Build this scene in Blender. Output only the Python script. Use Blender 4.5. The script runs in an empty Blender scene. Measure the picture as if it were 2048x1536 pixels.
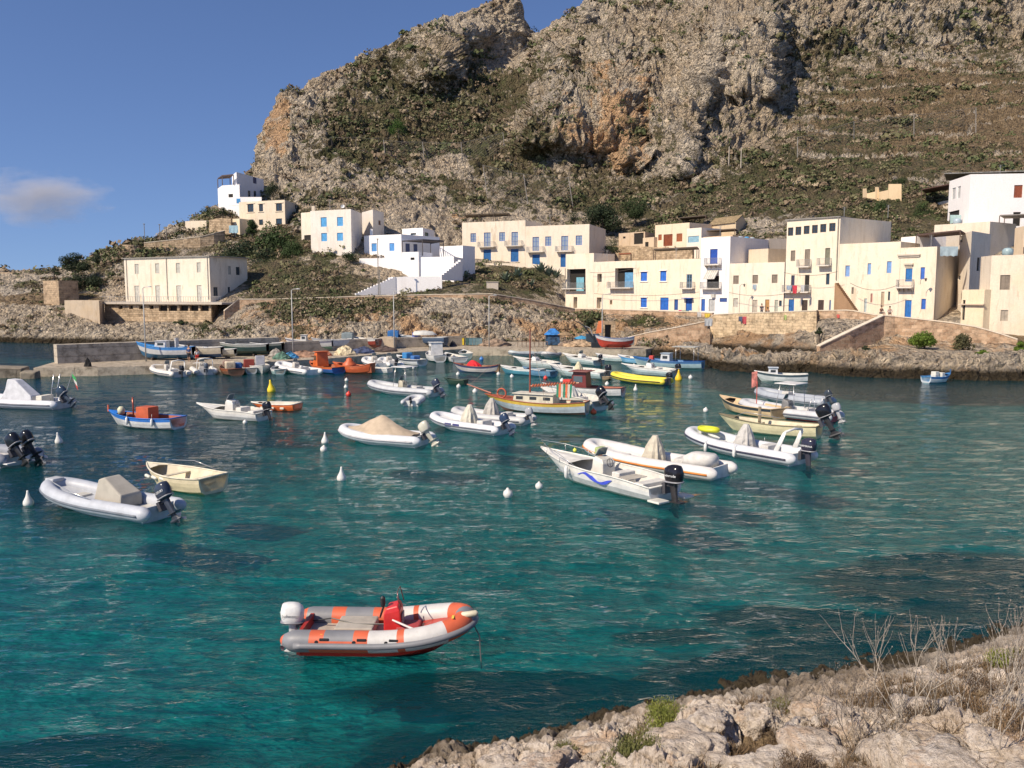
import bpy, math, random
import numpy as np
from mathutils import Vector, Matrix
random.seed(7); RNG = np.random.default_rng(7)
S = bpy.context.scene
COL = S.collection
F = 1700.0; CH = 8.0
PIT = math.atan((768-588)/F); CP, SP = math.cos(PIT), math.sin(PIT)

# ---------------------------------------------------------------- camera geometry
def AE(px, py):
    u = (px-1024)/F; v = (768-py)/F
    d = CP + v*SP
    return u/d, (-SP + v*CP)/d
def P(px, py, Y):
    a, e = AE(px, py); return (a*Y, Y, CH+e*Y)
def W(px, py, z=0.0):
    a, e = AE(px, py); Y = (z-CH)/e
    return (a*Y, Y, z)
def XY(px, Y):                       # plan point at horizon row
    return (AE(px, 588)[0]*Y, Y)

# ---------------------------------------------------------------- numpy noise
def _h(ix, iy, iz, s):
    n = (ix*374761393 + iy*668265263 + iz*1274126177 + s*974711) & 0xffffffff
    n = ((n ^ (n >> 13)) * 1274126177) & 0xffffffff
    n = ((n ^ (n >> 16)) * 2246822519) & 0xffffffff
    return ((n ^ (n >> 15)) & 0xffffff)/float(0x1000000)
def vnoise(p, s=0):
    i = np.floor(p).astype(np.int64); f = p-i; f = f*f*f*(f*(f*6-15)+10)
    x, y, z = i[:, 0], i[:, 1], i[:, 2]; fx, fy, fz = f[:, 0], f[:, 1], f[:, 2]
    def L(a, b, t): return a+(b-a)*t
    r = L(L(L(_h(x,y,z,s), _h(x+1,y,z,s), fx), L(_h(x,y+1,z,s), _h(x+1,y+1,z,s), fx), fy),
          L(L(_h(x,y,z+1,s), _h(x+1,y,z+1,s), fx), L(_h(x,y+1,z+1,s), _h(x+1,y+1,z+1,s), fx), fy), fz)
    return r*2-1
def fbm(p, o=4, s=0, lac=2.03, g=0.5):
    a = 1; r = 0; q = p.copy(); t = 0
    for k in range(o):
        r = r+a*vnoise(q, s+k*17); t += a; a *= g; q = q*lac+13.7
    return r/t
def ridged(p, o=4, s=0):
    a = 1; r = 0; q = p.copy(); t = 0
    for k in range(o):
        r = r+a*(1-2*np.abs(vnoise(q, s+k*31))); t += a; a *= .5; q = q*2.1+7.3
    return r/t
def worley(p, s=0):
    i = np.floor(p).astype(np.int64); f = p-i
    d1 = np.full(len(p), 9.0); d2 = np.full(len(p), 9.0); idv = np.zeros(len(p))
    for dx in (-1, 0, 1):
        for dy in (-1, 0, 1):
            for dz in (-1, 0, 1):
                X, Y, Z = i[:, 0]+dx, i[:, 1]+dy, i[:, 2]+dz
                px = dx+_h(X, Y, Z, s)-f[:, 0]; py = dy+_h(X, Y, Z, s+1)-f[:, 1]; pz = dz+_h(X, Y, Z, s+2)-f[:, 2]
                d = np.sqrt(px*px+py*py+pz*pz)
                m = d < d1
                d2 = np.where(m, d1, np.minimum(d2, d)); d1 = np.where(m, d, d1)
                idv = np.where(m, _h(X, Y, Z, s+5), idv)
    return d1, d2, idv

# ---------------------------------------------------------------- material helpers
MATS = {}
def newmat(name):
    m = bpy.data.materials.new(name); m.use_nodes = True
    nt = m.node_tree; b = nt.nodes['Principled BSDF']
    return m, nt, b
def N(nt, typ, **kw):
    n = nt.nodes.new(typ)
    for k, v in kw.items():
        if k.startswith('_'): setattr(n, k[1:], v)
        else: n.inputs[k.replace('__', ' ')].default_value = v
    return n
def noise_tex(nt, scale, detail=4, rough=.55, vec=None, dist=0.0):
    n = nt.nodes.new('ShaderNodeTexNoise'); n.inputs['Scale'].default_value = scale
    n.inputs['Detail'].default_value = detail; n.inputs['Roughness'].default_value = rough
    n.inputs['Distortion'].default_value = dist
    if vec is not None: nt.links.new(vec, n.inputs['Vector'])
    return n.outputs['Fac']
def rampn(nt, fac, stops):
    r = nt.nodes.new('ShaderNodeValToRGB'); e = r.color_ramp.elements
    while len(e) < len(stops): e.new(0.5)
    for el, (p, c) in zip(e, stops):
        el.position = p; el.color = (*c, 1) if len(c) == 3 else c
    nt.links.new(fac, r.inputs['Fac']); return r.outputs['Color']
def mixc(nt, fac, a, b, mode='MIX'):
    n = nt.nodes.new('ShaderNodeMix'); n.data_type = 'RGBA'; n.blend_type = mode
    for sock, val in ((n.inputs[0], fac), (n.inputs[6], a), (n.inputs[7], b)):
        if hasattr(val, 'links'): nt.links.new(val, sock)
        elif isinstance(val, (tuple, list)): sock.default_value = (*val, 1)
        else: sock.default_value = val
    return n.outputs[2]
def mathn(nt, op, a, b=None, c=None, clamp=False):
    n = nt.nodes.new('ShaderNodeMath'); n.operation = op; n.use_clamp = clamp
    for k, val in enumerate((a, b, c)):
        if val is None: continue
        if hasattr(val, 'links'): nt.links.new(val, n.inputs[k])
        else: n.inputs[k].default_value = val
    return n.outputs[0]
def bump(nt, b, h, strength=.5, dist=.1):
    n = nt.nodes.new('ShaderNodeBump'); n.inputs['Strength'].default_value = strength
    n.inputs['Distance'].default_value = dist
    nt.links.new(h, n.inputs['Height']); nt.links.new(n.outputs[0], b.inputs['Normal'])
def geo_pos(nt):
    return nt.nodes.new('ShaderNodeNewGeometry').outputs['Position']
def paint(c, rough=.45, var=.12, name=None, metal=0.0, dirt=0.25):
    c = tuple(x*.84 for x in c) if min(c) > .4 else c
    key = ('p', c, rough, metal)
    if key in MATS: return MATS[key]
    m, nt, b = newmat(name or 'paint')
    pos = nt.nodes.new('ShaderNodeTexCoord').outputs['Object']
    f = noise_tex(nt, 2.2, 6, .65, pos)
    lo = tuple(max(0, x*(1-var*2.2)) for x in c); hi = tuple(min(1, x*(1+var*.6)) for x in c)
    base = rampn(nt, f, [(.3, lo), (.62, hi)])
    g = noise_tex(nt, 9, 5, .7, pos)
    gm = rampn(nt, g, [(.58, (0, 0, 0)), (.75, (dirt, dirt, dirt))])
    base = mixc(nt, gm, base, (.16, .13, .09))
    nt.links.new(base, b.inputs['Base Color']); b.inputs['Roughness'].default_value = rough
    b.inputs['Metallic'].default_value = metal
    MATS[key] = m; return m
def plaster(c, stain=.5):
    c = (c[0]*.96, c[1]*.93, c[2]*.93); stain *= .8
    key = ('pl', c, stain)
    if key in MATS: return MATS[key]
    m, nt, b = newmat('plaster')
    pos = geo_pos(nt)
    mp = nt.nodes.new('ShaderNodeMapping'); mp.inputs['Scale'].default_value = (1.2, 1.2, .22)
    nt.links.new(pos, mp.inputs['Vector'])
    streak = noise_tex(nt, 1.3, 6, .68, mp.outputs[0])
    blot = noise_tex(nt, .35, 5, .6, pos)
    fine = noise_tex(nt, 6, 4, .6, pos)
    dk = tuple(x*.74 for x in c); lt = tuple(min(.9, x*1.05) for x in c)
    col = rampn(nt, fine, [(.35, tuple(x*.93 for x in c)), (.65, lt)])
    sm = rampn(nt, streak, [(.48, (0, 0, 0)), (.72, (stain, stain, stain))])
    col = mixc(nt, sm, col, (dk[0]*.85, dk[1]*.8, dk[2]*.74))
    bm = rampn(nt, blot, [(.5, (0, 0, 0)), (.7, (stain*.7,)*3)])
    col = mixc(nt, bm, col, (c[0]*.97, c[1]*.87, c[2]*.7))
    pm = rampn(nt, noise_tex(nt, .55, 3, .5, pos, .8), [(.60, (0, 0, 0)), (.62, (stain*.8,)*3)])
    col = mixc(nt, pm, col, (c[0]*.86, c[1]*.85, c[2]*.84))
    pm = rampn(nt, noise_tex(nt, .8, 4, .6, mp.outputs[0], .6), [(.64, (0, 0, 0)), (.67, (stain,)*3)])
    col = mixc(nt, pm, col, (c[0]*.62, c[1]*.55, c[2]*.47))
    nt.links.new(col, b.inputs['Base Color']); b.inputs['Roughness'].default_value = .92
    bump(nt, b, fine, .25, .05)
    MATS[key] = m; return m
def stone(c1, c2, c3, sc=1.0, name='stone_masonry', bw=.55, rh=.28):
    key = ('st', c1, c2, sc, bw)
    if key in MATS: return MATS[key]
    m, nt, b = newmat(name)
    pos = geo_pos(nt)
    sep = nt.nodes.new('ShaderNodeSeparateXYZ'); nt.links.new(pos, sep.inputs[0])
    s1 = mathn(nt, 'SUBTRACT', sep.outputs[0], sep.outputs[1])
    s1 = mathn(nt, 'MULTIPLY', s1, .72)
    w = noise_tex(nt, 2.5, 3, .6, pos); w = mathn(nt, 'MULTIPLY', w, .5)
    cb = nt.nodes.new('ShaderNodeCombineXYZ')
    nt.links.new(mathn(nt, 'ADD', s1, w), cb.inputs[0]); nt.links.new(mathn(nt, 'ADD', sep.outputs[2], mathn(nt, 'MULTIPLY', w, .5)), cb.inputs[1])
    br = nt.nodes.new('ShaderNodeTexBrick'); br.inputs['Scale'].default_value = sc
    br.inputs['Brick Width'].default_value = bw; br.inputs['Row Height'].default_value = rh
    br.inputs['Mortar Size'].default_value = .02; br.inputs['Mortar Smooth'].default_value = .5
    br.inputs['Color1'].default_value = (*c1, 1); br.inputs['Color2'].default_value = (*c2, 1)
    br.inputs['Mortar'].default_value = (*c3, 1)
    nt.links.new(cb.outputs[0], br.inputs['Vector'])
    f = noise_tex(nt, 1.1, 7, .7, pos)
    k = rampn(nt, f, [(.34, (.45, .43, .40)), (.5, (.95, .93, .9)), (.65, (1.18, 1.15, 1.1))])
    col = mixc(nt, 1.0, br.outputs['Color'], k, 'MULTIPLY')
    nt.links.new(col, b.inputs['Base Color']); b.inputs['Roughness'].default_value = .95
    h = mathn(nt, 'SUBTRACT', noise_tex(nt, 5, 5, .7, pos), br.outputs['Fac'])
    bump(nt, b, h, .7, .12)
    MATS[key] = m; return m
def glass_dark(c=(.03, .05, .07)):
    key = ('g', c)
    if key in MATS: return MATS[key]
    m, nt, b = newmat('window_glass')
    b.inputs['Base Color'].default_value = (*c, 1); b.inputs['Roughness'].default_value = .12
    pos = geo_pos(nt); bump(nt, b, noise_tex(nt, 1.5, 2, .5, pos), .08, .1)
    MATS[key] = m; return m
def leafmat(c1, c2, name='foliage'):
    key = ('lf', c1, c2)
    if key in MATS: return MATS[key]
    m, nt, b = newmat(name)
    pos = geo_pos(nt)
    f = noise_tex(nt, .9, 5, .7, pos); g = noise_tex(nt, 9, 2, .5, pos)
    f = mathn(nt, 'ADD', mathn(nt, 'MULTIPLY', f, .6), mathn(nt, 'MULTIPLY', g, .4))
    nt.links.new(rampn(nt, f, [(.38, c1), (.62, c2)]), b.inputs['Base Color'])
    b.inputs['Roughness'].default_value = .75
    b.inputs['Specular IOR Level'].default_value = .25
    MATS[key] = m; return m

# ---------------------------------------------------------------- mesh builder
class MB:
    def __init__(s): s.v = []; s.f = []; s.m = []
    def add(s, vs, fs, mi=0, M=None):
        o = len(s.v)
        s.v += [tuple(M @ Vector(p)) for p in vs] if M is not None else [tuple(p) for p in vs]
        for f in fs: s.f.append([i+o for i in f]); s.m.append(mi)
        return s
    def box(s, c, d, rz=0, mi=0, M=None, tap=(1, 1)):
        x, y, z = d[0]/2, d[1]/2, d[2]/2; cr, sr = math.cos(rz), math.sin(rz)
        vs = []
        for k in (-1, 1):
            tx, ty = tap if k > 0 else (1, 1)
            for (i, j) in ((-1, -1), (1, -1), (1, 1), (-1, 1)):
                X, Y = i*x*tx, j*y*ty
                vs.append((c[0]+X*cr-Y*sr, c[1]+X*sr+Y*cr, c[2]+k*z))
        return s.add(vs, [(3, 2, 1, 0), (4, 5, 6, 7), (0, 1, 5, 4), (1, 2, 6, 5), (2, 3, 7, 6), (3, 0, 4, 7)], mi, M)
    def loft(s, rings, closed=True, caps=True, mi=0, M=None, mfun=None):
        n = len(rings[0]); vs = [p for r in rings for p in r]; o = len(s.f)
        s.add(vs, [], mi, M); base = len(s.v)-len(vs)
        m = n if closed else n-1
        for i in range(len(rings)-1):
            for j in range(m):
                k = (j+1) % n
                s.f.append([base+i*n+j, base+i*n+k, base+(i+1)*n+k, base+(i+1)*n+j]); s.m.append(mfun(i, j) if mfun else mi)
        if caps:
            s.f.append([base+j for j in range(n)][::-1]); s.m.append(mi)
            s.f.append([base+(len(rings)-1)*n+j for j in range(n)]); s.m.append(mi)
        return s
    def tube(s, pts, r, n=6, mi=0, M=None, mfun=None, caps=True):
        pts = [Vector(p) for p in pts]; rs = r if isinstance(r, (list, tuple)) else [r]*len(pts)
        rings = []; up = Vector((0, 0, 1)); prev = None
        for i, p in enumerate(pts):
            a = pts[max(0, i-1)]; b = pts[min(len(pts)-1, i+1)]; t = (b-a).normalized()
            if prev is None:
                q = up if abs(t.z) < .9 else Vector((1, 0, 0)); nx = t.cross(q).normalized()
            else:
                nx = (prev-t*prev.dot(t)).normalized()
            prev = nx; ny = nx.cross(t)
            rings.append([tuple(p+nx*math.cos(2*math.pi*k/n)*rs[i]+ny*math.sin(2*math.pi*k/n)*rs[i]) for k in range(n)])
        return s.loft(rings, True, caps, mi, M, mfun)
    def lathe(s, prof, c=(0, 0, 0), n=12, mi=0, M=None):
        rings = [[(c[0]+r*math.cos(2*math.pi*k/n), c[1]+r*math.sin(2*math.pi*k/n), c[2]+z) for k in range(n)] for r, z in prof]
        return s.loft(rings, True, True, mi, M)
    def build(s, name, mats, parent=None, smooth=False, origin=None, bevel=0):
        me = bpy.data.meshes.new(name)
        vs = s.v if origin is None else [(a-origin[0], b-origin[1], c-origin[2]) for a, b, c in s.v]
        me.from_pydata(vs, [], s.f)
        if not isinstance(mats, (list, tuple)): mats = [mats]
        for m in mats: me.materials.append(m)
        if len(mats) > 1: me.polygons.foreach_set('material_index', s.m)
        if smooth: me.polygons.foreach_set('use_smooth', [True]*len(me.polygons))
        me.validate(); me.update()
        o = bpy.data.objects.new(name, me); COL.objects.link(o)
        if parent is not None: o.parent = parent
        elif origin is not None: o.location = origin
        if bevel:
            b = o.modifiers.new('bevel', 'BEVEL'); b.width = bevel; b.segments = 2
        return o
def thing(name, label, cat, loc=(0, 0, 0), rz=0, group=None):
    o = bpy.data.objects.new(name, None); COL.objects.link(o)
    o.empty_display_size = .3
    o.location = loc; o.rotation_euler = (0, 0, rz); return tag(o, label, cat, group)
def tag(o, label=None, cat=None, group=None, kind=None):
    if label: o['label'] = label
    if cat: o['category'] = cat
    if group: o['group'] = group
    if kind: o['kind'] = kind
    return o
def bigmesh(name, V, Fq, mats, smooth=True, mi=None, parent=None):
    me = bpy.data.meshes.new(name); nv, nf, k = len(V), len(Fq), Fq.shape[1]
    me.vertices.add(nv); me.vertices.foreach_set('co', np.ascontiguousarray(V, dtype=np.float32).ravel())
    me.loops.add(nf*k); me.loops.foreach_set('vertex_index', np.ascontiguousarray(Fq, dtype=np.int32).ravel())
    me.polygons.add(nf); me.polygons.foreach_set('loop_start', np.arange(0, nf*k, k, dtype=np.int32))
    me.polygons.foreach_set('loop_total', np.full(nf, k, dtype=np.int32))
    if smooth: me.polygons.foreach_set('use_smooth', np.ones(nf, dtype=bool))
    if mi is not None: me.polygons.foreach_set('material_index', mi.astype(np.int32))
    for m in (mats if isinstance(mats, (list, tuple)) else [mats]): me.materials.append(m)
    me.update(calc_edges=True)
    o = bpy.data.objects.new(name, me); COL.objects.link(o)
    if parent: o.parent = parent
    return o
def gridfaces(nr, nc):
    i = np.arange(nr-1)[:, None]*nc+np.arange(nc-1)[None, :]; i = i.ravel()
    return np.stack([i, i+1, i+nc+1, i+nc], 1)
def vattr(o, name, rgb):
    a = o.data.color_attributes.new(name, 'FLOAT_COLOR', 'POINT')
    c = np.ones((len(rgb), 4), dtype=np.float32); c[:, :3] = rgb
    a.data.foreach_set('color', c.ravel())
def attr_node(nt, name):
    n = nt.nodes.new('ShaderNodeAttribute'); n.attribute_name = name
    s = nt.nodes.new('ShaderNodeSeparateColor'); nt.links.new(n.outputs['Color'], s.inputs[0])
    return s.outputs

# ---------------------------------------------------------------- terrain by contour layers
def layer(pts, z=None):
    """pts: (px, py, Y) or (px, Y) with z; returns sorted az, e, Y arrays"""
    A, E, Yv = [], [], []
    for p in pts:
        if z is not None:
            px, Y = p; a = AE(px, 640)[0]; e = (z-CH)/Y
        else:
            px, py, Y = p; a, e = AE(px, py)
        A.append(a); E.append(e); Yv.append(Y)
    i = np.argsort(A); return np.array(A)[i], np.array(E)[i], np.array(Yv)[i]
LAY = [
 layer([(-500,165),(0,140),(100,136),(250,129),(430,118),(530,118),(700,119),(850,121),(930,124),(1050,126),(1150,127),(1240,122),(1300,110),(1380,101),(1425,91),(1450,87),(1520,84.5),(1620,85.5),(1700,80.5),(1850,79),(2048,77.5),(2500,76)], z=-1.6),
 layer([(-500,660,160),(0,668,144),(100,668,141),(250,672,136),(430,672,123),(530,672,122),(700,672,123),(850,676,125),(930,686,127),(1050,686,129),(1150,686,130),(1240,686,126),(1300,688,116),(1380,692,106),(1425,706,95.5),(1450,706,92),(1520,712,89),(1620,712,89),(1700,708,85),(1770,715,84),(1850,718,82),(1950,716,81),(2048,712,80.5),(2500,712,79)]),
 layer([(-500,610,175),(0,622,158),(100,625,152),(180,640,147),(210,655,147),(250,656,144.5),(430,658,136),(460,650,134),(530,640,131),(600,630,131),(700,632,131),(850,625,131),(930,630,131),(1050,645,134),(1150,645,136),(1240,652,131),(1300,694,116),(1350,684,115),(1400,676,114),(1424,698,121),(1480,700,119),(1560,699,115),(1630,697,111),(1648,716,96),(1700,706,98),(1768,680,101.5),(1850,683,99.5),(1960,694,96.5),(2048,706,93.5),(2500,705,84)]),
 layer([(-500,600,185),(0,602,168),(100,603,162),(200,618,154),(212,640,151.5),(430,645,144.6),(455,630,143),(490,606,141),(560,600,140),(700,597,139),(850,594,138),(930,596,137),(985,592,138),(1060,604,141),(1150,624,146),(1400,631,134),(1480,633,124),(1600,633,117),(1690,630,113),(1760,642,109),(1870,654,104),(1960,668,99),(2048,695,94),(2500,700,87)]),
 layer([(-500,575,190),(0,575,176),(100,578,170),(200,592,165),(250,607,160.5),(430,607,150),(500,600,149),(600,575,148),(700,584,147),(780,590,146),(900,572,148),(985,574,148),(1060,590,151),(1130,620,158),(1273,625,147),(1400,629,138),(1570,632,127.8),(1700,635,120.5),(1870,649,112.5),(1960,658,107),(2048,668,103),(2500,672,95)]),
 layer([(-500,552,200),(0,548,186),(100,552,182),(200,532,178),(250,522,177),(430,524,170),(500,522,168),(600,518,165),(700,512,164),(800,540,160),(925,534,178),(1050,536,176),(1130,532,176),(1230,502,186),(1310,503,181),(1400,508,172),(1480,505,162),(1570,512,152),(1700,515,146),(1790,495,146),(1870,500,140),(1960,470,150),(2048,460,150),(2500,460,140)]),
 layer([(-500,548,215),(0,547,196),(100,553,190),(200,523,190),(250,496,186),(300,490,187),(370,472,189),(430,458,192),(500,470,190),(600,440,186),(700,432,186),(800,445,188),(925,450,203),(1050,446,202),(1200,458,204),(1300,452,201),(1400,440,194),(1500,445,178),(1570,440,175),(1700,430,168),(1790,415,168),(1900,390,172),(2048,370,178),(2500,350,170)]),
 layer([(-500,556,240),(0,556,235),(100,562,225),(200,528,218),(250,504,206),(300,494,203),(345,470,202),(380,452,202),(430,424,205),(500,412,212),(540,390,216),(600,362,222),(700,350,228),(850,355,232),(1000,352,234),(1200,370,234),(1300,392,225),(1450,388,216),(1600,370,208),(1750,350,208),(1900,325,214),(2048,312,218),(2500,290,215)]),
 layer([(-500,580,320),(0,580,310),(250,530,250),(380,480,232),(430,440,230),(500,395,236),(528,335,240),(548,278,246),(600,262,252),(700,250,262),(850,240,272),(1000,240,272),(1060,245,262),(1200,250,260),(1450,255,258),(1560,260,268),(1700,265,268),(1900,228,280),(2048,205,285),(2500,180,285)]),
 layer([(-500,600,400),(250,570,320),(430,490,290),(500,425,272),(524,345,262),(543,262,262),(562,222,272),(600,206,284),(700,178,300),(800,140,312),(870,128,312),(905,122,330),(1000,118,345),(1050,112,352),(1066,118,350),(1100,112,330),(1200,110,312),(1450,118,302),(1530,118,304),(1570,122,325),(1700,120,332),(2048,90,352),(2500,60,350)]),
 layer([(-500,620,450),(250,610,360),(430,580,330),(500,480,305),(520,352,276),(541,250,275),(556,218,281),(572,200,288),(600,188,300),(640,166,306),(700,152,320),(740,130,326),(800,98,335),(860,64,345),(890,42,348),(930,27,350),(960,14,353),(985,8,355),(1000,2,356),(1020,-6,357),(1036,-4,358),(1040,20,359),(1043,42,360),(1052,60,363),(1062,79,366),(1068,82,367),(1085,68,356),(1100,60,350),(1140,30,346),(1180,2,345),(1300,-60,352),(1500,-120,372),(2048,-150,402),(2500,-150,402)]),
]
_b = LAY[-1]; LAY.append((_b[0], (( _b[1]*_b[2]+CH)*.72-CH)/(_b[2]*1.18), _b[2]*1.18))
ROWS = [34, 46, 44, 8, 18, 46, 66, 84, 84, 84, 10]
AMP = [.9, 1.3, 1.2, .25, .2, .6, 1.5, 3.0, 4.5, 4.5, 3.0, 0]
def prof(a):
    """interpolated base profile arrays at az a (vector): returns E[layer,n], Y[layer,n]"""
    E = np.stack([np.interp(a, l[0], l[1]) for l in LAY]); Yv = np.stack([np.interp(a, l[0], l[2]) for l in LAY])
    return E, Yv
def terr_hit(px, py):
    a, e = AE(px, py); E, Yv = prof(np.array([a])); E, Yv = E[:, 0], Yv[:, 0]
    for i in range(len(E)-1):
        if E[i+1] >= e and E[i] <= e or i == len(E)-2:
            t = 0 if E[i+1] == E[i] else min(1, max(0, (e-E[i])/(E[i+1]-E[i])))
            Y = Yv[i]+(Yv[i+1]-Yv[i])*t; return (a*Y, Y, CH+e*Y)
# ---------------------------------------------------------------- rock & terrain materials
def rock_material(name, pale, grey, orange, far=True):
    m, nt, b = newmat(name)
    pos = geo_pos(nt); at = attr_node(nt, 'zone'); scrub, org, dry = at[0], at[1], at[2]
    s = .12 if far else 1.4
    n1 = noise_tex(nt, s, 8, .72, pos, .4); n2 = noise_tex(nt, s*5, 7, .7, pos, .3); n3 = noise_tex(nt, s*.35, 5, .6, pos)
    rock = rampn(nt, n2, [(.32, tuple(x*.35 for x in grey)), (.43, grey), (.53, pale), (.72, tuple(min(1, x*1.12) for x in pale))])
    rock = mixc(nt, rampn(nt, n3, [(.45, (0, 0, 0)), (.62, (.6, .6, .6))]), rock, mixc(nt, 1.0, rock, (.82, .72, .60), 'MULTIPLY'))
    rock = mixc(nt, rampn(nt, n1, [(.42, (0, 0, 0)), (.6, (.75, .75, .75))]), rock, mixc(nt, .5, grey, rock))
    om = mathn(nt, 'ADD', noise_tex(nt, s*.9, 6, .7, pos, .5), mathn(nt, 'MULTIPLY', mathn(nt, 'SUBTRACT', org, .5), .5))
    rock = mixc(nt, rampn(nt, om, [(.52, (0, 0, 0)), (.6, (.75, .75, .75))]), rock, mixc(nt, n2, tuple(x*.7 for x in orange), tuple(min(1, x*1.25) for x in orange)))
    # dark dots at two sizes: shade of small pits and crevices painted into colour
    vo = nt.nodes.new('ShaderNodeTexVoronoi'); vo.inputs['Scale'].default_value = s*6; nt.links.new(pos, vo.inputs['Vector'])
    rock = mixc(nt, rampn(nt, vo.outputs['Distance'], [(.0, (.6, .6, .6)), (.2, (0, 0, 0))]), rock, tuple(x*.35 for x in grey))
    vo2 = nt.nodes.new('ShaderNodeTexVoronoi'); vo2.inputs['Scale'].default_value = s*15; nt.links.new(pos, vo2.inputs['Vector'])
    rock = mixc(nt, rampn(nt, vo2.outputs['Distance'], [(.02, (.5, .5, .5)), (.13, (0, 0, 0))]), rock, tuple(x*.35 for x in grey))
    # dry earth / grass
    dn = mathn(nt, 'ADD', noise_tex(nt, s*1.6, 6, .65, pos), mathn(nt, 'SUBTRACT', dry, .5))
    earth = rampn(nt, n2, [(.35, (.20, .145, .085)), (.55, (.36, .26, .155)), (.7, (.48, .37, .23))])
    rock = mixc(nt, rampn(nt, dn, [(.46, (0, 0, 0)), (.56, (1, 1, 1))]), rock, earth)
    # scrub cover
    f = mathn(nt, 'ADD', mathn(nt, 'MULTIPLY', noise_tex(nt, s*2.2, 7, .68, pos, .6), .62), mathn(nt, 'MULTIPLY', n2, .38))
    fm = mathn(nt, 'ADD', f, mathn(nt, 'MULTIPLY', mathn(nt, 'SUBTRACT', scrub, .5), .52))
    green = rampn(nt, noise_tex(nt, s*1.3, 5, .65, pos), [(.38, (.23, .18, .11)), (.5, (.18, .155, .085)), (.62, (.12, .13, .055))])
    green = mixc(nt, rampn(nt, n2, [(.4, (0, 0, 0)), (.7, (.5, .5, .5))]), green, (.12, .10, .06))
    col = mixc(nt, rampn(nt, fm, [(.5, (0, 0, 0)), (.545, (1, 1, 1))]), rock, green)
    # tide band (algae-stained rock just above the water)
    z = nt.nodes.new('ShaderNodeSeparateXYZ'); nt.links.new(pos, z.inputs[0])
    zz = mathn(nt, 'SUBTRACT', z.outputs[2], mathn(nt, 'MULTIPLY', n2, 1.3 if far else .5))
    tide = rampn(nt, zz, [(0.0, (1, 1, 1)), (.55 if far else .6, (0, 0, 0))])
    col = mixc(nt, tide, col, mixc(nt, n2, (.03, .022, .014), (.11, .085, .05)))
    nt.links.new(col, b.inputs['Base Color']); b.inputs['Roughness'].default_value = .95
    b.inputs['Specular IOR Level'].default_value = .2
    h = mathn(nt, 'ADD', n2, mathn(nt, 'MULTIPLY', noise_tex(nt, s*22, 5, .7, pos), .5))
    for vs, am in (((s*3.2, .5), (s*8.5, .28)) if far else ((s*1.5, .45),)):
        ve = nt.nodes.new('ShaderNodeTexVoronoi'); ve.feature = 'DISTANCE_TO_EDGE'; ve.inputs['Scale'].default_value = vs
        wv = nt.nodes.new('ShaderNodeVectorMath'); wv.operation = 'MULTIPLY_ADD'; nz_ = nt.nodes.new('ShaderNodeTexNoise'); nz_.inputs['Scale'].default_value = vs*.9; nz_.inputs['Detail'].default_value = 4; nt.links.new(pos, nz_.inputs['Vector'])
        nt.links.new(nz_.outputs['Color'], wv.inputs[0]); wv.inputs[1].default_value = (1.1/vs,)*3; nt.links.new(pos, wv.inputs[2]); nt.links.new(wv.outputs[0], ve.inputs['Vector'])
        h = mathn(nt, 'ADD', h, mathn(nt, 'MULTIPLY', mathn(nt, 'MINIMUM', mathn(nt, 'MULTIPLY', ve.outputs['Distance'], 4), 1), am))
    bump(nt, b, h, 1.0, 2.6 if far else .15)
    return m
HILLROCK = rock_material('limestone_hillside', (.82, .70, .54), (.50, .43, .34), (.74, .44, .22))

PXC = [400, 550, 700, 850, 1000, 1150, 1300, 1450, 1600, 1750, 1900, 2048]
PYC = [0, 60, 120, 180, 240, 300, 350, 400, 450, 520]
SCR = np.array([
 [.3,.3,.3,.3,.35,.35,.3,.35,.45,.35,.35,.4],
 [.3,.3,.3,.35,.05,.42,.38,.38,.5,.45,.42,.42],
 [.3,.35,.45,.5,.25,.45,.36,.38,.6,.5,.5,.6],
 [.3,.3,.55,.65,.72,.45,.33,.34,.45,.6,.4,.45],
 [.3,.12,.68,.74,.68,.42,.36,.34,.45,.55,.38,.38],
 [.3,.4,.66,.68,.6,.42,.38,.4,.6,.55,.45,.35],
 [.4,.45,.52,.55,.5,.5,.45,.5,.85,.75,.5,.6],
 [.5,.5,.45,.5,.5,.5,.7,.85,.92,.85,.8,.7],
 [.5,.5,.35,.35,.3,.5,.6,.25,.45,.85,.6,.5],
 [.6,.7,.5,.4,.4,.5,.4,.3,.3,.4,.3,.3]])
def table(tab, px, py):
    gx = np.interp(px, PXC, np.arange(len(PXC))); gy = np.interp(py, PYC, np.arange(len(PYC)))
    x0 = np.minimum(gx.astype(int), len(PXC)-2); y0 = np.minimum(gy.astype(int), len(PYC)-2)
    fx, fy = gx-x0, gy-y0
    return (tab[y0, x0]*(1-fx)+tab[y0, x0+1]*fx)*(1-fy)+(tab[y0+1, x0]*(1-fx)+tab[y0+1, x0+1]*fx)*fy
def ell(px, py, cx, cy, rx, ry):
    return np.clip(1.4-1.4*np.sqrt(((px-cx)/rx)**2+((py-cy)/ry)**2), 0, 1)
def sst(x, a, b):
    t = np.clip((x-a)/(b-a), 0, 1); return t*t*(3-2*t)
def topix(Pp):
    X, Y, Z = Pp[:, 0], Pp[:, 1], Pp[:, 2]-CH
    d = Y*CP-Z*SP; return 1024+F*X/d, 768-F*(Y*SP+Z*CP)/d
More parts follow.
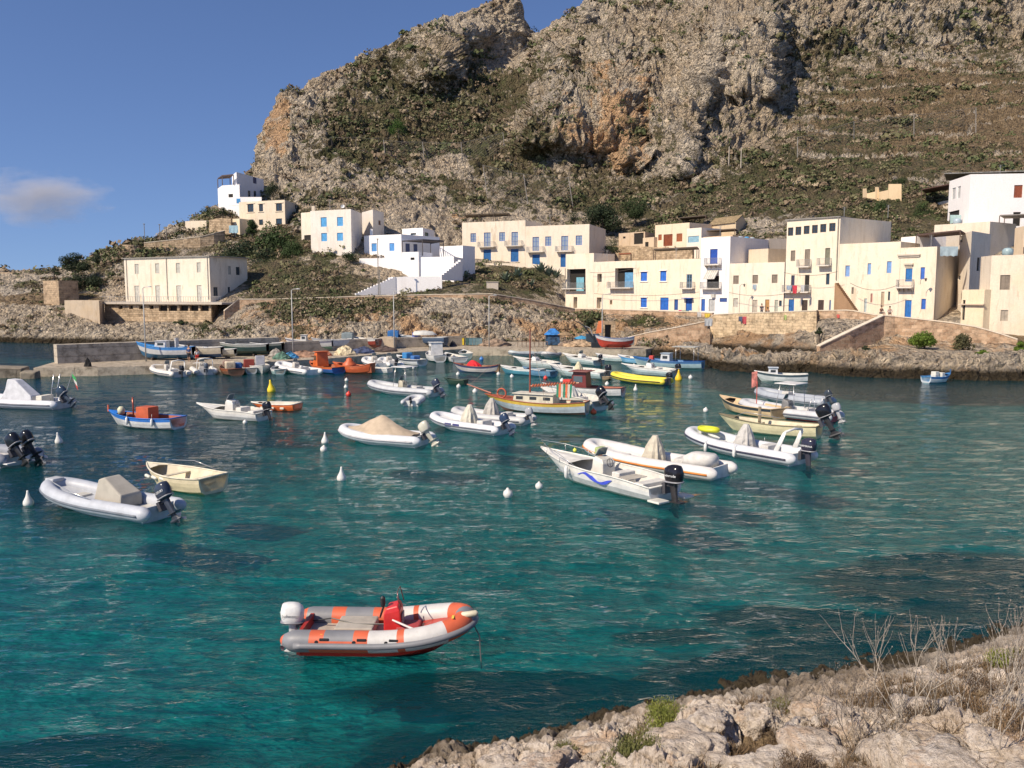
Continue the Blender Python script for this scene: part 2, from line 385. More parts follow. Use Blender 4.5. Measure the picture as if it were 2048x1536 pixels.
def build_terrain():
    a0 = [AE(p, 588)[0] for p in np.linspace(-500, -80, 24)]; a2 = [AE(p, 588)[0] for p in np.linspace(2140, 2500, 22)]
    a1 = np.linspace(AE(-75, 588)[0], AE(2135, 588)[0], 1000)
    A = np.concatenate([a0, a1, a2]); n = len(A)
    E, Yv = prof(A)
    rowsE, rowsY, rowsA, lay = [], [], [], []
    for i, r in enumerate(ROWS):
        for k in range(r):
            t = k/r; rowsE.append(E[i]+(E[i+1]-E[i])*t); rowsY.append(Yv[i]+(Yv[i+1]-Yv[i])*t)
            rowsA.append(np.full(n, AMP[i]+(AMP[i+1]-AMP[i])*t)); lay.append(np.full(n, i+t))
    rowsE.append(E[-1]); rowsY.append(Yv[-1]); rowsA.append(np.zeros(n)); lay.append(np.full(n, len(ROWS)))
    E = np.stack(rowsE); Yv = np.stack(rowsY); AM = np.stack(rowsA).ravel(); LY = np.stack(lay).ravel()
    nr = E.shape[0]; a = np.broadcast_to(A, E.shape)
    Pp = np.stack([(a*Yv).ravel(), Yv.ravel(), (CH+E*Yv).ravel()], 1)
    px, py = topix(Pp)
    # ribs, scarps and gullies: only the depth changes
    m = np.zeros(len(Pp))
    def rib(cx, l, r, y0, y1, amp, slope=0.0):
        c = cx+slope*(py-(y0+y1)/2)
        k = np.where(px < c, np.clip(1-(c-px)/l, 0, 1), np.clip(1-(px-c)/r, 0, 1)); k = k*k*(3-2*k)
        return -amp*k*sst(py, y0-15, y0+15)*(1-sst(py, y1-25, y1+25))
    hill = (LY > 6.8) & (LY < 10.4)
    m += rib(885, 110, 90, 55, 170, 24, -.5)
    m += rib(1535, 220, 40, 30, 190, 19, .15)
    m += rib(1062, 16, 260, 190, 300, 20, -.3)
    m += rib(1250, 120, 40, 100, 330, 12, .2)
    m += rib(1400, 110, 28, 60, 350, 12, -.25)
    m += rib(1130, 90, 30, 10, 230, 10, -.4)
    m += rib(640, 60, 30, 200, 330, 6, .2)
    m += rib(770, 60, 40, 90, 160, 10, -.5)
    m = np.where(hill, m, 0)
    Pp *= 1; sc = (Pp[:, 1]+m)/Pp[:, 1]
    Pp[:, 0] *= sc; Pp[:, 1] *= sc; Pp[:, 2] = CH+(Pp[:, 2]-CH)*sc
    G = Pp.reshape(nr, n, 3)
    dr = np.gradient(G, axis=0); dc = np.gradient(G, axis=1)
    nrm = np.cross(dc, dr).reshape(-1, 3); nrm /= np.linalg.norm(nrm, axis=1)[:, None]+1e-9
    nrm = np.where((nrm[:, 1] > 0)[:, None] & (nrm[:, 2] < 0)[:, None], -nrm, nrm)
    # displacement: blocky karst limestone
    q = Pp.copy(); w = np.stack([fbm(q*.09, 4, 3), fbm(q*.09+50, 4, 4), fbm(q*.09+90, 4, 5)], 1)*3
    q = q+w
    crag = np.clip(ell(px, py, 1300, 190, 330, 230)*1.3+ell(px, py, 780, 110, 330, 110)*1.1+ell(px, py, 560, 270, 45, 110)+ell(px, py, 1750, 40, 420, 110), 0, 1)*(LY > 6.5)
    low = (LY < 3.0)
    scl = np.where(low, .5, .2)[:, None]
    d1, d2, idv = worley(q*scl*np.array([1, 1, 1.25]), 11)
    e1, e2, ide = worley(q*scl*2.7, 21)
    big = ridged(q*.035, 3, 7)
    blocks = (idv-.5)*1.1+np.clip(d2-d1, 0, .35)*1.9-.45
    small = (ide-.5)*.5+np.clip(e2-e1, 0, .3)*1.2-.2
    rg = ridged(q*scl*1.9, 4, 9)
    D = AM*(blocks*(.42+.25*crag)+small*(.28+.2*crag)+rg*(.3+.15*crag)+fbm(q*scl*5, 3, 19)*.25)
    D += np.where(LY > 6.5, AM*big*.9*(0.5+crag), 0)
    D = np.where(low, D*.95, D)
    sv = (q[:, 2]+q[:, 0]*.28)/4.2+fbm(q*.05, 3, 91)*1.3; sf = sv-np.floor(sv); D += AM*(sst(sf, 0, .25)-sf)*.5*np.where(low, .7, .35+.5*crag)
    smooth_cliff = ell(px, py, 560, 270, 34, 90)*(LY > 6.5)
    D *= 1-.75*smooth_cliff
    D *= 1-.8*np.clip(ell(px, py, 990, 115, 80, 48)*1.5, 0, 1)
    wl = np.clip(ell(px, py, 1530, 690, 150, 40)*2+ell(px, py, 1850, 695, 240, 30)*1.6+ell(px, py, 1340, 690, 110, 32)*2, 0, 1)*((LY > 1.15) & (LY < 3.2)); D = D*(1-.8*wl)-.35*wl
    # terraced right-hand slope: real steps
    terr = np.clip(ell(px, py, 1900, 240, 430, 190)*1.6, 0, 1)*(LY > 6.2)
    D *= 1-.4*terr
    Pn = Pp+nrm*D[:, None]
    st = 9.0; ph = Pn[:, 2]/st+fbm(Pp*.018, 3, 33)*1.6; fr = ph-np.floor(ph)
    step = (sst(fr, .0, .22)-fr)*st*.2*terr
    Pn[:, 2] += step
    # keep clear of the roads / skyline row thin
    o = bigmesh('hillside_terrain', Pn, gridfaces(nr, n), HILLROCK)
    tag(o, kind='structure')
    scr = table(SCR, px, py)
    scr = np.where(py > 520, .22, scr)
    for (cx, cy, rx, ry, v) in ((590, 560, 230, 75, .95), (1020, 560, 150, 50, .95), (840, 572, 160, 30, .75), (70, 575, 150, 30, .6), (200, 530, 70, 60, .5), (620, 628, 160, 22, .6), (760, 612, 120, 16, .7),
                                (880, 640, 40, 30, .6), (1180, 640, 30, 14, .8), (1290, 645, 60, 18, .75), (1850, 665, 60, 25, .4), (1380, 390, 0.1, 0.1, 0), (2000, 690, 60, 10, .3), (400, 655, 40, 10, .8), (1740, 640, 40, 18, .4), (1000, 600, 60, 12, .7),
                                (1210, 410, 110, 30, .8), (1330, 385, 80, 20, .75), (380, 470, 120, 20, .5)):
        k = ell(px, py, cx, cy, rx, ry); scr = scr*(1-k)+v*k
    ncl = fbm(Pp*.05, 3, 44)
    scr = np.clip(scr+ncl*.28, 0, 1)*(1-smooth_cliff)*(1-.6*wl)
    org = np.full(len(Pp), .18)
    org = np.where((py > 590) & (LY < 3.2) & (px > 480), .54, org)
    for (cx, cy, rx, ry, v) in ((1240, 270, 120, 130, .78), (1200, 150, 170, 60, .55), (1130, 260, 60, 60, .65), (560, 260, 45, 90, .8), (900, 440, 70, 20, .6), (1000, 660, 140, 30, .65), (1180, 660, 90, 40, .7), (920, 610, 80, 40, .5),
                                (1500, 110, 120, 60, .4), (1320, 650, 90, 30, .7), (1790, 690, 90, 30, .6), (700, 560, 60, 30, .5)):
        k = ell(px, py, cx, cy, rx, ry); org = org*(1-k)+v*k
    dry = np.full(len(Pp), .22)
    for (cx, cy, rx, ry, v) in ((1900, 250, 420, 160, 1.0), (1650, 300, 120, 50, .6), (80, 600, 200, 20, .8), (1280, 400, 100, 20, .4)):
        k = ell(px, py, cx, cy, rx, ry); dry = dry*(1-k)+v*k
    dry = np.where((terr > .3) & (fr < .12), dry*.5, dry); scr = np.where((terr > .4) & (fr < .1), scr*.7, scr)
    scr = np.where((LY > 2.95) & (LY < 4.05) & (px > 1130), .05, scr); dry = np.where((LY > 2.95) & (LY < 4.05) & (px > 1130), .9, dry)
    vattr(o, 'zone', np.stack([scr, org, dry], 1))
    # ground hidden hind slopes etc need nothing more; scatter real shrubs
    vis = (py > -60) & (py < 600) & (px > -60) & (px < 2110) & (LY > np.where(px < 1120, 3.05, 4.3)) & (LY < 9.98)
    low2 = (LY > .9) & (LY < 2.95) & (px > -60) & (px < 1330)
    def scatter(mask, power, cnt, seed):
        rr = np.random.default_rng(seed); idx = np.where(mask)[0]
        wgt = np.clip(scr[idx]+fbm(Pp[idx]*.09, 4, 71)*.9, 0.01, 1)**power; wgt /= wgt.sum()
        return rr.choice(idx, size=cnt, replace=False, p=wgt)
    ii = np.concatenate([scatter(vis, 3.4, 8600, 5), scatter(vis, .5, 3600, 15)]); jj = scatter(low2, 3.0, 1100, 6)
    Ps = np.concatenate([Pn[ii], Pn[jj]]); rr = np.random.default_rng(9)
    sz = np.concatenate([rr.gamma(2.2, .30, 8600)+.3, rr.gamma(2., .17, 3600)+.28, rr.gamma(3, .10, len(jj))+.22])*np.concatenate([np.clip(Ps[:len(ii), 1]/250, .55, 1.3), np.ones(len(jj))])
    K = 36; ns = len(Ps)
    dirs = rr.normal(size=(ns, K, 3)); dirs /= np.linalg.norm(dirs, axis=2)[:, :, None]
    dirs[:, :, 2] = np.abs(dirs[:, :, 2])
    rad = (rr.random((ns, K, 1))**.4)*sz[:, None, None]*(1+.35*np.sign(rr.random((ns, 1, 1))-.5))
    C = Ps[:, None, :]+dirs*rad*np.array([1.15, 1.15, .8]); C[:, :, 2] += sz[:, None]*.05
    ls = sz[:, None, None]*(.13+.15*rr.random((ns, K, 1)))
    u = rr.normal(size=(ns, K, 3)); u /= np.linalg.norm(u, axis=2)[:, :, None]
    vv = np.cross(u, dirs); vv /= np.linalg.norm(vv, axis=2)[:, :, None]+1e-6
    q4 = np.stack([C-u*ls, C-vv*ls, C+u*ls, C+vv*ls], 2).reshape(-1, 3)
    fq = np.arange(len(q4)).reshape(-1, 4)
    kind = np.repeat(rr.choice(4, ns, p=[.32, .30, .32, .06]), K)
    mats = [leafmat((.06, .075, .03), (.11, .125, .05), 'dark_scrub'), leafmat((.11, .105, .05), (.19, .175, .09), 'olive_scrub'),
            leafmat((.15, .11, .07), (.24, .18, .12), 'brown_scrub'), leafmat((.25, .20, .13), (.38, .30, .20), 'dry_scrub')]
    so = bigmesh('hillside_scrub', q4, fq, mats, False, kind)
    tag(so, 'low dark green and brown scrub growing over the rocky hillside', 'scrub', kind='stuff')
    return o
build_terrain()

# ---------------------------------------------------------------- near shore: rocks under the photographer
def near_layer(pts):
    A, Z, Yv = [], [], []
    for px, py, z in pts:
        a, e = AE(px, py); Y = (z-CH)/e; A.append(a*Y); Z.append(z); Yv.append(Y)
    return np.array(A), np.array(Z), np.array(Yv)
NEARROCK = rock_material('pale_shore_limestone', (.92, .80, .68), (.68, .57, .46), (.74, .52, .35), far=False)
NL = [ # (px, py, z) lines: underwater, water's edge, dark tidal ledge top, pale rocks, upper
 [(300,1760,-.9),(560,1640,-.9),(740,1530,-.9),(900,1470,-.9),(1080,1435,-.9),(1250,1385,-.9),(1400,1345,-.9),(1500,1320,-.9),(1640,1290,-.9),(1800,1262,-.9),(1960,1210,-.9),(2100,1180,-.9),(2500,1110,-.9)],
 [(300,1800,-.05),(560,1700,-.05),(770,1545,-.05),(900,1505,-.05),(1080,1475,-.05),(1250,1432,-.05),(1400,1400,-.05),(1490,1375,-.05),(1640,1345,-.05),(1800,1322,-.05),(1960,1290,-.05),(2100,1235,-.05),(2500,1150,-.05)],
 [(300,1880,.6),(560,1760,.6),(790,1565,.5),(920,1520,.55),(1090,1490,.6),(1260,1447,.6),(1380,1420,.55),(1490,1408,.5),(1640,1388,.5),(1800,1362,.55),(1960,1318,.6),(2100,1280,.6),(2500,1180,.6)],
 [(300,2100,1.5),(560,1900,1.4),(820,1640,1.1),(950,1560,1.1),(1110,1530,1.2),(1280,1480,1.25),(1400,1440,1.3),(1500,1440,1.25),(1640,1440,1.2),(1800,1400,1.5),(1960,1365,1.6),(2100,1330,1.6),(2500,1230,1.7)],
 [(300,2500,2.6),(560,2300,2.5),(820,1900,2.2),(950,1760,2.2),(1110,1660,2.2),(1280,1590,2.2),(1400,1560,2.2),(1500,1550,2.2),(1640,1535,2.3),(1800,1500,2.5),(1960,1470,2.6),(2100,1440,2.6),(2500,1330,2.8)],
]
def build_near():
    def F_(l):  # as function of parameter s = px
        return [(p[0], *AE(p[0], p[1]), p[2]) for p in l]
    cols = np.concatenate([np.linspace(300, 740, 90), np.linspace(742, 2110, 760), np.linspace(2115, 2500, 40)])
    L3 = []
    for l in NL:
        pts = np.array([(p[0],)+((AE(p[0], p[1])[0]*(p[2]-CH)/AE(p[0], p[1])[1]), (p[2]-CH)/AE(p[0], p[1])[1], p[2]) for p in l])
        L3.append(np.stack([np.interp(cols, pts[:, 0], pts[:, k]) for k in (1, 2, 3)], 1))
    deep = L3[0]+(L3[0]-L3[1])*2.4; deep[:, 2] = -3.4; L3 = [deep]+L3
    last = L3[-1].copy(); u = last.copy(); u[:, 1] = last[:, 1]*.25; u[:, 0] = last[:, 0]*.9+1; u[:, 2] = 4.6
    u2 = u.copy(); u2[:, 1] = -4; u2[:, 2] = 6.2
    L3 += [u, u2]
    R = [20, 40, 60, 100, 150, 60, 10]; rows = []; lt = []
    for i, r in enumerate(R):
        for k in range(r):
            rows.append(L3[i]+(L3[i+1]-L3[i])*(k/r)); lt.append(i-1+k/r)
    rows.append(L3[-1]); lt.append(len(R)-1); G = np.stack(rows)
    ext = [G[:, -1:]+np.array([[[dx, -dx*.25, 0]]]) for dx in (.8, 2, 4, 7, 12, 20, 40)]; G = np.concatenate([G]+ext, 1); nr, n = G.shape[:2]
    LT = np.repeat(np.array(lt), n); Pp = G.reshape(-1, 3)
    w = np.stack([fbm(Pp*.9, 3, 3), fbm(Pp*.9+20, 3, 4), fbm(Pp*.9+40, 3, 5)], 1)*.22; q = Pp+w
    q2 = q.copy(); q2[:, 2] *= .3
    d1, d2, idv = worley(q2*1.15, 51); e1, e2, ide = worley(q*3.6, 61)
    pale = sst(LT, 1.85, 2.5)
    boulder = np.sqrt(np.clip(1-(d1*1.35)**2, 0, 1))*(.3+.7*idv)
    g1, g2, idg = worley(q*8.5, 77)
    D = pale*(boulder*.58-.28+(ide-.5)*.12)+fbm(q*2.2, 5, 66)*.12+ridged(q*4.5, 4, 67)*.07+(np.clip(e2-e1, 0, .25)-.1)*.28+(np.clip(g2-g1, 0, .2)-.1)*.12*pale
    D += (1-pale)*(ridged(q*2.4, 4, 69)*.13+(np.clip(d2-d1, 0, .3))*.35-.05)
    gap = np.clip((d2-d1)*4, 0, 1)
    Pn = Pp.copy(); Pn[:, 2] += D*np.where(LT < 1, np.clip(.5+.5*LT, .1, 1), 1); Pn[:, 0] += fbm(q*1.7+8, 3, 68)*.14; Pn[:, 1] += fbm(q*1.7+18, 3, 69)*.14
    o = bigmesh('rocky_shore', Pn, gridfaces(nr, n), NEARROCK); tag(o, kind='structure')
    soil = pale*np.clip(1.15-boulder*1.6, 0, 1)
    vattr(o, 'zone', np.stack([.02+soil*.38, np.full(len(Pp), .38)-.25*(1-pale), np.clip(.1+soil*.75, 0, 1)], 1))
    return Pn.reshape(nr, n, 3), LT.reshape(nr, n), cols, boulder.reshape(nr, n)
NEARG, NEARLT, NEARC, NEARB = build_near()
def near_at(px, py):
    pts = NEARG.reshape(-1, 3); x, y = topix(pts); k = np.argmin((x-px)**2+(y-py)**2); return tuple(float(t) for t in pts[k])

# ---------------------------------------------------------------- seabed and water
def build_sea():
    n = 420
    ang = np.linspace(-1.15, 1.15, n); rr = np.concatenate([np.linspace(4, 60, 260), np.linspace(60.5, 180, 120)])
    A, R = np.meshgrid(ang, rr); X = R*np.tan(A*.9)*.9; Y = R
    Pp = np.stack([X.ravel(), Y.ravel(), np.full(X.size, -2.3)], 1)
    px, py = topix(Pp); Pp[:, 2] = 0
    g = fbm(Pp*.16, 4, 81)*.5+fbm(Pp*.5, 4, 82)*.35+fbm(Pp*1.6, 3, 83)*.2
    grass = np.full(len(Pp), -.28)
    for (cx, cy, rx, ry, v) in ((0, 880, 700, 200, 1.5), (150, 1010, 330, 90, .55), (1000, 1400, 380, 62, 1.1), (1900, 1170, 380, 85, 1.2), (1580, 1255, 280, 50, .8), (1330, 1290, 180, 30, .8), (100, 1530, 480, 80, 1.0), (1000, 1500, 500, 50, .2), (560, 950, 160, 30, .25), (350, 760, 600, 60, .45), (1200, 1440, 200, 60, .5)):
        grass = np.maximum(grass, -.28+(v+.28)*np.clip(1.5-1.5*np.sqrt(((px-cx)/rx)**2+((py-cy)/ry)**2), 0, 1))
    shal = sst(g+grass, -.3, .75)
    dl = py-np.interp(px, [300, 700, 1080, 1500, 2048, 2500], [1690, 1560, 1440, 1335, 1215, 1120]); shal = np.maximum(shal, sst(dl+g*170, -120, 50))
    z = -2.3-fbm(Pp*.05, 3, 84)*.5+shal*.25
    yy = Y.ravel(); z = np.where(yy < 14, z*sst(yy, 3, 14)*.6+z*.4, z)
    Pp[:, 2] = z
    m, nt, b = newmat('seabed'); at = attr_node(nt, 'zone'); pos = geo_pos(nt)
    f = noise_tex(nt, 1.1, 6, .65, pos, .8); f2 = noise_tex(nt, .35, 4, .6, pos)
    sand = rampn(nt, f, [(.3, (.22, .27, .22)), (.5, (.5, .55, .45)), (.7, (.75, .78, .62))])
    gr = rampn(nt, f, [(.35, (.02, .022, .02)), (.7, (.10, .095, .06))])
    mm = mathn(nt, 'ADD', at[0], mathn(nt, 'MULTIPLY', mathn(nt, 'SUBTRACT', f, .5), 1.5))
    nt.links.new(mixc(nt, rampn(nt, mm, [(.22, (0, 0, 0)), (.85, (1, 1, 1))]), sand, gr), b.inputs['Base Color'])
    b.inputs['Roughness'].default_value = 1; b.inputs['Specular IOR Level'].default_value = 0
    nr = len(rr); o = bigmesh('seabed', Pp, gridfaces(nr, n), m); tag(o, kind='structure')
    vattr(o, 'zone', np.stack([shal, shal, shal], 1))
    # water sheet: polar grid with real waves, fading into a flat sheet far away
    wm, nt, b = newmat('sea_water'); nt.nodes.remove(b); out = nt.nodes['Material Output']
    pos = geo_pos(nt)
    def wav(sx, sy, sc, det, rot=0, dist=0):
        mp = nt.nodes.new('ShaderNodeMapping'); mp.inputs['Scale'].default_value = (sx, sy, 1); mp.inputs['Rotation'].default_value = (0, 0, rot)
        nt.links.new(pos, mp.inputs['Vector']); return noise_tex(nt, sc, det, .6, mp.outputs[0], dist)
    h = mathn(nt, 'ADD', mathn(nt, 'MULTIPLY', wav(.62, 1.35, 2.5, 5, .12, .5), .85), mathn(nt, 'MULTIPLY', wav(.8, 1.7, 5.0, 3, -.15, .4), .34))
    h = mathn(nt, 'ADD', h, mathn(nt, 'MULTIPLY', wav(.8, 1.2, 9, 2, .3, .3), .07))
    bp = nt.nodes.new('ShaderNodeBump'); bp.inputs['Strength'].default_value = 1.0; bp.inputs['Distance'].default_value = WAVE
    nt.links.new(h, bp.inputs['Height'])
    gl = nt.nodes.new('ShaderNodeBsdfGlossy'); gl.inputs['Roughness'].default_value = .02; nt.links.new(bp.outputs[0], gl.inputs['Normal'])
    tr = nt.nodes.new('ShaderNodeBsdfTransparent'); tr.inputs['Color'].default_value = TINT
    df = nt.nodes.new('ShaderNodeBsdfDiffuse'); df.inputs['Color'].default_value = BODY
    body = nt.nodes.new('ShaderNodeMixShader'); body.inputs[0].default_value = .24
    nt.links.new(tr.outputs[0], body.inputs[1]); nt.links.new(df.outputs[0], body.inputs[2])
    fr = nt.nodes.new('ShaderNodeFresnel'); fr.inputs['IOR'].default_value = 1.34; nt.links.new(bp.outputs[0], fr.inputs['Normal'])
    fin = nt.nodes.new('ShaderNodeMixShader'); nt.links.new(mathn(nt, 'MULTIPLY', fr.outputs[0], 1.0, clamp=True), fin.inputs[0])
    nt.links.new(body.outputs[0], fin.inputs[1]); nt.links.new(gl.outputs[0], fin.inputs[2]); nt.links.new(fin.outputs[0], out.inputs['Surface'])
    A1 = np.linspace(-.75, .75, 820); A1 = np.concatenate([[-9, -5, -3, -1.5, -1], A1, [1, 1.5, 3, 5, 9]])
    R1 = np.concatenate([[.5, 4], 8/np.linspace(8/8.5, 8/150, 620), np.array([170, 220, 300, 500, 900])])
    AA, RR = np.meshgrid(A1, R1)
    V = np.stack([(AA*RR).ravel(), RR.ravel(), np.zeros(AA.size)], 1)
    q = V.copy(); q[:, 2] = 0
    def rot(q, r, sx, sy):
        c, s_ = math.cos(r), math.sin(r); return np.stack([(q[:, 0]*c-q[:, 1]*s_)*sx, (q[:, 0]*s_+q[:, 1]*c)*sy, q[:, 2]], 1)
    fade = np.clip(1.15-V[:, 1]/90, .0, 1)
    hh = -np.abs(vnoise(rot(q, .1, .33, .95), 1))*.065-np.abs(vnoise(rot(q, -.22, .8, 2.1), 2))*.032+vnoise(rot(q, .3, .12, .3), 3)*.03
    V[:, 2] = (hh*1.25+.03)*fade
    V[:, 0] = np.clip(V[:, 0], -900, 900); V[:, 2] = np.where(np.abs(AA.ravel()) > .8, 0, V[:, 2])
    o = bigmesh('sea_water', V, gridfaces(len(R1), len(A1)), wm); tag(o, kind='structure')
TINT = (.12, .64, .68, 1); BODY = (.003, .108, .135, 1); WAVE = .105
build_sea()
# ---------------------------------------------------------------- buildings
CREAM = (.80, .70, .54); CREAM2 = (.74, .65, .50); PALEW = (.86, .85, .82); WHITE = (.9, .9, .88); SAND = (.70, .55, .37); GREYW = (.66, .64, .59)
BLUE = (.03, .13, .48); BLUE2 = (.10, .30, .62); LBLUE = (.10, .36, .66); BROWN = (.22, .07, .03); DKBROWN = (.075, .05, .035); GREYBR = (.25, .2, .15); TAN = (.5, .28, .1)
STONEW = ((.52, .39, .26), (.42, .31, .21), (.36, .28, .2))
RAILM = lambda: paint((.35, .35, .34), .5, name='iron_railing')
class Face:
    def __init__(s, a, b, zb, zt):
        s.a = Vector((a[0], a[1])); s.b = Vector((b[0], b[1])); s.d = s.b-s.a; s.w = s.d.length; s.u = s.d/s.w
        s.n = Vector((s.u.y, -s.u.x)); s.zb, s.zt = zb, zt; s.op = []
    def sz(s, px, py):
        a, e = AE(px, py)      # ray (a,1)*Y hits line a + u*t
        den = s.u.x-a*s.u.y; t = (a*s.a.y-s.a.x)/den; Y = s.a.y+s.u.y*t
        return t, CH+e*Y
    def pt(s, t, z, off=0.0):
        p = s.a+s.u*t+s.n*off; return (p.x, p.y, z)
    def slab(s, mb, t0, t1, z0, z1, o0, o1, mi=0):
        c = s.a+s.u*((t0+t1)/2)+s.n*((o0+o1)/2)
        mb.box((c.x, c.y, (z0+z1)/2), (t1-t0, abs(o1-o0), z1-z0), math.atan2(s.u.y, s.u.x), mi)
def wallmesh(mb, f, holes, rec=.18):
    hs = []
    for (t0, t1, z0, z1) in holes:
        t0, t1 = max(.05, t0), min(f.w-.05, t1); z0, z1 = max(f.zb+.02, z0), min(f.zt-.1, z1)
        if t1-t0 > .05 and z1-z0 > .05: hs.append((t0, t1, z0, z1))
    ts = sorted({0, f.w} | {h[0] for h in hs} | {h[1] for h in hs}); zs = sorted({f.zb, f.zt} | {h[2] for h in hs} | {h[3] for h in hs})
    for i in range(len(ts)-1):
        for j in range(len(zs)-1):
            ct, cz = (ts[i]+ts[i+1])/2, (zs[j]+zs[j+1])/2
            if any(h[0] < ct < h[1] and h[2] < cz < h[3] for h in hs): continue
            mb.add([f.pt(ts[i], zs[j]), f.pt(ts[i+1], zs[j]), f.pt(ts[i+1], zs[j+1]), f.pt(ts[i], zs[j+1])], [(0, 1, 2, 3)])
    for (t0, t1, z0, z1) in hs:
        q = [(t0, z0), (t1, z0), (t1, z1), (t0, z1)]
        for k in range(4):
            (ta, za), (tb, zb_) = q[k], q[(k+1) % 4]
            mb.add([f.pt(ta, za), f.pt(ta, za, -rec), f.pt(tb, zb_, -rec), f.pt(tb, zb_)], [(0, 1, 2, 3)])
    return hs
def shutter(f, h, kind, col, root, org, rec):
    """window / door filling a hole"""
    t0, t1, z0, z1 = h; e = .03; w = t1-t0; mb = MB()
    if kind in ('shut', 'door', 'pane'):
        name = {'shut': 'window', 'door': 'door', 'pane': 'window'}[kind]
        fr = MB(); m = paint(col, .45)
        b = .07
        for (a0, a1, c0, c1) in ((t0+e, t0+b+e, z0+.01, z1-e), (t1-b-e, t1-e, z0+.01, z1-e), (t0+b+e, t1-b-e, z1-b-e, z1-e), (t0+b+e, t1-b-e, z0+.01, z0+b)):
            f.slab(fr, a0, a1, c0, c1, -rec+.01, -rec+.10)
        o = fr.build(name, m, root, origin=org)
        if kind == 'pane':
            g = MB(); f.slab(g, t0+b+e, t1-b-e, z0+b, z1-b-e, -rec+.02, -rec+.04); g.build('pane', glass_dark((.25, .3, .36) if col == BLUE else (.03, .05, .07)), o, origin=org)
            bars = MB(); mid = (t0+t1)/2
            f.slab(bars, mid-.035, mid+.035, z0+b, z1-b-e, -rec+.045, -rec+.09)
            for k in (1, 2):
                zz = z0+(z1-z0)*k/3; f.slab(bars, t0+b+e, mid-.037, zz-.02, zz+.02, -rec+.045, -rec+.08); f.slab(bars, mid+.037, t1-b-e, zz-.02, zz+.02, -rec+.045, -rec+.08)
            bars.build('glazing_bar', m, o, origin=org)
        else:
            n = 2 if w > .75 else 1; ww = (t1-t0-2*b-2*e)/n
            for k in range(n):
                p = MB(); a0 = t0+b+e+k*ww+.012; a1 = a0+ww-.024
                f.slab(p, a0, a1, z0+b+.01, z1-b-e-.01, -rec+.02, -rec+.055)
                nz = max(3, int((z1-z0)/.16))
                for i in range(nz):
                    zc = z0+b+.08+(z1-z0-2*b-.16-e)*(i+.5)/nz; f.slab(p, a0+.07, a1-.07, zc-.03, zc+.03, -rec+.055, -rec+.075)
                p.build('shutter' if kind == 'shut' else 'door_leaf', m, o, origin=org)
    elif kind == 'dark':
        f.slab(mb, t0, t1, z0, z1, -rec-.05, -rec); mb.build('window', glass_dark(), root, origin=org)
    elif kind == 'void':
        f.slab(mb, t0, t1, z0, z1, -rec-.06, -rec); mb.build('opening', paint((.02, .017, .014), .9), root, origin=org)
def railing(mb, f, t0, t1, z0, z1, off, sides=0.0, step=.14, r=.018):
    def bar(a, b): mb.tube([a, b], r, 4)
    for z in (z0+.08, z1): bar(f.pt(t0, z, off), f.pt(t1, z, off))
    n = max(2, int((t1-t0)/step))
    for i in range(n+1): t = t0+(t1-t0)*i/n; bar(f.pt(t, z0, off), f.pt(t, z1, off))
    if sides:
        for t in (t0, t1):
            bar(f.pt(t, z1, off), f.pt(t, z1, sides)); k = max(2, int(abs(off-sides)/step))
            for i in range(k): o = sides+(off-sides)*i/k; bar(f.pt(t, z0, o), f.pt(t, z1, o))
def balcony(f, root, org, px0, px1, pyf, depth=.95, h=1.0, thick=.14, solid=None, wallm=None, corb=False):
    """slab top at row pyf between px0..px1 measured on the wall plane"""
    t0, z = f.sz(px0, pyf); t1 = f.sz(px1, pyf)[0]
    mb = MB(); f.slab(mb, t0, t1, z-thick, z, .002, depth)
    o = mb.build('balcony', wallm or plaster((.72, .68, .6), .6), root, origin=org)
    if corb:
        c = MB()
        for k in range(4):
            t = t0+.15+(t1-t0-.3)*k/3
            for i in range(4): f.slab(c, t-.06, t+.06, z-thick-.12*(i+1), z-thick-.12*i-.003, .002, depth*(.85-.2*i))
        c.build('bracket', plaster((.6, .57, .5), .6), o, origin=org)
    r = MB(); railing(r, f, t0+.04, t1-.04, z, z+h, depth-.04, .03); r.build('railing', RAILM(), o, origin=org)
    return o, t0, t1, z
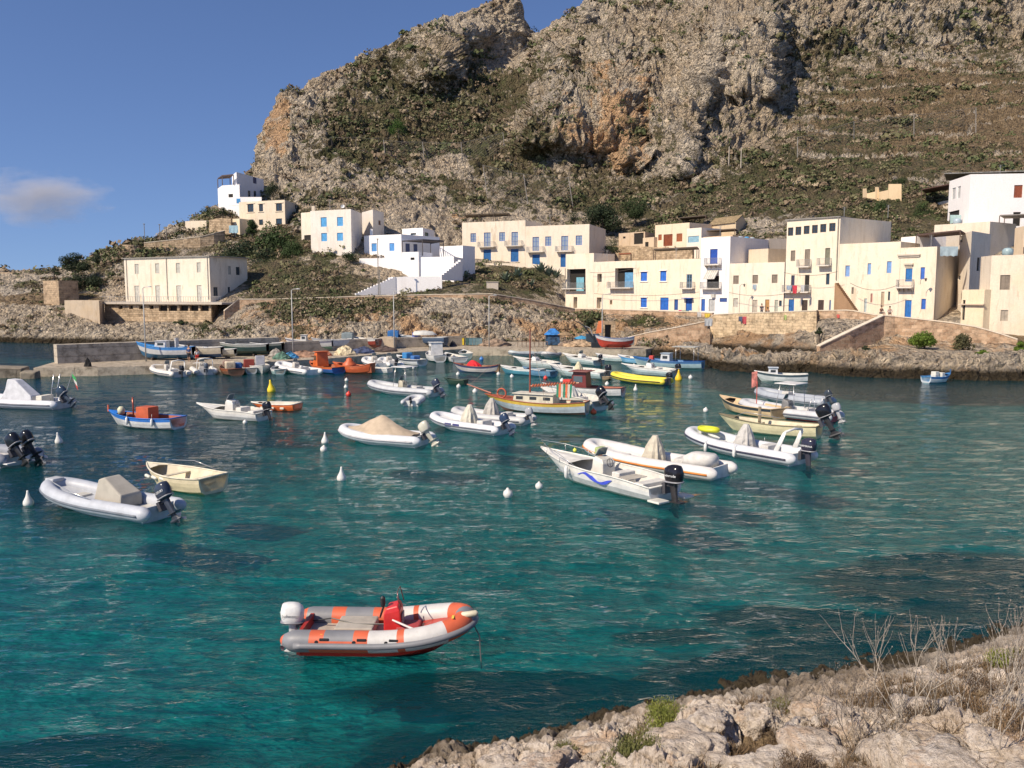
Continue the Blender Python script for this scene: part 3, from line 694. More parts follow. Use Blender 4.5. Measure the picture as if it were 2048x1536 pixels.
def bld(name, label, L, C, R, ztop, zbot, mat, op0=(), op1=(), group=None, rec=.18, cat='house', par=.3, trim=None, back=True, side_m=None):
    """L, C, R: plan points (px at horizon, Y) or None for R with depth; ztop = (px,py) read at C"""
    c = XY(*C); l = XY(*L)
    if isinstance(R, (int, float)):
        d = Vector((c[0]-l[0], c[1]-l[1])).normalized(); n = Vector((-d.y, d.x)); r = (c[0]+n.x*R, c[1]+n.y*R)
    else: r = XY(*R)
    k = (l[0]+r[0]-c[0], l[1]+r[1]-c[1])
    zt = CH+AE(*ztop)[1]*c[1] if isinstance(ztop, tuple) else ztop
    org = (c[0], c[1], zbot); root = thing(name, label, cat, org, group=group)
    f0 = Face(l, c, zbot-2.0, zt); f1 = Face(c, r, zbot-2.0, zt); f2 = Face(r, k, zbot-2, zt); f3 = Face(k, l, zbot-2, zt)
    mb = MB(); todo = []
    for f, ops in ((f0, op0), (f1, op1)):
        hs = []; meta = []
        for o in ops:
            x0, x1, y0, y1, kind = o[:5]; ta, za = f.sz(x0, (y0+y1)/2); tb, _ = f.sz(x1, (y0+y1)/2); xm = (x0+x1)/2
            z1 = f.sz(xm, y0)[1]; z0 = f.sz(xm, y1)[1]
            if tb-ta < .1: continue
            hh = (max(.05, ta), min(f.w-.05, tb), max(f.zb+.02, z0), min(f.zt-.1, z1))
            if hh[1]-hh[0] < .1 or hh[3]-hh[2] < .1: continue
            hs.append(hh); meta.append((kind, o[5] if len(o) > 5 else BLUE, hh))
        wallmesh(mb, f, hs, rec)
        for kd, col, hh in meta: todo.append((f, hh, kd, col))
    for f in (f2, f3): wallmesh(mb, f, [], rec)
    q = [Vector(l), Vector(c), Vector(r), Vector(k)]; cen = sum(q, Vector((0, 0)))/4
    qi = [p+(cen-p).normalized()*.38 for p in q]
    O = [(p.x, p.y, zt) for p in q]; I = [(p.x, p.y, zt) for p in qi]; J = [(p.x, p.y, zt-par) for p in qi]
    for i in range(4):
        j = (i+1) % 4; mb.add([O[i], O[j], I[j], I[i]], [(0, 1, 2, 3)]); mb.add([I[i], I[j], J[j], J[i]], [(0, 1, 2, 3)])
    mb.add(J, [(0, 1, 2, 3)])
    mb.build('wall', mat, root, origin=org)
    for f, hh, kd, col in todo: shutter(f, hh, kd, col, root, org, rec)
    return root, org, f0, f1
def sills(root, org, f, wins, m):
    for (x0, x1, y) in wins:
        mb = MB(); t0, z = f.sz(x0, y); t1 = f.sz(x1, y)[0]; f.slab(mb, t0-.12, t1+.12, z-.09, z, .003, .14)
        mb.build('window_sill', m, root, origin=org)
def rowY(px): a = AE(px, 588)[0]; return 168.4/(1+.993*a)
def rp(px, dy=0): return (px, rowY(px)+dy)
C_OP = lambda c: c
# --- the hall on the left with its stone terrace
hall_ops = [(x, x+8, y, y+20, 'shut', (.62, .6, .52)) for x, y in ((269.5, 528), (310.5, 527), (352, 526), (393.5, 525))]+[(x, x+9.5, y, y+32, 'shut', (.66, .64, .56)) for x, y in ((269.5, 571.5), (311, 571), (353, 571), (394, 570.5))]
r, og, f0, f1 = bld('hall', 'long cream two storey hall on a stone terrace above the jetty', (251, 160), (421, 150), (496, 158.5), (421, 513), 6.9, plaster((.76, .70, .57), .65), hall_ops,
    [(456, 462, 532, 549, 'shut', (.5, .48, .42)), (472, 480, 534, 550, 'dark'), (427, 436, 574, 592, 'pane', (.2, .2, .2)), (456, 461, 574, 594, 'dark'), (473, 481, 577, 587, 'dark')])
mb = MB(); f0.slab(mb, -.3, f0.w+.3, f0.zt, f0.zt+.14, -9.5, .3); mb.build('roof', paint((.3, .28, .25), .8), r, origin=og)
for px in (254.5, 334.5, 416.5):
    mb = MB(); t, z = f0.sz(px, 560); mb.tube([f0.pt(t, f0.zt-.05, .1), f0.pt(t, 7, .1)], .06, 6); mb.build('drainpipe', paint((.45, .42, .36), .6), r, origin=og)
STN = stone((.56, .43, .29), (.38, .28, .18), (.24, .18, .12), bw=.8, rh=.38); STN2 = stone((.62, .48, .32), (.54, .41, .27), (.48, .37, .25), 1, bw=.7, rh=.22)
# terrace below the hall
def prism(mb, poly, z0, z1, mi=0):
    n = len(poly); b = [(p[0], p[1], z0) for p in poly]; t = [(p[0], p[1], z1) for p in poly]
    mb.add(b+t, [tuple(range(n))[::-1], tuple(range(n, 2*n))]+[(i, (i+1) % n, n+(i+1) % n, n+i) for i in range(n)], mi); return mb
tl, tc = XY(208, 151), XY(421, 144.2); tr = XY(452, 152)
d = (Vector(tc)-Vector(tl)).normalized(); nn = Vector((-d.y, d.x))
r = thing('stone_terrace', 'stone terrace base with a row of dark openings under the cream hall', 'terrace', (tc[0], tc[1], 0))
ft = Face(tl, tc, .5, W(421, 609)[2] if 0 else CH+AE(421, 609)[1]*tc[1]); fs = Face(tc, tr, .5, ft.zt)
mb = MB(); ops = [(x, x+8, 611, 618) for x in (237, 258, 278, 299)]+[(x, x+17, 611, 622) for x in (317.5, 337, 359, 379.5, 400.5)]
hs = []
for (x0, x1, y0, y1) in ops:
    t0 = ft.sz(x0, 615)[0]; t1 = ft.sz(x1, 615)[0]; hs.append((t0, min(t1, ft.w-.1), ft.sz(x0, y1)[1], ft.sz(x0, y0)[1]))
wallmesh(mb, ft, hs, .5); wallmesh(mb, fs, [], .3)
k3 = (tl[0]+(tr[0]-tc[0]), tl[1]+tr[1]-tc[1]); wallmesh(mb, Face(k3, tl, .5, ft.zt), [])
mb.build('wall', STN, r, origin=(tc[0], tc[1], 0))
for h in hs: mb = MB(); ft.slab(mb, h[0], h[1], h[2], h[3], -.6, -.5); mb.build('opening', paint((.02, .018, .015), .9), r, origin=(tc[0], tc[1], 0))
mb = MB(); ft.slab(mb, -.8, ft.w+2.6, ft.zt+.004, ft.zt+.35, -10, .6); mb.build('slab', plaster((.55, .5, .42), .7), r, origin=(tc[0], tc[1], 0))
mb = MB(); railing(mb, ft, -.5, ft.w+2.3, ft.zt+.35, ft.zt+1.3, .4, step=.5, r=.025); mb.build('railing', RAILM(), r, origin=(tc[0], tc[1], 0))
def simple_block(name, label, cat, L, C, R, ztop, zbot, mat, group=None):
    return bld(name, label, L, C, R, ztop, zbot, mat, cat=cat, group=group, par=.15)
simple_block('stone_annex', 'windowless brownish block wall left of the stone terrace', 'wall', (128, 150), (197, 146), (207, 152), (197, 601), 2.2, plaster((.50, .42, .31), .9))
simple_block('stone_hut', 'small ruined stone hut on the headland below the trees', 'hut', (87, 160), (118, 158), 4, (118, 561), 6.0, stone(*STONEW, sc=.8))
# round ruined turret + terrace walls on the skyline
mb = MB(); c = XY(268, 184); mb.lathe([(2.1, -3), (2.0, 0), (1.95, 2.2), (1.9, 2.6), (1.5, 2.62), (1.45, 1.6)], (0, 0, 0), 20)
o = mb.build('stone_turret', stone(*STONEW, sc=.9), smooth=False); o.location = (c[0], c[1], CH+AE(268, 515)[1]*184); tag(o, 'round ruined stone turret at the end of the hilltop wall', 'turret')
def ribbonwall(name, label, pts, thick=.5, mat=None, cap=None, cat='wall', group=None, caph=.12):
    """pts: (px, pytop, pybot, Y)"""
    c0 = P(pts[0][0], pts[0][2], pts[0][3]); root = None
    T = [P(p[0], p[1], p[3]) for p in pts]; B = [P(p[0], p[2], p[3]) for p in pts]
    mb = MB(); n = len(pts); off = []
    for i in range(n):
        a, b = T[max(0, i-1)], T[min(n-1, i+1)]; dd = Vector((b[0]-a[0], b[1]-a[1])).normalized(); off.append((-dd.y*thick, dd.x*thick))
    rings = [[(B[i][0], B[i][1], B[i][2]), (T[i][0], T[i][1], T[i][2]), (T[i][0]+off[i][0], T[i][1]+off[i][1], T[i][2]), (B[i][0]+off[i][0], B[i][1]+off[i][1], B[i][2])] for i in range(n)]
    mb.loft(rings, True, True)
    if cap is None:
        o = mb.build(name, mat or STN, origin=c0); tag(o, label, cat, group); return o
    root = thing(name, label, cat, c0, group=group)
    mb.build('wall', mat or STN, root, origin=c0)
    cb = MB(); rr = []
    for i in range(n):
        ox, oy = off[i]; l = math.hypot(ox, oy); ux, uy = ox/l, oy/l; t = T[i]
        lo, hi = -.07, thick+.07
        rr.append([(t[0]+ux*lo, t[1]+uy*lo, t[2]+.004), (t[0]+ux*lo, t[1]+uy*lo, t[2]+caph), (t[0]+ux*hi, t[1]+uy*hi, t[2]+caph), (t[0]+ux*hi, t[1]+uy*hi, t[2]+.004)])
    cb.loft(rr, True, True); cb.build('coping', cap, root, origin=c0); return root
CAP = plaster((.72, .64, .5), .6); CAPW = plaster((.86, .84, .78), .4)
ribbonwall('terrace_wall', 'long tan stone retaining wall climbing the hill above the cream hall', [(288, 486, 506, 181), (345, 480, 506, 181), (400, 474, 502, 181), (428, 467, 500, 182), (450, 462, 500, 184)], .6, STN, CAP)
ribbonwall('garden_wall', 'tan stone wall below the cream hillside house beside the pines', [(418, 440, 470, 189), (440, 436, 470, 188), (462, 437, 468, 187)], .5, STN)
simple_block('flat_roof_shed', 'small flat roofed cream shed on the hilltop left of the pines', 'shed', (376, 194), (418, 192), 4, (418, 441), 20.5, plaster(CREAM2, .6))
ribbonwall('ruined_wall', 'crumbling low stone wall along the far left headland crest', [(-60, 546, 575, 190), (0, 545, 575, 188), (27, 545, 572, 187), (28, 553, 572, 187), (60, 550, 570, 186), (95, 552, 566, 186), (130, 552, 566, 186)], .8, STN)
# --- cubist white villa on the crest
r, og, f0, f1 = bld('villa', 'white cube villa on the hill crest against the sky', (472, 209), (481, 203), (534, 216), (481, 344), 26, plaster((.84, .85, .86), .15), [(475, 478, 355, 368, 'shut', (.5, .5, .5))],
    [(506, 513, 354, 367, 'shut', (.02, .05, .16)), (496, 501.5, 381.5, 395, 'dark'), (507.5, 513, 382, 396, 'dark')], rec=.15)
r2, og, f0, f1 = bld('villa_wing', 'low white wing with arches and terrace left of the crest villa', (443, 209), (452, 203), (486, 201), (452, 371), 26, plaster((.86, .86, .84), .15), [(445, 450, 380, 400, 'void')], [(457, 466, 388, 396, 'void')])
mb = MB()
fr_ = Face(XY(443, 209), XY(452, 203), 0, 1)
zt = CH+AE(452, 352)[1]*203; zb = CH+AE(452, 371)[1]*203
cs = [XY(443.5, 208.5), XY(452.5, 203.3), XY(475, 201.5), XY(468, 207)]
r = thing('pergola', 'dark timber pergola against the sky beside the crest villa', 'pergola', (cs[0][0], cs[0][1], zb))
for c in cs:
    m1 = MB(); m1.box((c[0], c[1], (zt+zb)/2), (.16, .16, zt-zb)); m1.build('post', paint((.12, .09, .08), .7), r, origin=(cs[0][0], cs[0][1], zb))
m1 = MB(); prism(m1, cs, zt, zt+.25); m1.build('roof', paint((.09, .06, .06), .8), r, origin=(cs[0][0], cs[0][1], zb))
ribbonwall('terrace_parapet', 'white terrace parapet in front of the crest villa', [(455, 395, 412, 199), (480, 394, 410, 198), (500, 394, 408, 198), (523, 394, 402, 198)], .3, plaster(WHITE, .2))
# cream house among the pines
r, og, f0, f1 = bld('stone_house', 'cream two storey stone house rising behind the dark pines', (484, 192), (574.5, 187), (599, 196), (574, 399.5), 19, plaster(CREAM2, .55),
    [(495, 507, 408, 424, 'pane', DKBROWN), (518, 526, 408, 423, 'pane', DKBROWN), (552, 564, 407, 422, 'pane', DKBROWN), (496, 507, 439, 450, 'dark'), (518, 526, 439, 450, 'dark'), (552, 564, 437, 450, 'dark')],
    [(590, 594, 410, 418, 'dark')])
sills(r, og, f0, [(494, 508, 425), (517, 527, 424), (551, 565, 423)], plaster(CREAM2, .5)); sills(r, og, f0, [(493, 509, 407), (516, 528, 407), (550, 566, 405.5)], plaster(CREAM2, .5))
simple_block('awning_porch', 'pale canopied porch at the left end of the pine hidden house', 'porch', (459, 189), (484, 187.5), 3, (484, 437), 19, plaster((.8, .7, .5), .3))
# pale house with light blue shutters
r, og, f0, f1 = bld('house', 'tall grey white house with four light blue shuttered windows', (624.5, 168), (705, 164), (727, 173), (705, 418), 14, plaster((.77, .73, .65), .6),
    [(641.5, 653.5, 434.5, 453.5, 'shut', LBLUE), (674, 686, 434, 452, 'shut', LBLUE), (642.5, 654, 466, 482.5, 'shut', LBLUE), (674, 686, 465.5, 481.5, 'shut', LBLUE)], [])
m1 = MB(); m1.box((*XY(631, 169), f0.zt+.5), (.6, .6, 1.1)); m1.build('chimney', plaster(CREAM2, .5), r, origin=og)
m1 = MB(); m1.lathe([(.02, -.3), (.38, 0), (.36, .04), (.02, -.2)], (0, 0, 0), 14, M=Matrix.Translation((*XY(689, 166), f0.zt+.7)) @ Matrix.Rotation(1.2, 4, 'X')); m1.build('satellite_dish', paint((.8, .8, .8)), r, origin=og)
bld('house_wing', 'recessed left wing of the light blue shuttered house with a covered porch', (606, 175), (625, 173), 5, (625, 424), 14, plaster((.76, .69, .56), .6), [(608.5, 624, 470, 496, 'void')])
bld('house_extension', 'plain grey extension behind the right side of the light blue shuttered house', (727, 178), (748.5, 172), (770, 178), (748, 419), 14, plaster((.72, .68, .6), .6), [], [(757, 761.5, 441, 450, 'pane', BROWN)])
# white villa with stairs
r, og, f0, f1 = bld('white_villa', 'bright white villa with blue shutters above the white garden stairs', (730, 167), (804, 163), (880, 171), (804, 468.5), 12.5, plaster(WHITE, .12),
    [(743, 753.5, 486.5, 503, 'shut', BLUE2), (778.5, 789, 486, 502, 'shut', BLUE2)], [(811, 820, 487, 506, 'shut', (.05, .08, .2)), (827, 835, 488, 504, 'shut', (.05, .08, .2))])
m1 = MB(); c = XY(745, 168); m1.box((c[0], c[1], f0.zt+.6), (.5, .5, 1.5)); m1.build('chimney', plaster(WHITE, .2), r, origin=og)
bld('roof_room', 'small white roof cube standing on top of the white villa', (806, 176), (847, 173), (870, 181), (847, 455.5), 19, plaster(WHITE, .12), [(821, 832, 466, 470, 'dark')], [(850, 857, 465, 480, 'shut', (.03, .1, .08))])
def stair(mb, p0, p1, w, n, nrm):
    a, b = Vector(p0), Vector(p1)
    for i in range(n):
        t0 = a.lerp(b, i/n); t1 = a.lerp(b, (i+1)/n); zt = max(t0.z, t1.z); c = (t0+t1)/2
        rz = math.atan2(b.y-a.y, b.x-a.x); L = math.hypot(t1.x-t0.x, t1.y-t0.y)
        h = zt-min(a.z, b.z)+.6; mb.box((c.x+nrm[0]*w/2, c.y+nrm[1]*w/2, zt-h/2), (L, w, h), rz)
rt = thing('garden_stairs', 'stepped white garden walls and stairs descending from the white villa', 'stairs', P(712, 590, 147))
og = P(712, 590, 147); wm = plaster(WHITE, .12)
mb = MB(); stair(mb, P(710, 589, 142.5), P(790, 554, 145.5), .5, 13, (0, 1)); mb.build('stepped_wall', wm, rt, origin=og)
mb = MB(); stair(mb, P(882, 553, 145.5), P(924, 520, 153), .5, 9, (-.5, 1)); mb.build('stepped_wall', wm, rt, origin=og)
o = ribbonwall('low_wall', 'x', [(776, 555, 590, 145.6), (812, 553, 588, 145.7), (884, 553, 578, 145.7)], .4, wm); 
for k in ('label', 'category'): del o[k]
o.name = 'retaining_wall'; loc = o.location.copy(); o.parent = rt; o.location = loc-Vector(og)
def blk(nm, L, C, R, ztop, zbot, mat, label, cat='wall', op0=(), op1=()): return bld(nm, label, L, C, R, ztop, zbot, mat, op0, op1, cat=cat, par=.15)
blk('terrace_block', (720, 161), (838, 158.5), (842, 162), (838, 515.5), 9.5, wm, 'lower white storey of the villa with a blue door', 'terrace', [(804.5, 811, 516, 536, 'door', BLUE2)])
blk('terrace_block', (805, 158), (838, 156.5), 5, (838, 503.5), 9, wm, 'white terrace cube beside the blue door', 'terrace', [(821, 829, 515, 520, 'void')])
blk('terrace_block', (838, 157), (908, 154), (926, 162), (908, 513), 8, wm, 'stepped white terrace wall below the dark pergola', 'terrace')
blk('terrace_block', (880, 166), (926, 163), 4, (926, 491), 8, wm, 'white parapet wall where the villa terrace meets the cream house', 'terrace')
zt = CH+AE(850, 482)[1]*160
cs = [XY(806, 161.5), XY(846, 157.5), XY(888, 161), XY(862, 168)]
r = thing('pergola', 'dark slatted pergola shading the white villa terrace', 'pergola', (cs[1][0], cs[1][1], zt-2.6)); og = (cs[1][0], cs[1][1], zt-2.6)
for c in cs: m1 = MB(); m1.box((c[0], c[1], zt-1.4), (.14, .14, 2.8)); m1.build('post', paint((.07, .06, .06), .7), r, origin=og)
m1 = MB()
for i in range(14):
    t = i/13; a = Vector(cs[0]).lerp(Vector(cs[1]), t); b = Vector(cs[3]).lerp(Vector(cs[2]), t); m1.tube([(a.x, a.y, zt+.1), (b.x, b.y, zt+.1)], .09, 4)
for a, b in ((0, 1), (3, 2), (1, 2)): m1.tube([(*cs[a], zt), (*cs[b], zt)], .09, 4)
m1.build('roof_slats', paint((.05, .045, .05), .7), r, origin=og)
# cream house pair with blue windows and four balconies
m_ = plaster((.79, .71, .57), .6)
def w4(*a): return a
opsA = [(941, 952, 466.5, 484, 'pane', BLUE), (968, 981, 465, 493.5, 'pane', BLUE), (998.5, 1010, 464.5, 482, 'pane', BLUE), (1023, 1036, 464, 491.5, 'pane', BLUE), (967, 982, 499, 525, 'door', (.02, .13, .36)), (1021.5, 1037, 498, 523.5, 'door', (.02, .13, .36))]
r, og, f0, f1 = bld('house', 'cream left house with grey panes in blue frames and a straw roof pergola', (925, 184), (1050.5, 178), 9, (1050, 440.5), 15.2, m_, opsA)
for a, b, y in ((958.5, 991, 494), (1012, 1046, 492)): balcony(f0, r, og, a, b, y, 1.0)
opsB = [(1065, 1078, 474, 501.5, 'pane', BLUE), (1090.5, 1102.5, 473, 491.5, 'pane', BLUE), (1122.5, 1136, 472, 500.5, 'pane', BLUE), (1151.5, 1164, 471, 490, 'pane', BLUE), (1064.5, 1079.5, 509, 535.5, 'door', (.02, .13, .36)), (1121, 1131.5, 508, 534, 'door', (.02, .13, .36))]
r, og, f0, f1 = bld('house', 'cream right house of the pair with bright blue window frames and a shaded side wall', (1050.7, 178), (1177.5, 172), (1210, 186), (1177, 448), 15, m_, opsB)
for a, b, y in ((1056, 1089, 504), (1113.5, 1147, 503)): balcony(f0, r, og, a, b, y, 1.0)
zt = CH+AE(975, 428)[1]*181; cs = [XY(930, 184), XY(1018, 180.5), XY(1022, 186), XY(934, 190)]
r = thing('pergola', 'straw roofed pergola on the cream house roof terrace', 'pergola', (cs[0][0], cs[0][1], zt-2.4)); og = (cs[0][0], cs[0][1], zt-2.4)
for t in (0, .33, .66, 1):
    for e in (0, 3):
        a = Vector(cs[0]).lerp(Vector(cs[1]), t) if e == 0 else Vector(cs[3]).lerp(Vector(cs[2]), t)
        m1 = MB(); m1.tube([(a.x, a.y, zt-2.2), (a.x, a.y, zt)], .06, 5); m1.build('post', paint((.12, .09, .07), .8), r, origin=og)
m1 = MB(); prism(m1, [(p[0], p[1]) for p in cs], zt, zt+.22); m1.build('roof', paint((.11, .085, .06), .95, .4), r, origin=og)
ribbonwall('garden_wall', 'low cream plinth wall under the cream house pair', [(940, 527, 545, 180), (1052, 526, 545, 176), (1130, 536, 552, 172)], .3, m_)
# upper row behind
r, og, f0, f1 = bld('ruin', 'roofless stone ruin beside the dark bushes', (1236, 190), (1288, 184), (1306, 190), (1288, 463), 19, plaster((.6, .48, .34), .9), [(1246, 1251, 473, 477, 'void'), (1268, 1287, 466, 488, 'void')])
r, og, f0, f1 = bld('house', 'upper cream house with red brown shutters', (1308, 182), (1376, 175), 8, (1376, 445), 17, plaster((.80, .67, .49), .4), [(1316.5, 1323.5, 469, 480.5, 'shut', (.36, .12, .05)), (1327, 1345, 468.5, 492, 'door', (.25, .07, .03)), (1353, 1364.5, 467, 483, 'shut', (.36, .12, .05))])
bld('house_wing', 'small pale wing with a faded blue panel right of the brown shuttered house', (1371, 172), (1400, 169), 6, (1400, 455), 17, plaster((.84, .78, .66), .3), [(1376, 1398, 472, 485, 'shut', (.3, .5, .6))])
mb = MB(); og = XY(1405, 182); zz = CH+AE(1416, 430)[1]*180
r = thing('shed', 'tiled roof shed with tan walls above the white tower house', 'shed', (*XY(1468, 170), 20)); og = (*XY(1468, 170), 20)
fa = Face(XY(1414, 181), XY(1468, 173), 17, CH+AE(1468, 444)[1]*173); fb = Face(XY(1468, 173), XY(1492, 180), 17, fa.zt)
mb = MB(); wallmesh(mb, fa, []); wallmesh(mb, fb, [])
a_, b_, c_ = Vector(XY(1468, 173)), Vector(XY(1492, 180)), Vector(XY(1414, 181)); d_ = c_+(b_-a_); mid = (a_+b_)/2; mid2 = (c_+d_)/2
mb.add([(a_.x, a_.y, fa.zt), (b_.x, b_.y, fa.zt), (mid.x, mid.y, fa.zt+1.6)], [(0, 1, 2)]); mb.build('wall', plaster((.66, .54, .36), .6), r, origin=og)
mb = MB(); nu = fa.n*.3; mb.add([(c_.x+nu.x, c_.y+nu.y, fa.zt-.1), (a_.x+nu.x, a_.y+nu.y, fa.zt-.1), (mid.x, mid.y, fa.zt+1.75), (mid2.x, mid2.y, fa.zt+1.75)], [(0, 1, 2, 3)])
mb.add([(d_.x, d_.y, fa.zt), (b_.x, b_.y, fa.zt), (mid.x, mid.y, fa.zt+1.75), (mid2.x, mid2.y, fa.zt+1.75)], [(3, 2, 1, 0)]); mb.build('roof', paint((.30, .22, .12), .9, .3), r, origin=og)
def lean_roof(label, pts, z0, z1, mcol, post=0, cat='canopy', name='lean_to_canopy'):
    """flat roof over plan pts with posts"""
    q = [XY(*p) for p in pts]; r = thing(name, label, cat, (q[0][0], q[0][1], z0)); og = (q[0][0], q[0][1], z0)
    m1 = MB(); prism(m1, q, z1, z1+.18); m1.build('roof', mcol, r, origin=og)
    for c in q: m1 = MB(); m1.tube([(c[0], c[1], z0), (c[0], c[1], z1)], .07, 5); m1.build('post', paint((.12, .08, .06), .8), r, origin=og)
    return r
DKR = paint((.09, .07, .055), .9)
lean_roof('dark lean-to canopy above the white tower house roof', [(1398, 171), (1466, 165), (1472, 170), (1404, 176)], CH+AE(1440, 475)[1]*168, CH+AE(1440, 461)[1]*168, DKR)
lean_roof('small dark roofed shelter among the boulders behind the brown shuttered house', [(1356, 190), (1408, 184), (1412, 190), (1360, 196)], CH+AE(1380, 446)[1]*187, CH+AE(1380, 434)[1]*187, DKR)
lean_roof('plant covered reed canopy on the flat roof behind the street houses', [(1306, 150.5), (1392, 143.5), (1396, 150), (1310, 157)], CH+AE(1340, 522)[1]*148, CH+AE(1340, 498)[1]*148, DKR)
lean_roof('tiny timber table shelter on the roof terrace above the plain balconies', [(1237, 155), (1260, 153), (1262, 156), (1239, 158)], CH+AE(1250, 522)[1]*154, CH+AE(1250, 508)[1]*154, paint(BROWN, .8))
ribbonwall('retaining_wall', 'mossy stone retaining wall behind the roof canopies', [(1215, 492, 530, 182), (1245, 491, 530, 180), (1310, 494, 530, 172), (1385, 497, 530, 165)], .5, STN)
bld('house', 'small tan stone house with dark doorway left of the brown shuttered house', (1284, 184), (1306, 181), 5, (1306, 474), 17, plaster((.66, .54, .38), .6), [(1290, 1297, 484, 500, 'void')])
bld('house', 'low ochre house with a blue door under the tiled roof shed', (1404, 168), (1462, 162), 5, (1462, 470), 14, plaster((.70, .52, .33), .5), [(1412, 1421, 478, 500, 'void'), (1440, 1450, 476, 492, 'pane', BROWN)])
bld('house', 'plain sandstone coloured block between the annex and the tallest house', (1536, 147), (1569, 142), 5, (1569, 500), 9, plaster((.66, .56, .42), .6), [(1545, 1550, 512, 518, 'dark')])
bld('house', 'cream cube with a small brown window above the dark roofed terrace', (1834, 140), (1862, 135), 5, (1862, 470), 12, plaster((.76, .68, .54), .5), [(1842, 1849, 478, 488, 'pane', BROWN)])
# street row, left to right
r, og, f0, f1 = bld('house', 'cream corner house at the left end of the street row with a recessed balcony', rp(1131), rp(1187), 6, (1160, 506), 5.6, plaster((.82, .74, .59), .6), [(1134, 1171, 538, 582, 'void'), (1147, 1154.5, 594, 616, 'door', (.5, .45, .36))], rec=.9)
m1 = MB(); t0, z = f0.sz(1147, 582); t1 = f0.sz(1162, 582)[0]; f0.slab(m1, t0, t1, z, z+2.5, -.86, -.8); m1.build('door', paint((.18, .42, .52), .4), r, origin=og)
balcony(f0, r, og, 1131, 1171, 577, 1.0)
r, og, f0, f1 = bld('house', 'cream street house with two plain balconies and unpainted stone ground floor', rp(1187.2), rp(1272.8), 9, (1272.8, 521), 5.4, plaster((.82, .73, .58), .65),
    [(1194.5, 1203.5, 547.5, 564, 'pane', (.3, .28, .24)), (1230, 1266.5, 536, 575, 'void'), (1176.5, 1181, 593, 616, 'door', (.7, .66, .55)), (1193.5, 1203, 595, 617, 'shut', (.72, .66, .54)), (1219.5, 1224.5, 600, 609, 'dark')], rec=.9)
m1 = MB(); t0, z = f0.sz(1244, 575); t1 = f0.sz(1261, 575)[0]; f0.slab(m1, t0, t1, z, z+2.6, -.86, -.8); m1.build('door', paint((.12, .3, .5), .4), r, origin=og)
balcony(f0, r, og, 1220, 1267, 575.5, 1.0)
r, og, f0, f1 = bld('house', 'cream street house with square bright blue shutters and a small iron balcony', rp(1273), rp(1399.5), 9, (1399, 517), 5.2, plaster((.83, .75, .58), .65),
    [(1281.5, 1294, 543.5, 562, 'shut', (.04, .17, .6)), (1320.5, 1332.5, 541.5, 562, 'shut', (.04, .17, .6)), (1373, 1384, 548.5, 576, 'pane', (.2, .35, .5)), (1281.5, 1293.5, 595, 614.5, 'shut', (.04, .17, .6)), (1320.5, 1337, 595, 620, 'door', (.03, .15, .55)), (1348.5, 1356, 598.5, 620, 'door', (.04, .1, .3)), (1371.5, 1384, 597, 621, 'door', (.03, .13, .45))])
balcony(f0, r, og, 1364, 1390, 576.5, .8); sills(r, og, f0, [(1281, 1295, 563), (1320, 1333, 563), (1281, 1294, 615.5)], plaster(WHITE, .2)); sills(r, og, f0, [(1281, 1295, 542.5), (1320, 1333, 540.5), (1281, 1294, 594)], plaster(WHITE, .2))
m1 = MB(); t0, z = f0.sz(1368, 597); t1 = f0.sz(1387, 597)[0]; f0.slab(m1, t0, t1, z, z+.12, .003, .8); m1.build('door_canopy', paint((.03, .1, .4), .5), r, origin=og)
r, og, f0, f1 = bld('tower_house', 'tall narrow white house with a striped awning over its balcony', rp(1399.8), rp(1458), 13, (1457, 472.5), 5.0, plaster((.86, .85, .82), .3),
    [(1420, 1435, 498, 528, 'door', (.02, .08, .4)), (1414, 1438, 552, 577, 'void'), (1402.5, 1410, 598, 622, 'door', (.04, .13, .45)), (1417.5, 1429.5, 598, 623, 'door', (.6, .6, .58)), (1439.5, 1454, 596, 604, 'shut', (.05, .1, .3))])
balcony(f0, r, og, 1413, 1443, 529.5, .9, corb=True); balcony(f0, r, og, 1405, 1443, 577, .9)
t0, z = f0.sz(1414, 540); t1, _ = f0.sz(1438, 540); z2 = f0.sz(1430, 558)[1]
aw = MB()
for i in range(12):
    a = t0+(t1-t0)*i/12; b = t0+(t1-t0)*(i+1)/12; aw.add([f0.pt(a, z, .02), f0.pt(b, z, .02), f0.pt(b-.1, z2, 1.15), f0.pt(a-.1, z2, 1.15)], [(0, 1, 2, 3)], i % 2)
    aw.add([f0.pt(a, z-.04, .02), f0.pt(b, z-.04, .02), f0.pt(b-.1, z2-.04, 1.15), f0.pt(a-.1, z2-.04, 1.15)], [(3, 2, 1, 0)], i % 2)
o = aw.build('awning', [paint((.75, .72, .62), .9), paint((.38, .36, .33), .9)], r, origin=og)
m1 = MB(); f0.slab(m1, f0.sz(1424, 590)[0], f0.sz(1431, 590)[0], f0.sz(1424, 595)[1], f0.sz(1424, 588)[1], .01, .35); m1.build('air_conditioner', paint((.6, .58, .52)), r, origin=og)
simple_block('grey_annex', 'grey rendered annex behind the striped awning house', 'house', (1500, 150), (1535, 143), 6, (1535, 477), 8, plaster((.42, .38, .33), .7))
simple_block('roof_room', 'tan roof room standing behind the brown windowed street house', 'house', rp(1495, 5), rp(1534, 4), 5, (1534, 497), 8, plaster((.62, .53, .4), .6))
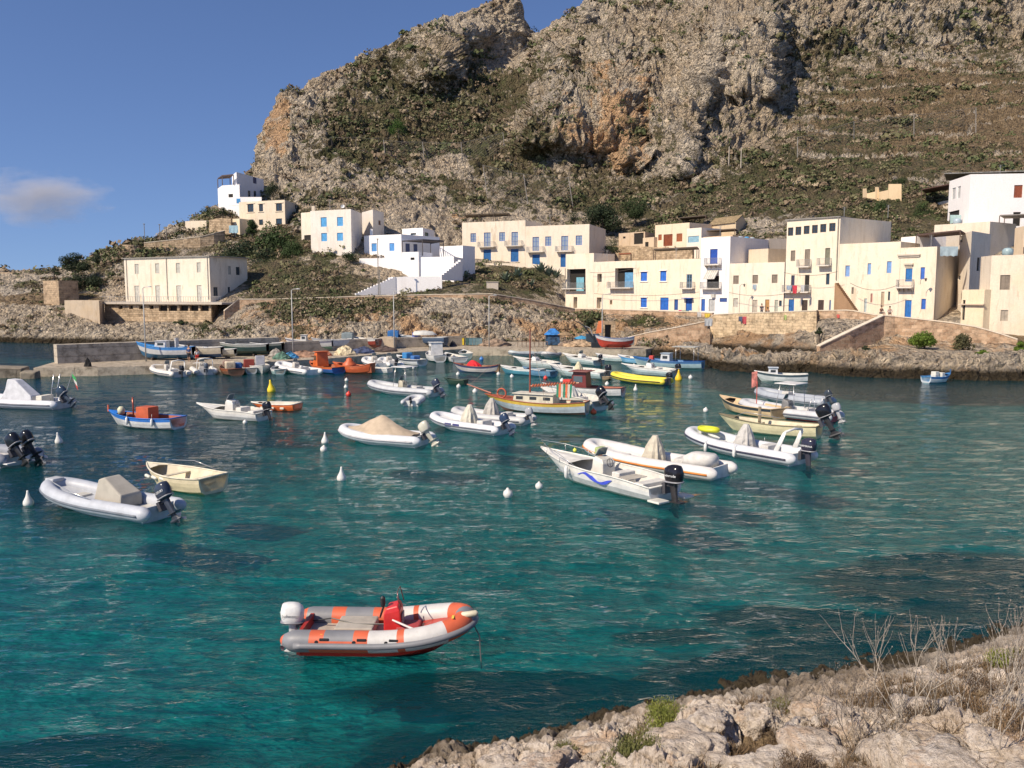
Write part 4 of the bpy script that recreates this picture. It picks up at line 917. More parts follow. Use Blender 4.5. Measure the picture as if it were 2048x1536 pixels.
r, og, f0, f1 = bld('house', 'low cream street house with two brown barred windows and a wall lantern', rp(1458.3), rp(1567.5), 8, (1567, 524), 5.0, plaster((.82, .75, .61), .6),
    [(1466.5, 1477.5, 551, 568, 'shut', GREYBR), (1505, 1516, 550, 567, 'shut', GREYBR), (1543.5, 1555, 549, 566, 'shut', GREYBR), (1466.5, 1476, 596.5, 614, 'shut', (.62, .58, .5)), (1504.5, 1514.5, 600, 629, 'door', (.6, .52, .42)), (1530, 1538.5, 599, 628, 'door', TAN), (1549, 1556, 600, 628, 'door', (.55, .55, .45)), (1558, 1563.5, 601, 612, 'dark')][:] )
r, og, f0, f1 = bld('tower_house', 'tallest cream house with a strip of six dark top windows and hanging laundry', rp(1569.5), rp(1675), (1776, 130), (1675, 434), 4.9, plaster((.82, .74, .58), .6),
    [(x0, x1, y0, y0+16.5, 'pane', DKBROWN) for x0, x1, y0 in ((1576, 1586.5, 455), (1591, 1602.5, 453.5), (1607.5, 1619, 451.5), (1624, 1635.5, 450), (1640.5, 1652.5, 448), (1658.5, 1671, 446))]+
    [(1581.5, 1590.5, 501, 522, 'shut', GREYBR), (1609.5, 1620, 498.5, 532, 'door', GREYBR), (1650, 1660, 496, 530, 'door', (.2, .19, .13)), (1582, 1589, 550.5, 583, 'door', (.05, .05, .09)), (1609.5, 1618.5, 549.5, 583, 'void'), (1652, 1659, 547, 569, 'dark'), (1577, 1588, 598.5, 627, 'door', (.03, .14, .4)), (1603.5, 1615, 600, 626, 'door', DKBROWN), (1636, 1647.5, 600, 624.5, 'door', DKBROWN), (1658.5, 1661.5, 600, 623, 'door', (.04, .12, .3))])
balcony(f0, r, og, 1597, 1622.5, 533.5, .9); balcony(f0, r, og, 1638, 1663, 531, .9); balcony(f0, r, og, 1568.5, 1622, 584, .9)
m1 = MB(); f0.slab(m1, -.2, f0.w+.1, f0.zt, f0.zt+.12, -6, .25); m1.build('roof', paint((.3, .28, .26), .8), r, origin=og)
m1 = MB(); m1.tube([f0.pt(f0.w-.25, f0.zt-.1, .1), f0.pt(f0.w-.25, 10, .1)], .08, 6); m1.build('drainpipe', paint((.3, .27, .22), .6), r, origin=og)
r, og, f0, f1 = bld('house', 'cream street house with three faded blue shutters and an outside stone staircase', rp(1675.5), rp(1797), 9, (1797, 483), 4.5, plaster((.82, .74, .58), .65),
    [(1690.5, 1699.5, 531, 553, 'shut', (.22, .36, .62)), (1735, 1742, 526.5, 549, 'shut', (.22, .36, .62)), (1773.5, 1783, 522.5, 546, 'shut', (.2, .36, .66)), (1672.5, 1679, 533, 566, 'door', (.03, .22, .4)), (1703, 1707.5, 574.5, 588, 'shut', GREYBR), (1728, 1733.5, 597, 625, 'door', (.55, .62, .6)), (1741, 1745, 587, 605, 'shut', (.45, .22, .18)), (1762, 1768.5, 583.5, 614, 'door', (.5, .38, .26)), (1776, 1780, 583, 601, 'dark')])
mb = MB(); a_, b_ = f0.pt(f0.sz(1676, 568)[0], f0.sz(1676, 566)[1], .05), f0.pt(f0.sz(1716, 622)[0], f0.sz(1716, 622)[1], .05); stair(mb, a_, b_, -1.0, 17, (-f0.n.x, -f0.n.y)); mb.build('staircase', plaster((.36, .23, .13), .7), r, origin=og)
r, og, f0, f1 = bld('house', 'cream street house with bright blue door and ornate corbelled balcony', rp(1797.3), rp(1869.5), (1925, 122), (1869, 493), 4.3, plaster((.82, .73, .57), .7),
    [(1811, 1824.5, 536.5, 563, 'door', (.03, .17, .45)), (1841, 1849.5, 534.5, 558.5, 'shut', (.05, .16, .55)), (1809.5, 1822.5, 600, 637, 'door', (.03, .17, .5)), (1842.5, 1851.5, 597.5, 618.5, 'shut', (.04, .14, .5))])
balcony(f0, r, og, 1796, 1828, 574.5, .9, corb=True)
m1 = MB()
for (a, b, y) in ((1796, 1841, 509), (1809, 1827, 527)): t0, z = f0.sz(a, y); t1, _ = f0.sz(b, y); f0.slab(m1, t0, t1, z-.2, z, .003, .3); f0.slab(m1, t0+.1, t1-.1, z-.42, z-.203, .003, .15)
m1.build('cornice', plaster((.6, .54, .44), .6), r, origin=og)
t0 = XY(1797, 128); 
simple_block('roof_room', 'white roof wall beside the dark roofed terrace', 'wall', (1797, 124), (1828, 121), 5, (1828, 472), 12, plaster((.8, .79, .77), .3))
lean_roof('dark timber roof over the terrace above the ornate balcony house', [(1827, 118), (1914, 110), (1925, 116), (1838, 124)], CH+AE(1870, 494)[1]*114, CH+AE(1900, 466)[1]*113, paint((.1, .06, .05), .8))
# right hand buildings
r, og, f0, f1 = bld('tower_house', 'slim cream tower house with a shaded side wall right of the stair alley', (1914, 118), (1937, 112), (1975, 118), (1937, 462), 4, plaster((.80, .73, .60), .6), [(1920.5, 1925, 472, 485, 'pane', GREYBR), (1916, 1921, 551, 560, 'dark')], [(1954, 1960, 515, 542, 'void')])
r, og, f0, f1 = bld('house', 'broad blank cream building with two brown shuttered windows at the right edge', (1958, 108), (1979, 104.5), (2130, 99), (1979, 511), 3.6, plaster((.74, .66, .52), .7), [], [(2000, 2020, 550, 579.5, 'shut', GREYBR), (2001, 2016, 620, 642, 'shut', (.42, .36, .28))])
r, og, f0, f1 = bld('entrance_block', 'low cream block with a ledge between the stair alley and the blank building', (1924, 107), (1969, 104), 4, (1969, 579), 3.8, plaster((.82, .71, .5), .5), [(1924.5, 1930, 600, 640, 'void')])
m1 = MB(); f0.slab(m1, -.1, f0.w+.2, f0.zt-1.9, f0.zt-1.75, .003, .35); m1.build('ledge', plaster((.6, .5, .38), .6), r, origin=og)
r, og, f0, f1 = bld('white_villa', 'big bright white villa with red brown shutter at the top right', (1887, 157), (1928, 148), (2140, 146), (1928, 348.5), 18, plaster((.90, .89, .86), .12), [(1897, 1918, 422, 446, 'void'), (1904, 1911, 376, 398, 'shut', (.7, .7, .68)), (1915, 1921, 373, 396, 'shut', (.7, .7, .68))], [(2028, 2045, 370, 395.5, 'shut', (.32, .09, .04)), (2026, 2041, 424, 452, 'void')])
bld('house', 'beige flat topped house just below the big white villa', (1862, 146), (1972, 139), (2024, 144), (1972, 443), 12, plaster((.76, .68, .54), .5))
bld('house', 'orange cream house corner at the far right edge below the white villa', (2022, 130), (2040, 126), (2140, 124), (2040, 452), 9, plaster((.80, .66, .46), .4), [], [(2041, 2052, 494, 508, 'pane', GREYBR)])
ribbonwall('garden_wall', 'stepped ochre garden wall with pillars above the round green bushes', [(1727, 377, 395, 176), (1733, 377, 395, 176), (1734, 387, 396, 176), (1751, 383, 398, 175), (1752, 374, 400, 175), (1757, 374, 402, 175), (1758, 384, 404, 174.6), (1776, 380, 408, 174), (1777, 368, 412, 174), (1803, 368, 412, 173)], .4, plaster((.74, .58, .36), .4))
lean_roof('brown timber porch roof left of the big white villa', [(1833, 168), (1888, 160), (1896, 166), (1841, 174)], CH+AE(1860, 402)[1]*165, CH+AE(1860, 376)[1]*165, paint((.1, .05, .04), .8))
bld('cottage', 'small beige cottage with a blue door beside the cactus clump', (1866, 168), (1888, 164), 4, (1888, 400), 22, plaster((.76, .68, .55), .4), [(1871, 1881, 420, 438, 'door', BLUE)])
lean_roof('grey reed mat roof behind the big white villa', [(1876, 172), (2060, 168), (2070, 178), (1880, 182)], CH+AE(1950, 362)[1]*170, CH+AE(1950, 345)[1]*170, paint((.28, .27, .25), .95, .3))
lean_roof('thin grey awning sticking out below the big white villa', [(1990, 140), (2090, 136), (2095, 142), (2000, 145)], CH+AE(2030, 446)[1]*140, CH+AE(2030, 432)[1]*140, paint((.22, .2, .18), .9))
# walls of the promenade and ramps
TANW = stone((.68, .54, .36), (.56, .43, .28), (.36, .27, .18), 1, bw=.9, rh=.42, name='tan_blocks')
RUB = stone((.58, .42, .29), (.38, .25, .16), (.60, .48, .34), 1.0, bw=.62, rh=.4, name='rubble_wall')
ribbonwall('promenade_wall', 'long low stone wall with pale coping along the upper road', [(449, 622, 640, 138.5), (478, 599, 625, 140), (540, 599, 622, 140), (700, 594, 612, 139), (850, 590, 604, 138), (930, 589, 603, 137), (985, 588, 600, 137), (1060, 600, 612, 140), (1150, 618, 636, 144), (1270, 621, 645, 139), (1400, 625, 650, 133), (1425, 627, 652, 131)], .35, RUB, CAP)
ribbonwall('retaining_wall', 'high tan block retaining wall below the street with laundry on top', [(1415, 640, 720, 126), (1428, 630, 722, 124.5), (1480, 627, 716, 122), (1560, 624.5, 715, 117.5), (1633, 622, 712, 113.5), (1636, 622, 712, 114.5)], .5, TANW, CAP)
ribbonwall('street_wall', 'curving street wall with coping beside the sitting people', [(1636, 622, 665, 114.2), (1690, 621, 660, 111.5), (1705, 622, 660, 111), (1764, 633, 655, 108.5)], .35, RUB, CAP)
ribbonwall('ramp_wall', 'slanting rubble ramp wall climbing from the quay to the street', [(1256, 675, 702, 119), (1300, 665, 712, 117.5), (1355, 655, 700, 116), (1408, 644, 690, 115), (1420, 641, 690, 114.8)], .6, RUB, CAP)
ribbonwall('stair_wall', 'diagonal rubble parapet of the steps leading down to the sea rocks', [(1640, 693, 735, 97), (1700, 664, 728, 99), (1768, 632, 690, 103), (1790, 633.5, 690, 103), (1840, 639, 690, 101.5), (1900, 646, 695, 99.5), (1950, 654, 700, 98), (2000, 668, 705, 96.5), (2035, 680, 712, 95.5)], .5, RUB, CAP)
# ---------------------------------------------------------------- boats
DZ = .85
def ring(cx, cy, cz, w, h, n=10, p=2.6, ax='z'):
    out = []
    for k in range(n):
        t = 2*math.pi*k/n; c, s_ = math.cos(t), math.sin(t)
        a = math.copysign(abs(c)**(2/p), c)*w/2; b = math.copysign(abs(s_)**(2/p), s_)*h/2
        out.append((cx+a, cy+b, cz) if ax == 'z' else (cx, cy+a, cz+b))
    return out
BLK = (.012, .013, .017)
def outboard(root, x, y, z, col=BLK, tilt=0.0, s=1.0, yaw=0.0, text=None):
    """local frame: pivot at transom top (x,y,z), engine hangs aft (-x); tilt lifts the leg"""
    M = Matrix.Translation((x, y, z)) @ Matrix.Rotation(yaw, 4, 'Z') @ Matrix.Rotation(tilt, 4, 'Y') @ Matrix.Diagonal((s*1.2, s*1.12, s*.95, 1))
    e = bpy.data.objects.new('outboard_engine', None); COL.objects.link(e); e.parent = root
    m = MB()
    prof = [(-.02, .20, .16), (.02, .36, .26), (.14, .44, .31), (.30, .46, .32), (.42, .42, .30), (.50, .32, .22), (.53, .14, .10)]
    m.loft([ring(-.24-(.03 if i > 4 else 0), 0, .1+zz, w, h, 14, 3) for i, (zz, w, h) in enumerate(prof)], True, True, 0, M)
    m.build('cowl', paint(col, .18, .1), e, smooth=True)
    m = MB(); m.loft([ring(-.24, 0, .085+k*.02, .475, .335, 14, 3) for k in (2.6, 4.2)], True, True, 0, M); m.build('trim_band', paint((.3, .3, .32) if sum(col) < 1 else (.2, .2, .22), .3), e, smooth=True)
    dk = paint(tuple(min(.6, c*.9+.02) for c in col), .35)
    m = MB(); m.loft([ring(-.22, 0, .1, .2, .14, 10), ring(-.24, 0, -.2, .17, .1, 10), ring(-.26, 0, -.5, .16, .07, 10), ring(-.27, 0, -.62, .3, .06, 10)], True, True, 0, M)
    m.box((-.3, 0, -.42), (.34, .2, .025), 0, 0, M); m.loft([ring(-.06, 0, -.66, .03, .03, 8, 2, 'x'), ring(-.12, 0, -.66, .13, .13, 8, 2, 'x'), ring(-.4, 0, -.66, .12, .12, 8, 2, 'x'), ring(-.48, 0, -.66, .05, .05, 8, 2, 'x')], True, True, 0, M)
    m.add([(-.14, .012, -.7), (-.34, .012, -.7), (-.36, .0, -.88), (-.26, 0, -.88), (-.14, -.012, -.7), (-.34, -.012, -.7)], [(0, 1, 2, 3), (4, 3, 2, 5), (0, 3, 4), (1, 5, 2)], 0, M)
    m.build('leg', dk, e, smooth=False)
    m = MB()
    for k in range(3):
        a = k*2.094; R = M @ Matrix.Translation((-.47, 0, -.66)) @ Matrix.Rotation(a, 4, 'X')
        m.add([(0, -.02, .03), (.03, .03, .03), (.02, .09, .15), (-.04, -.04, .16)], [(0, 1, 2, 3)], 0, R); m.add([(.005, -.02, .03), (.035, .03, .03), (.025, .09, .15), (-.035, -.04, .16)], [(3, 2, 1, 0)], 0, R)
    m.build('propeller', paint((.35, .35, .36), .3, metal=.6), e)
    m = MB(); m.box((-.03, 0, -.05), (.1, .26, .3), 0, 0, M); m.box((-.1, 0, .06), (.14, .12, .1), 0, 0, M); m.build('bracket', paint((.06, .06, .07), .4), e)
    if text:
        for sd in (-1, 1):
            put_text(text, .105, (.85, .85, .85) if sum(col) < 1 else (.25, .25, .25), e, M @ Matrix.Translation((-.24 if sd < 0 else -.24, sd*.163, .34)) @ Matrix.Rotation(0 if sd < 0 else math.pi, 4, 'Z') @ Matrix.Rotation(math.pi/2, 4, 'X'))
    return e
def put_text(txt, size, col, parent, M, shear=0.0, ext=.002):
    cu = bpy.data.curves.new('lettering', 'FONT'); cu.body = txt; cu.size = size; cu.extrude = ext; cu.align_x = 'CENTER'; cu.align_y = 'CENTER'; cu.shear = shear; cu.resolution_u = 3
    t = bpy.data.objects.new('lettering', cu); me = bpy.data.meshes.new_from_object(t); bpy.data.objects.remove(t)
    me.transform(M); me.materials.clear(); me.materials.append(paint(col, .5)); o = bpy.data.objects.new('lettering', me); COL.objects.link(o); o.parent = parent
    return o
def tube_path(L, B, r, lift=.35, n=30, bowf=1.0):
    """U path: port stern -> bow -> starboard stern"""
    hb = B/2-r; pts = []; xs = L*.12
    for i in range(n+1):
        t = i/n
        if t < .5: x = -L/2+(xs+L/2)*(t/.5); y = hb
        else:
            a = (t-.5)/.5*math.pi/2; x = xs+(L/2-r-xs)*math.sin(a)**(1.0); y = hb*math.cos(a)**(.88)
        z = r*.95+.07+lift*max(0, (x+L*.1)/(L*.6))**2
        pts.append(Vector((x, y, z)))
    return pts+[Vector((p.x, -p.y, p.z)) for p in pts[::-1][1:]]
def vhull(mb, L, B, z0, keel=.28, lift=.3, n=14, x0=None, ss=.92, M=None, bow=.93):
    rings = []; x0 = -L/2 if x0 is None else x0
    for i in range(n+1):
        t = i/n; x = x0+(L/2*bow-x0)*t; w = B/2*ss*(1-max(0, (t-.45)/.55)**2.4)*.98+.01
        up = lift*max(0, (t-.4)/.6)**2; zs = z0+up*.95; kz = -keel+(keel+zs-.05)*max(0, (t-.55)/.45)**2.2
        ch = kz+(zs-kz)*.5
        rings.append([(x, w, zs), (x, w*.86, ch), (x, w*.4, kz*.5+ch*.45), (x, 0, kz), (x, -w*.4, kz*.5+ch*.45), (x, -w*.86, ch), (x, -w, zs)])
    mb.loft(rings, True, True, 0, M); return mb
def seat_box(root, x, y, z, d, m, name='seat', bev=.03, tap=(.94, .94)):
    mb = MB(); mb.box((x, y, z+d[2]/2), d, 0, 0, None, tap); return mb.build(name, m, root, bevel=bev)
def cover_cone(root, x, w, l, h, z, col, name='console_cover', lean=.0, square=False, n=18):
    """cloth cover draped over a console: pleated, peaked"""
    mb = MB(); rings = []
    K = 9
    for i in range(K+1):
        t = i/K; k = (1-t**1.9)*.76+.24 if not square else (1-.22*t)
        rg = []
        for j in range(n):
            a = 2*math.pi*j/n; c, s_ = math.cos(a), math.sin(a); p = 2/3.2
            fold = 1+(.13*(1 if j % 2 else -1)*(1-t)**.6 if not square else 0)+random.uniform(-.05, .05)
            rg.append((x+lean*t+math.copysign(abs(c)**p, c)*l/2*k*fold, math.copysign(abs(s_)**p, s_)*w/2*k*fold, z+h*t))
        rings.append(rg)
    mb.loft(rings, True, True); return mb.build(name, paint(col, .9, .14), root, smooth=False)
def console(root, x, z, col, w=.55, l=.5, h=.8, screen=True, wheel=True, panel=None):
    mb = MB(); rs = [[(x+l/2, -w/2, z), (x+l/2, w/2, z), (x-l/2, w/2, z), (x-l/2, -w/2, z)], [(x+l/2*.75, -w/2*.95, z+h*.85), (x+l/2*.75, w/2*.95, z+h*.85), (x-l/2, w/2*.95, z+h*.72), (x-l/2, -w/2*.95, z+h*.72)], [(x+l/2*.5, -w/2*.85, z+h), (x+l/2*.5, w/2*.85, z+h), (x-l/2*.7, w/2*.85, z+h*.9), (x-l/2*.7, -w/2*.85, z+h*.9)]]
    mb.loft(rs, True, True); o = mb.build('console', paint(col, .35), root, bevel=.03)
    if panel: m = MB(); m.box((x+l/2*.9+.0, 0, z+h*.42), (.02, w*.62, h*.55)); p = m.build('hatch_panel', paint(panel, .6), o, bevel=.008)
    if screen:
        m = MB(); m.loft([[(x+l*.28, -w*.42, z+h), (x+l*.3, 0, z+h), (x+l*.28, w*.42, z+h)], [(x+l*.02, -w*.36, z+h+.32), (x+l*.06, 0, z+h+.36), (x+l*.02, w*.36, z+h+.32)]], False, False)
        m.build('windscreen', glass_dark((.12, .16, .17)), o)
        m = MB(); m.tube([(x+l*.28, -w*.42, z+h), (x+l*.02, -w*.36, z+h+.32), (x+l*.06, 0, z+h+.36), (x+l*.02, w*.36, z+h+.32), (x+l*.28, w*.42, z+h)], .014, 5); m.build('screen_frame', paint((.5, .5, .5), .3), o)
    if wheel:
        m = MB(); c = (x-l/2-.06, 0, z+h*.75); pts = [(c[0]+.05*math.cos(a), .17*math.sin(a), c[2]+.17*math.cos(a)) for a in np.linspace(0, 2*math.pi, 13)]
        m.tube(pts, .014, 5); m.tube([(c[0]+.05, -.0, c[2]+.16), (c[0]-.05, 0, c[2]-.16)], .01, 4); m.build('steering_wheel', paint(BLK, .5), o)
    return o
def fender(root, x, y, z, col=(.85, .85, .82), L=.42, r=.085):
    mb = MB(); mb.lathe([(.02, L/2+.04), (.04, L/2), (r, L*.36), (r, -L*.36), (.04, -L/2), (.02, -L/2-.03)], (x, y, z), 10); mb.tube([(x, y, z+L/2), (x, y*.97, z+L/2+.28)], .012, 4)
    return mb.build('fender', paint(col, .4), root, smooth=True)
def railpipe(root, pts, name='rail', r=.016, col=(.6, .6, .6)):
    mb = MB()
    for p in pts: mb.tube(p, r, 5)
    return mb.build(name, paint(col, .25, metal=.5), root, smooth=True)
def rib_boat(name, label, root_args, L, B, r, tube=(.8, .8, .8), hull=(.8, .8, .78), deck=(.6, .58, .52), strake=(.12, .13, .16), sk=.17, kind='console', eng=None, lift=.33, patches=None, ccol=(.7, .66, .58), extra=(), text=None, group='rigid inflatable boats moored in the harbour', cat='inflatable boat', zoff=0):
    loc, rz = root_args; root = thing(name, label, cat, (loc[0], loc[1], loc[2]+zoff), rz, group)
    path = tube_path(L, B, r, lift); n = len(path)
    # aft cones
    a0 = path[0]; pre = [a0+Vector((-.34, 0, .03)), a0+Vector((-.28, 0, .02)), a0+Vector((-.12, 0, 0))]; pr = [r*.25, r*.55, r*.92]
    full = pre+path+[Vector((p.x, -p.y, p.z)) for p in pre[::-1]]; rad = pr+[r]*n+pr[::-1]
    cols = [tube] if not patches else patches[0]
    mats = [paint(c, .5, .08) for c in cols]
    mb = MB(); nn = 16; N_ = len(full)
    if patches:
        f = patches[1]; mb.tube(full, rad, nn, 0, None, lambda i, j: f(i/(N_-1), j/nn))
    else: mb.tube(full, rad, nn)
    tb = mb.build('tube', mats, root, smooth=True)
    sc = MB(); out = []
    for i, p in enumerate(path):
        a, b = path[max(0, i-1)], path[min(n-1, i+1)]; t = (b-a).normalized(); nx = Vector((t.y, -t.x, 0)).normalized(); nx = -nx if nx.dot(Vector((p.x+L*.4, p.y*3, 0))) < 0 else nx
        out.append(p+nx*(r*.97)+Vector((0, 0, -.02)))
    sc.tube(out, r*sk, 8); sc.build('rubbing_strake', paint(strake, .5), root, smooth=True)
    hb = MB(); vhull(hb, L*.99, B-2*r*.5, r*.9, .34, lift+.12); hb.build('hull', paint(hull, .3, .06), root)
    db = MB(); hw = B/2-r*1.2; pts = [(-L/2+.05, hw), (L*.15, hw), (L*.34, hw*.7), (L*.42, 0), (L*.34, -hw*.7), (L*.15, -hw), (-L/2+.05, -hw)]
    prism(db, pts[::-1], r*.75, r*.9+.02); db.build('deck', paint(deck, .7), root)
    tm = MB(); tm.box((-L/2+.03, 0, r*.9), (.08, B-2*r, r*2.0)); tm.build('transom', paint(hull, .4), root)
    zd = r*.92+.02
    if kind in ('console', 'top', 'arch'): console(root, -L*.02, zd, ccol, .6, .55, .85)
    if kind == 'cover': cover_cone(root, -L*.03, .85, .95, 1.25, zd, ccol, lean=-.1)
    if kind == 'boxcover':
        mb = MB(); x = -L*.12
        mb.loft([[(x+.75, -.42, zd), (x+.75, .42, zd), (x-.85, .48, zd), (x-.85, -.48, zd)], [(x+.45, -.36, zd+.95), (x+.45, .36, zd+.95), (x-.85, .46, zd+.42), (x-.85, -.46, zd+.42)], [(x+.15, -.34, zd+1.05), (x+.15, .34, zd+1.05), (x-.8, .44, zd+.5), (x-.8, -.44, zd+.5)]], True, True)
        mb.build('console_cover', paint(ccol, .85, .08), root, bevel=.05)
    if kind == 'tent':
        mb = MB(); rings = []; K = 22
        for i in range(K+1):
            t = i/K; x = -L*.40+L*.86*t; w = (B/2-.06)*(1-max(0, (t-.5)/.5)**2.2)**.9*.97+.03; pk = .98*max(0, 1-abs(t-.44)/.46)**1.2+.08*(1-abs(2*t-1))
            zb = r*1.7+lift*max(0, (x+L*.1)/(L*.6))**2
            rings.append([(x, w*math.cos(a), zb+pk*max(0, 1-abs(math.cos(a)))**.92+.04*math.sin(a)+.025*math.sin(9*a+i*.9)*math.sin(a)) for a in np.linspace(0, math.pi, 15)])
        mb.loft(rings, False, False); mb.build('boat_cover', paint((.50, .40, .29), .9, .1), root, smooth=True)
    if kind in ('console', 'cover', 'arch', 'top') and L > 4.5: seat_box(root, -L*.25, 0, zd, (.5, B*.42, .42), paint((.75, .73, .68), .6), 'seat')
    if kind != 'tent' and L > 4: seat_box(root, L*.22, 0, zd, (.75, B*.34, .16), paint(deck if deck[0] > .6 else (.6, .58, .55), .7), 'bow_cushion')
    for e in (eng or ()): outboard(root, -L/2-.04+e.get('dx', 0), e.get('y', 0), r*1.75, e.get('col', BLK), e.get('tilt', .0)*.9, e.get('s', 1.0)*.92, e.get('yaw', 0), e.get('text'))
    if 'arch' in extra or kind == 'arch':
        for sd in (-1, 1):
            mb = MB(); y = sd*(B/2-r*1.4); mb.loft([ring(-L*.36, y, zd, .36, .07, 8), ring(-L*.40, y*.98, zd+.6, .28, .06, 8), ring(-L*.44, y*.9, zd+1.25, .2, .06, 8)], True, True); mb.build('arch_leg', paint((.82, .81, .77), .35), root, smooth=True)
        mb = MB(); mb.tube([(-L*.44, -(B/2-r*1.4)*.9, zd+1.25), (-L*.45, 0, zd+1.36), (-L*.44, (B/2-r*1.4)*.9, zd+1.25)], .06, 8); mb.build('arch_bar', paint((.82, .81, .77), .35), root, smooth=True)
    if 'top' in extra or kind == 'top':
        w = B*.3; railpipe(root, [[(L*.05, s*w, zd), (0, s*w, zd+1.9)] for s in (-1, 1)]+[[(-L*.16, s*w, zd), (-L*.14, s*w, zd+1.9)] for s in (-1, 1)], 'top_frame', .022)
        mb = MB(); mb.box((-L*.06, 0, zd+1.93), (1.5, B*.72, .06)); mb.build('hard_top', paint((.8, .8, .78), .5), root, bevel=.02)
    if 'roll' in extra:
        w = B*.33; railpipe(root, [[(-L*.38, -w, zd), (-L*.36, -w, zd+1.35), (-L*.36, w, zd+1.35), (-L*.38, w, zd)], [(-L*.28, -w, zd), (-L*.34, -w, zd+1.1)], [(-L*.28, w, zd), (-L*.34, w, zd+1.1)]], 'roll_bar', .024, (.5, .5, .52))
    if 'fenders' in extra:
        for fx in (.18, -.08): fender(root, L*fx, B/2+.06, r*.9); fender(root, L*fx, -B/2-.06, r*.9)
    if 'handles' in extra:
        for fx in (-.33, -.12, .06):
            for sd in (-1, 1):
                mb = MB(); mb.box((L*fx, sd*(B/2-.035), r*.95+.07+r*.5), (.2, .05, .05)); mb.tube([(L*fx-.16, sd*(B/2-.03), r*1.5), (L*fx-.16, sd*(B/2-.01), r*1.5)], .05, 8); mb.build('grab_handle', paint(BLK, .6), root, bevel=.01)
    # bow line
    return root
def open_boat(name, label, root_args, L, B, H, cols, transom=.7, sheer=.34, rake=.38, gun=(.8, .8, .78), inner=(.7, .66, .58), stripe=.22, thwarts=2, deckf=0.0, floor=.12, group='small open boats moored in the harbour', cat='boat', zoff=0, bilge=.86, stern_up=.1, draft=.25, stem=None):
    """cols: (top strake, main, bottom)"""
    loc, rz = root_args; root = thing(name, label, cat, (loc[0], loc[1], loc[2]+zoff), rz, group)
    n = 22; rings = []; rim = []
    def wid(t):
        a = 1-max(0, (t-.40)/.60)**2.0; b = transom+(1-transom)*math.sin(min(1, t/.42)*math.pi/2); return B/2*a*b+.012
    def zsh(t): return H*(1+sheer*1.25*max(0, t-.35)**2/.42*1.0+stern_up*max(0, .35-t)**2/.12)
    for i in range(n+1):
        t = i/n; w = wid(t); zs = zsh(t); kz = -draft+(draft+zs*.12)*max(0, (t-.72)/.28)**2+(draft*.6)*(max(0, .2-t)/.2)**2*(1 if transom < .4 else .4)
        sp = max(0, (t-.6)/.4)
        def pt(f, wf):
            z = kz+(zs-kz)*f; x = -L/2+L*t-rake*(1-f)*sp**1.6*1.5+(0 if transom > .4 else -rake*(f-.4)*max(0, .3-t)/.3); return (x, w*wf, z)
        b = bilge-.52*sp
        sec = [pt(1, 1), pt(1-stripe, .985-.10*sp), pt(.62, .95-.28*sp), pt(.38, b), pt(.2, b*.66), pt(.06, b*.3), pt(0, .03)]
        rings.append(sec+[(p[0], -p[1], p[2]) for p in sec[::-1]]); rim.append(sec[0])
    mb = MB(); nr = 14
    def mf(i, j):
        j = j if j < 7 else 12-j
        return 0 if j == 0 else (1 if j in (1, 2) else 2)
    mb.loft(rings, False, False, 0, None, mf)
    mb.add(rings[0], [tuple(range(14))], 1)
    mb.build('hull', [paint(c, .35, .1) for c in cols], root, smooth=False)
    g = MB(); g.tube([(p[0], p[1], p[2]+.01) for p in rim], .035, 6); g.tube([(p[0], -p[1], p[2]+.01) for p in rim], .035, 6); g.tube([(rim[0][0], rim[0][1], rim[0][2]+.01), (rim[0][0], -rim[0][1], rim[0][2]+.01)], .035, 6)
    g.build('gunwale', paint(gun, .45), root, smooth=True)
    m = MB(); R2 = []; deckf = max(deckf, .17)
    for i, rg in enumerate(rings[:int(n*.87)]):
        x, y, z = rg[0]; yi = max(.005, y-.05); sp = max(0, (i/n-.6)/.4); xb = x-rake*1.5*sp**1.6*.8; kf = 1-.45*sp; R2.append([(x, yi, z-.005), (x*.6+xb*.4, yi*.88*kf, max(floor, z-.25)), (xb, yi*.66*kf, floor+.25*sp), (xb, -yi*.66*kf, floor+.25*sp), (x*.6+xb*.4, -yi*.88*kf, max(floor, z-.25)), (x, -yi, z-.005)])
    m.loft(R2, False, False); m.add([R2[0][k] for k in range(6)], [tuple(range(6))]); m.build('interior', paint(inner, .7), root)
    if deckf > 0:
        m = MB(); i0 = int(n*(1-deckf)); m.loft([[(rings[i][0][0], rings[i][0][1]-.02, rings[i][0][2]-.01), (rings[i][0][0], 0, rings[i][0][2]+.06), (rings[i][0][0], -rings[i][0][1]+.02, rings[i][0][2]-.01)] for i in range(i0, n+1)], False, False)
        m.build('foredeck', paint(gun, .5), root)
    for k in range(thwarts):
        t = .25+.38*k; i = int(n*t); w = rings[i][0][1]; m = MB(); m.box((rings[i][0][0], 0, rings[i][0][2]-.16), (.24, w*1.86, .04)); m.build('thwart', paint(inner, .6), root, bevel=.008)
    if stem: m = MB(); p = rim[-1]; m.box((p[0]+.02, 0, p[2]+.12), (.09, .08, .42)); m.build('stem_post', paint(stem, .5), root, bevel=.01)
    return root
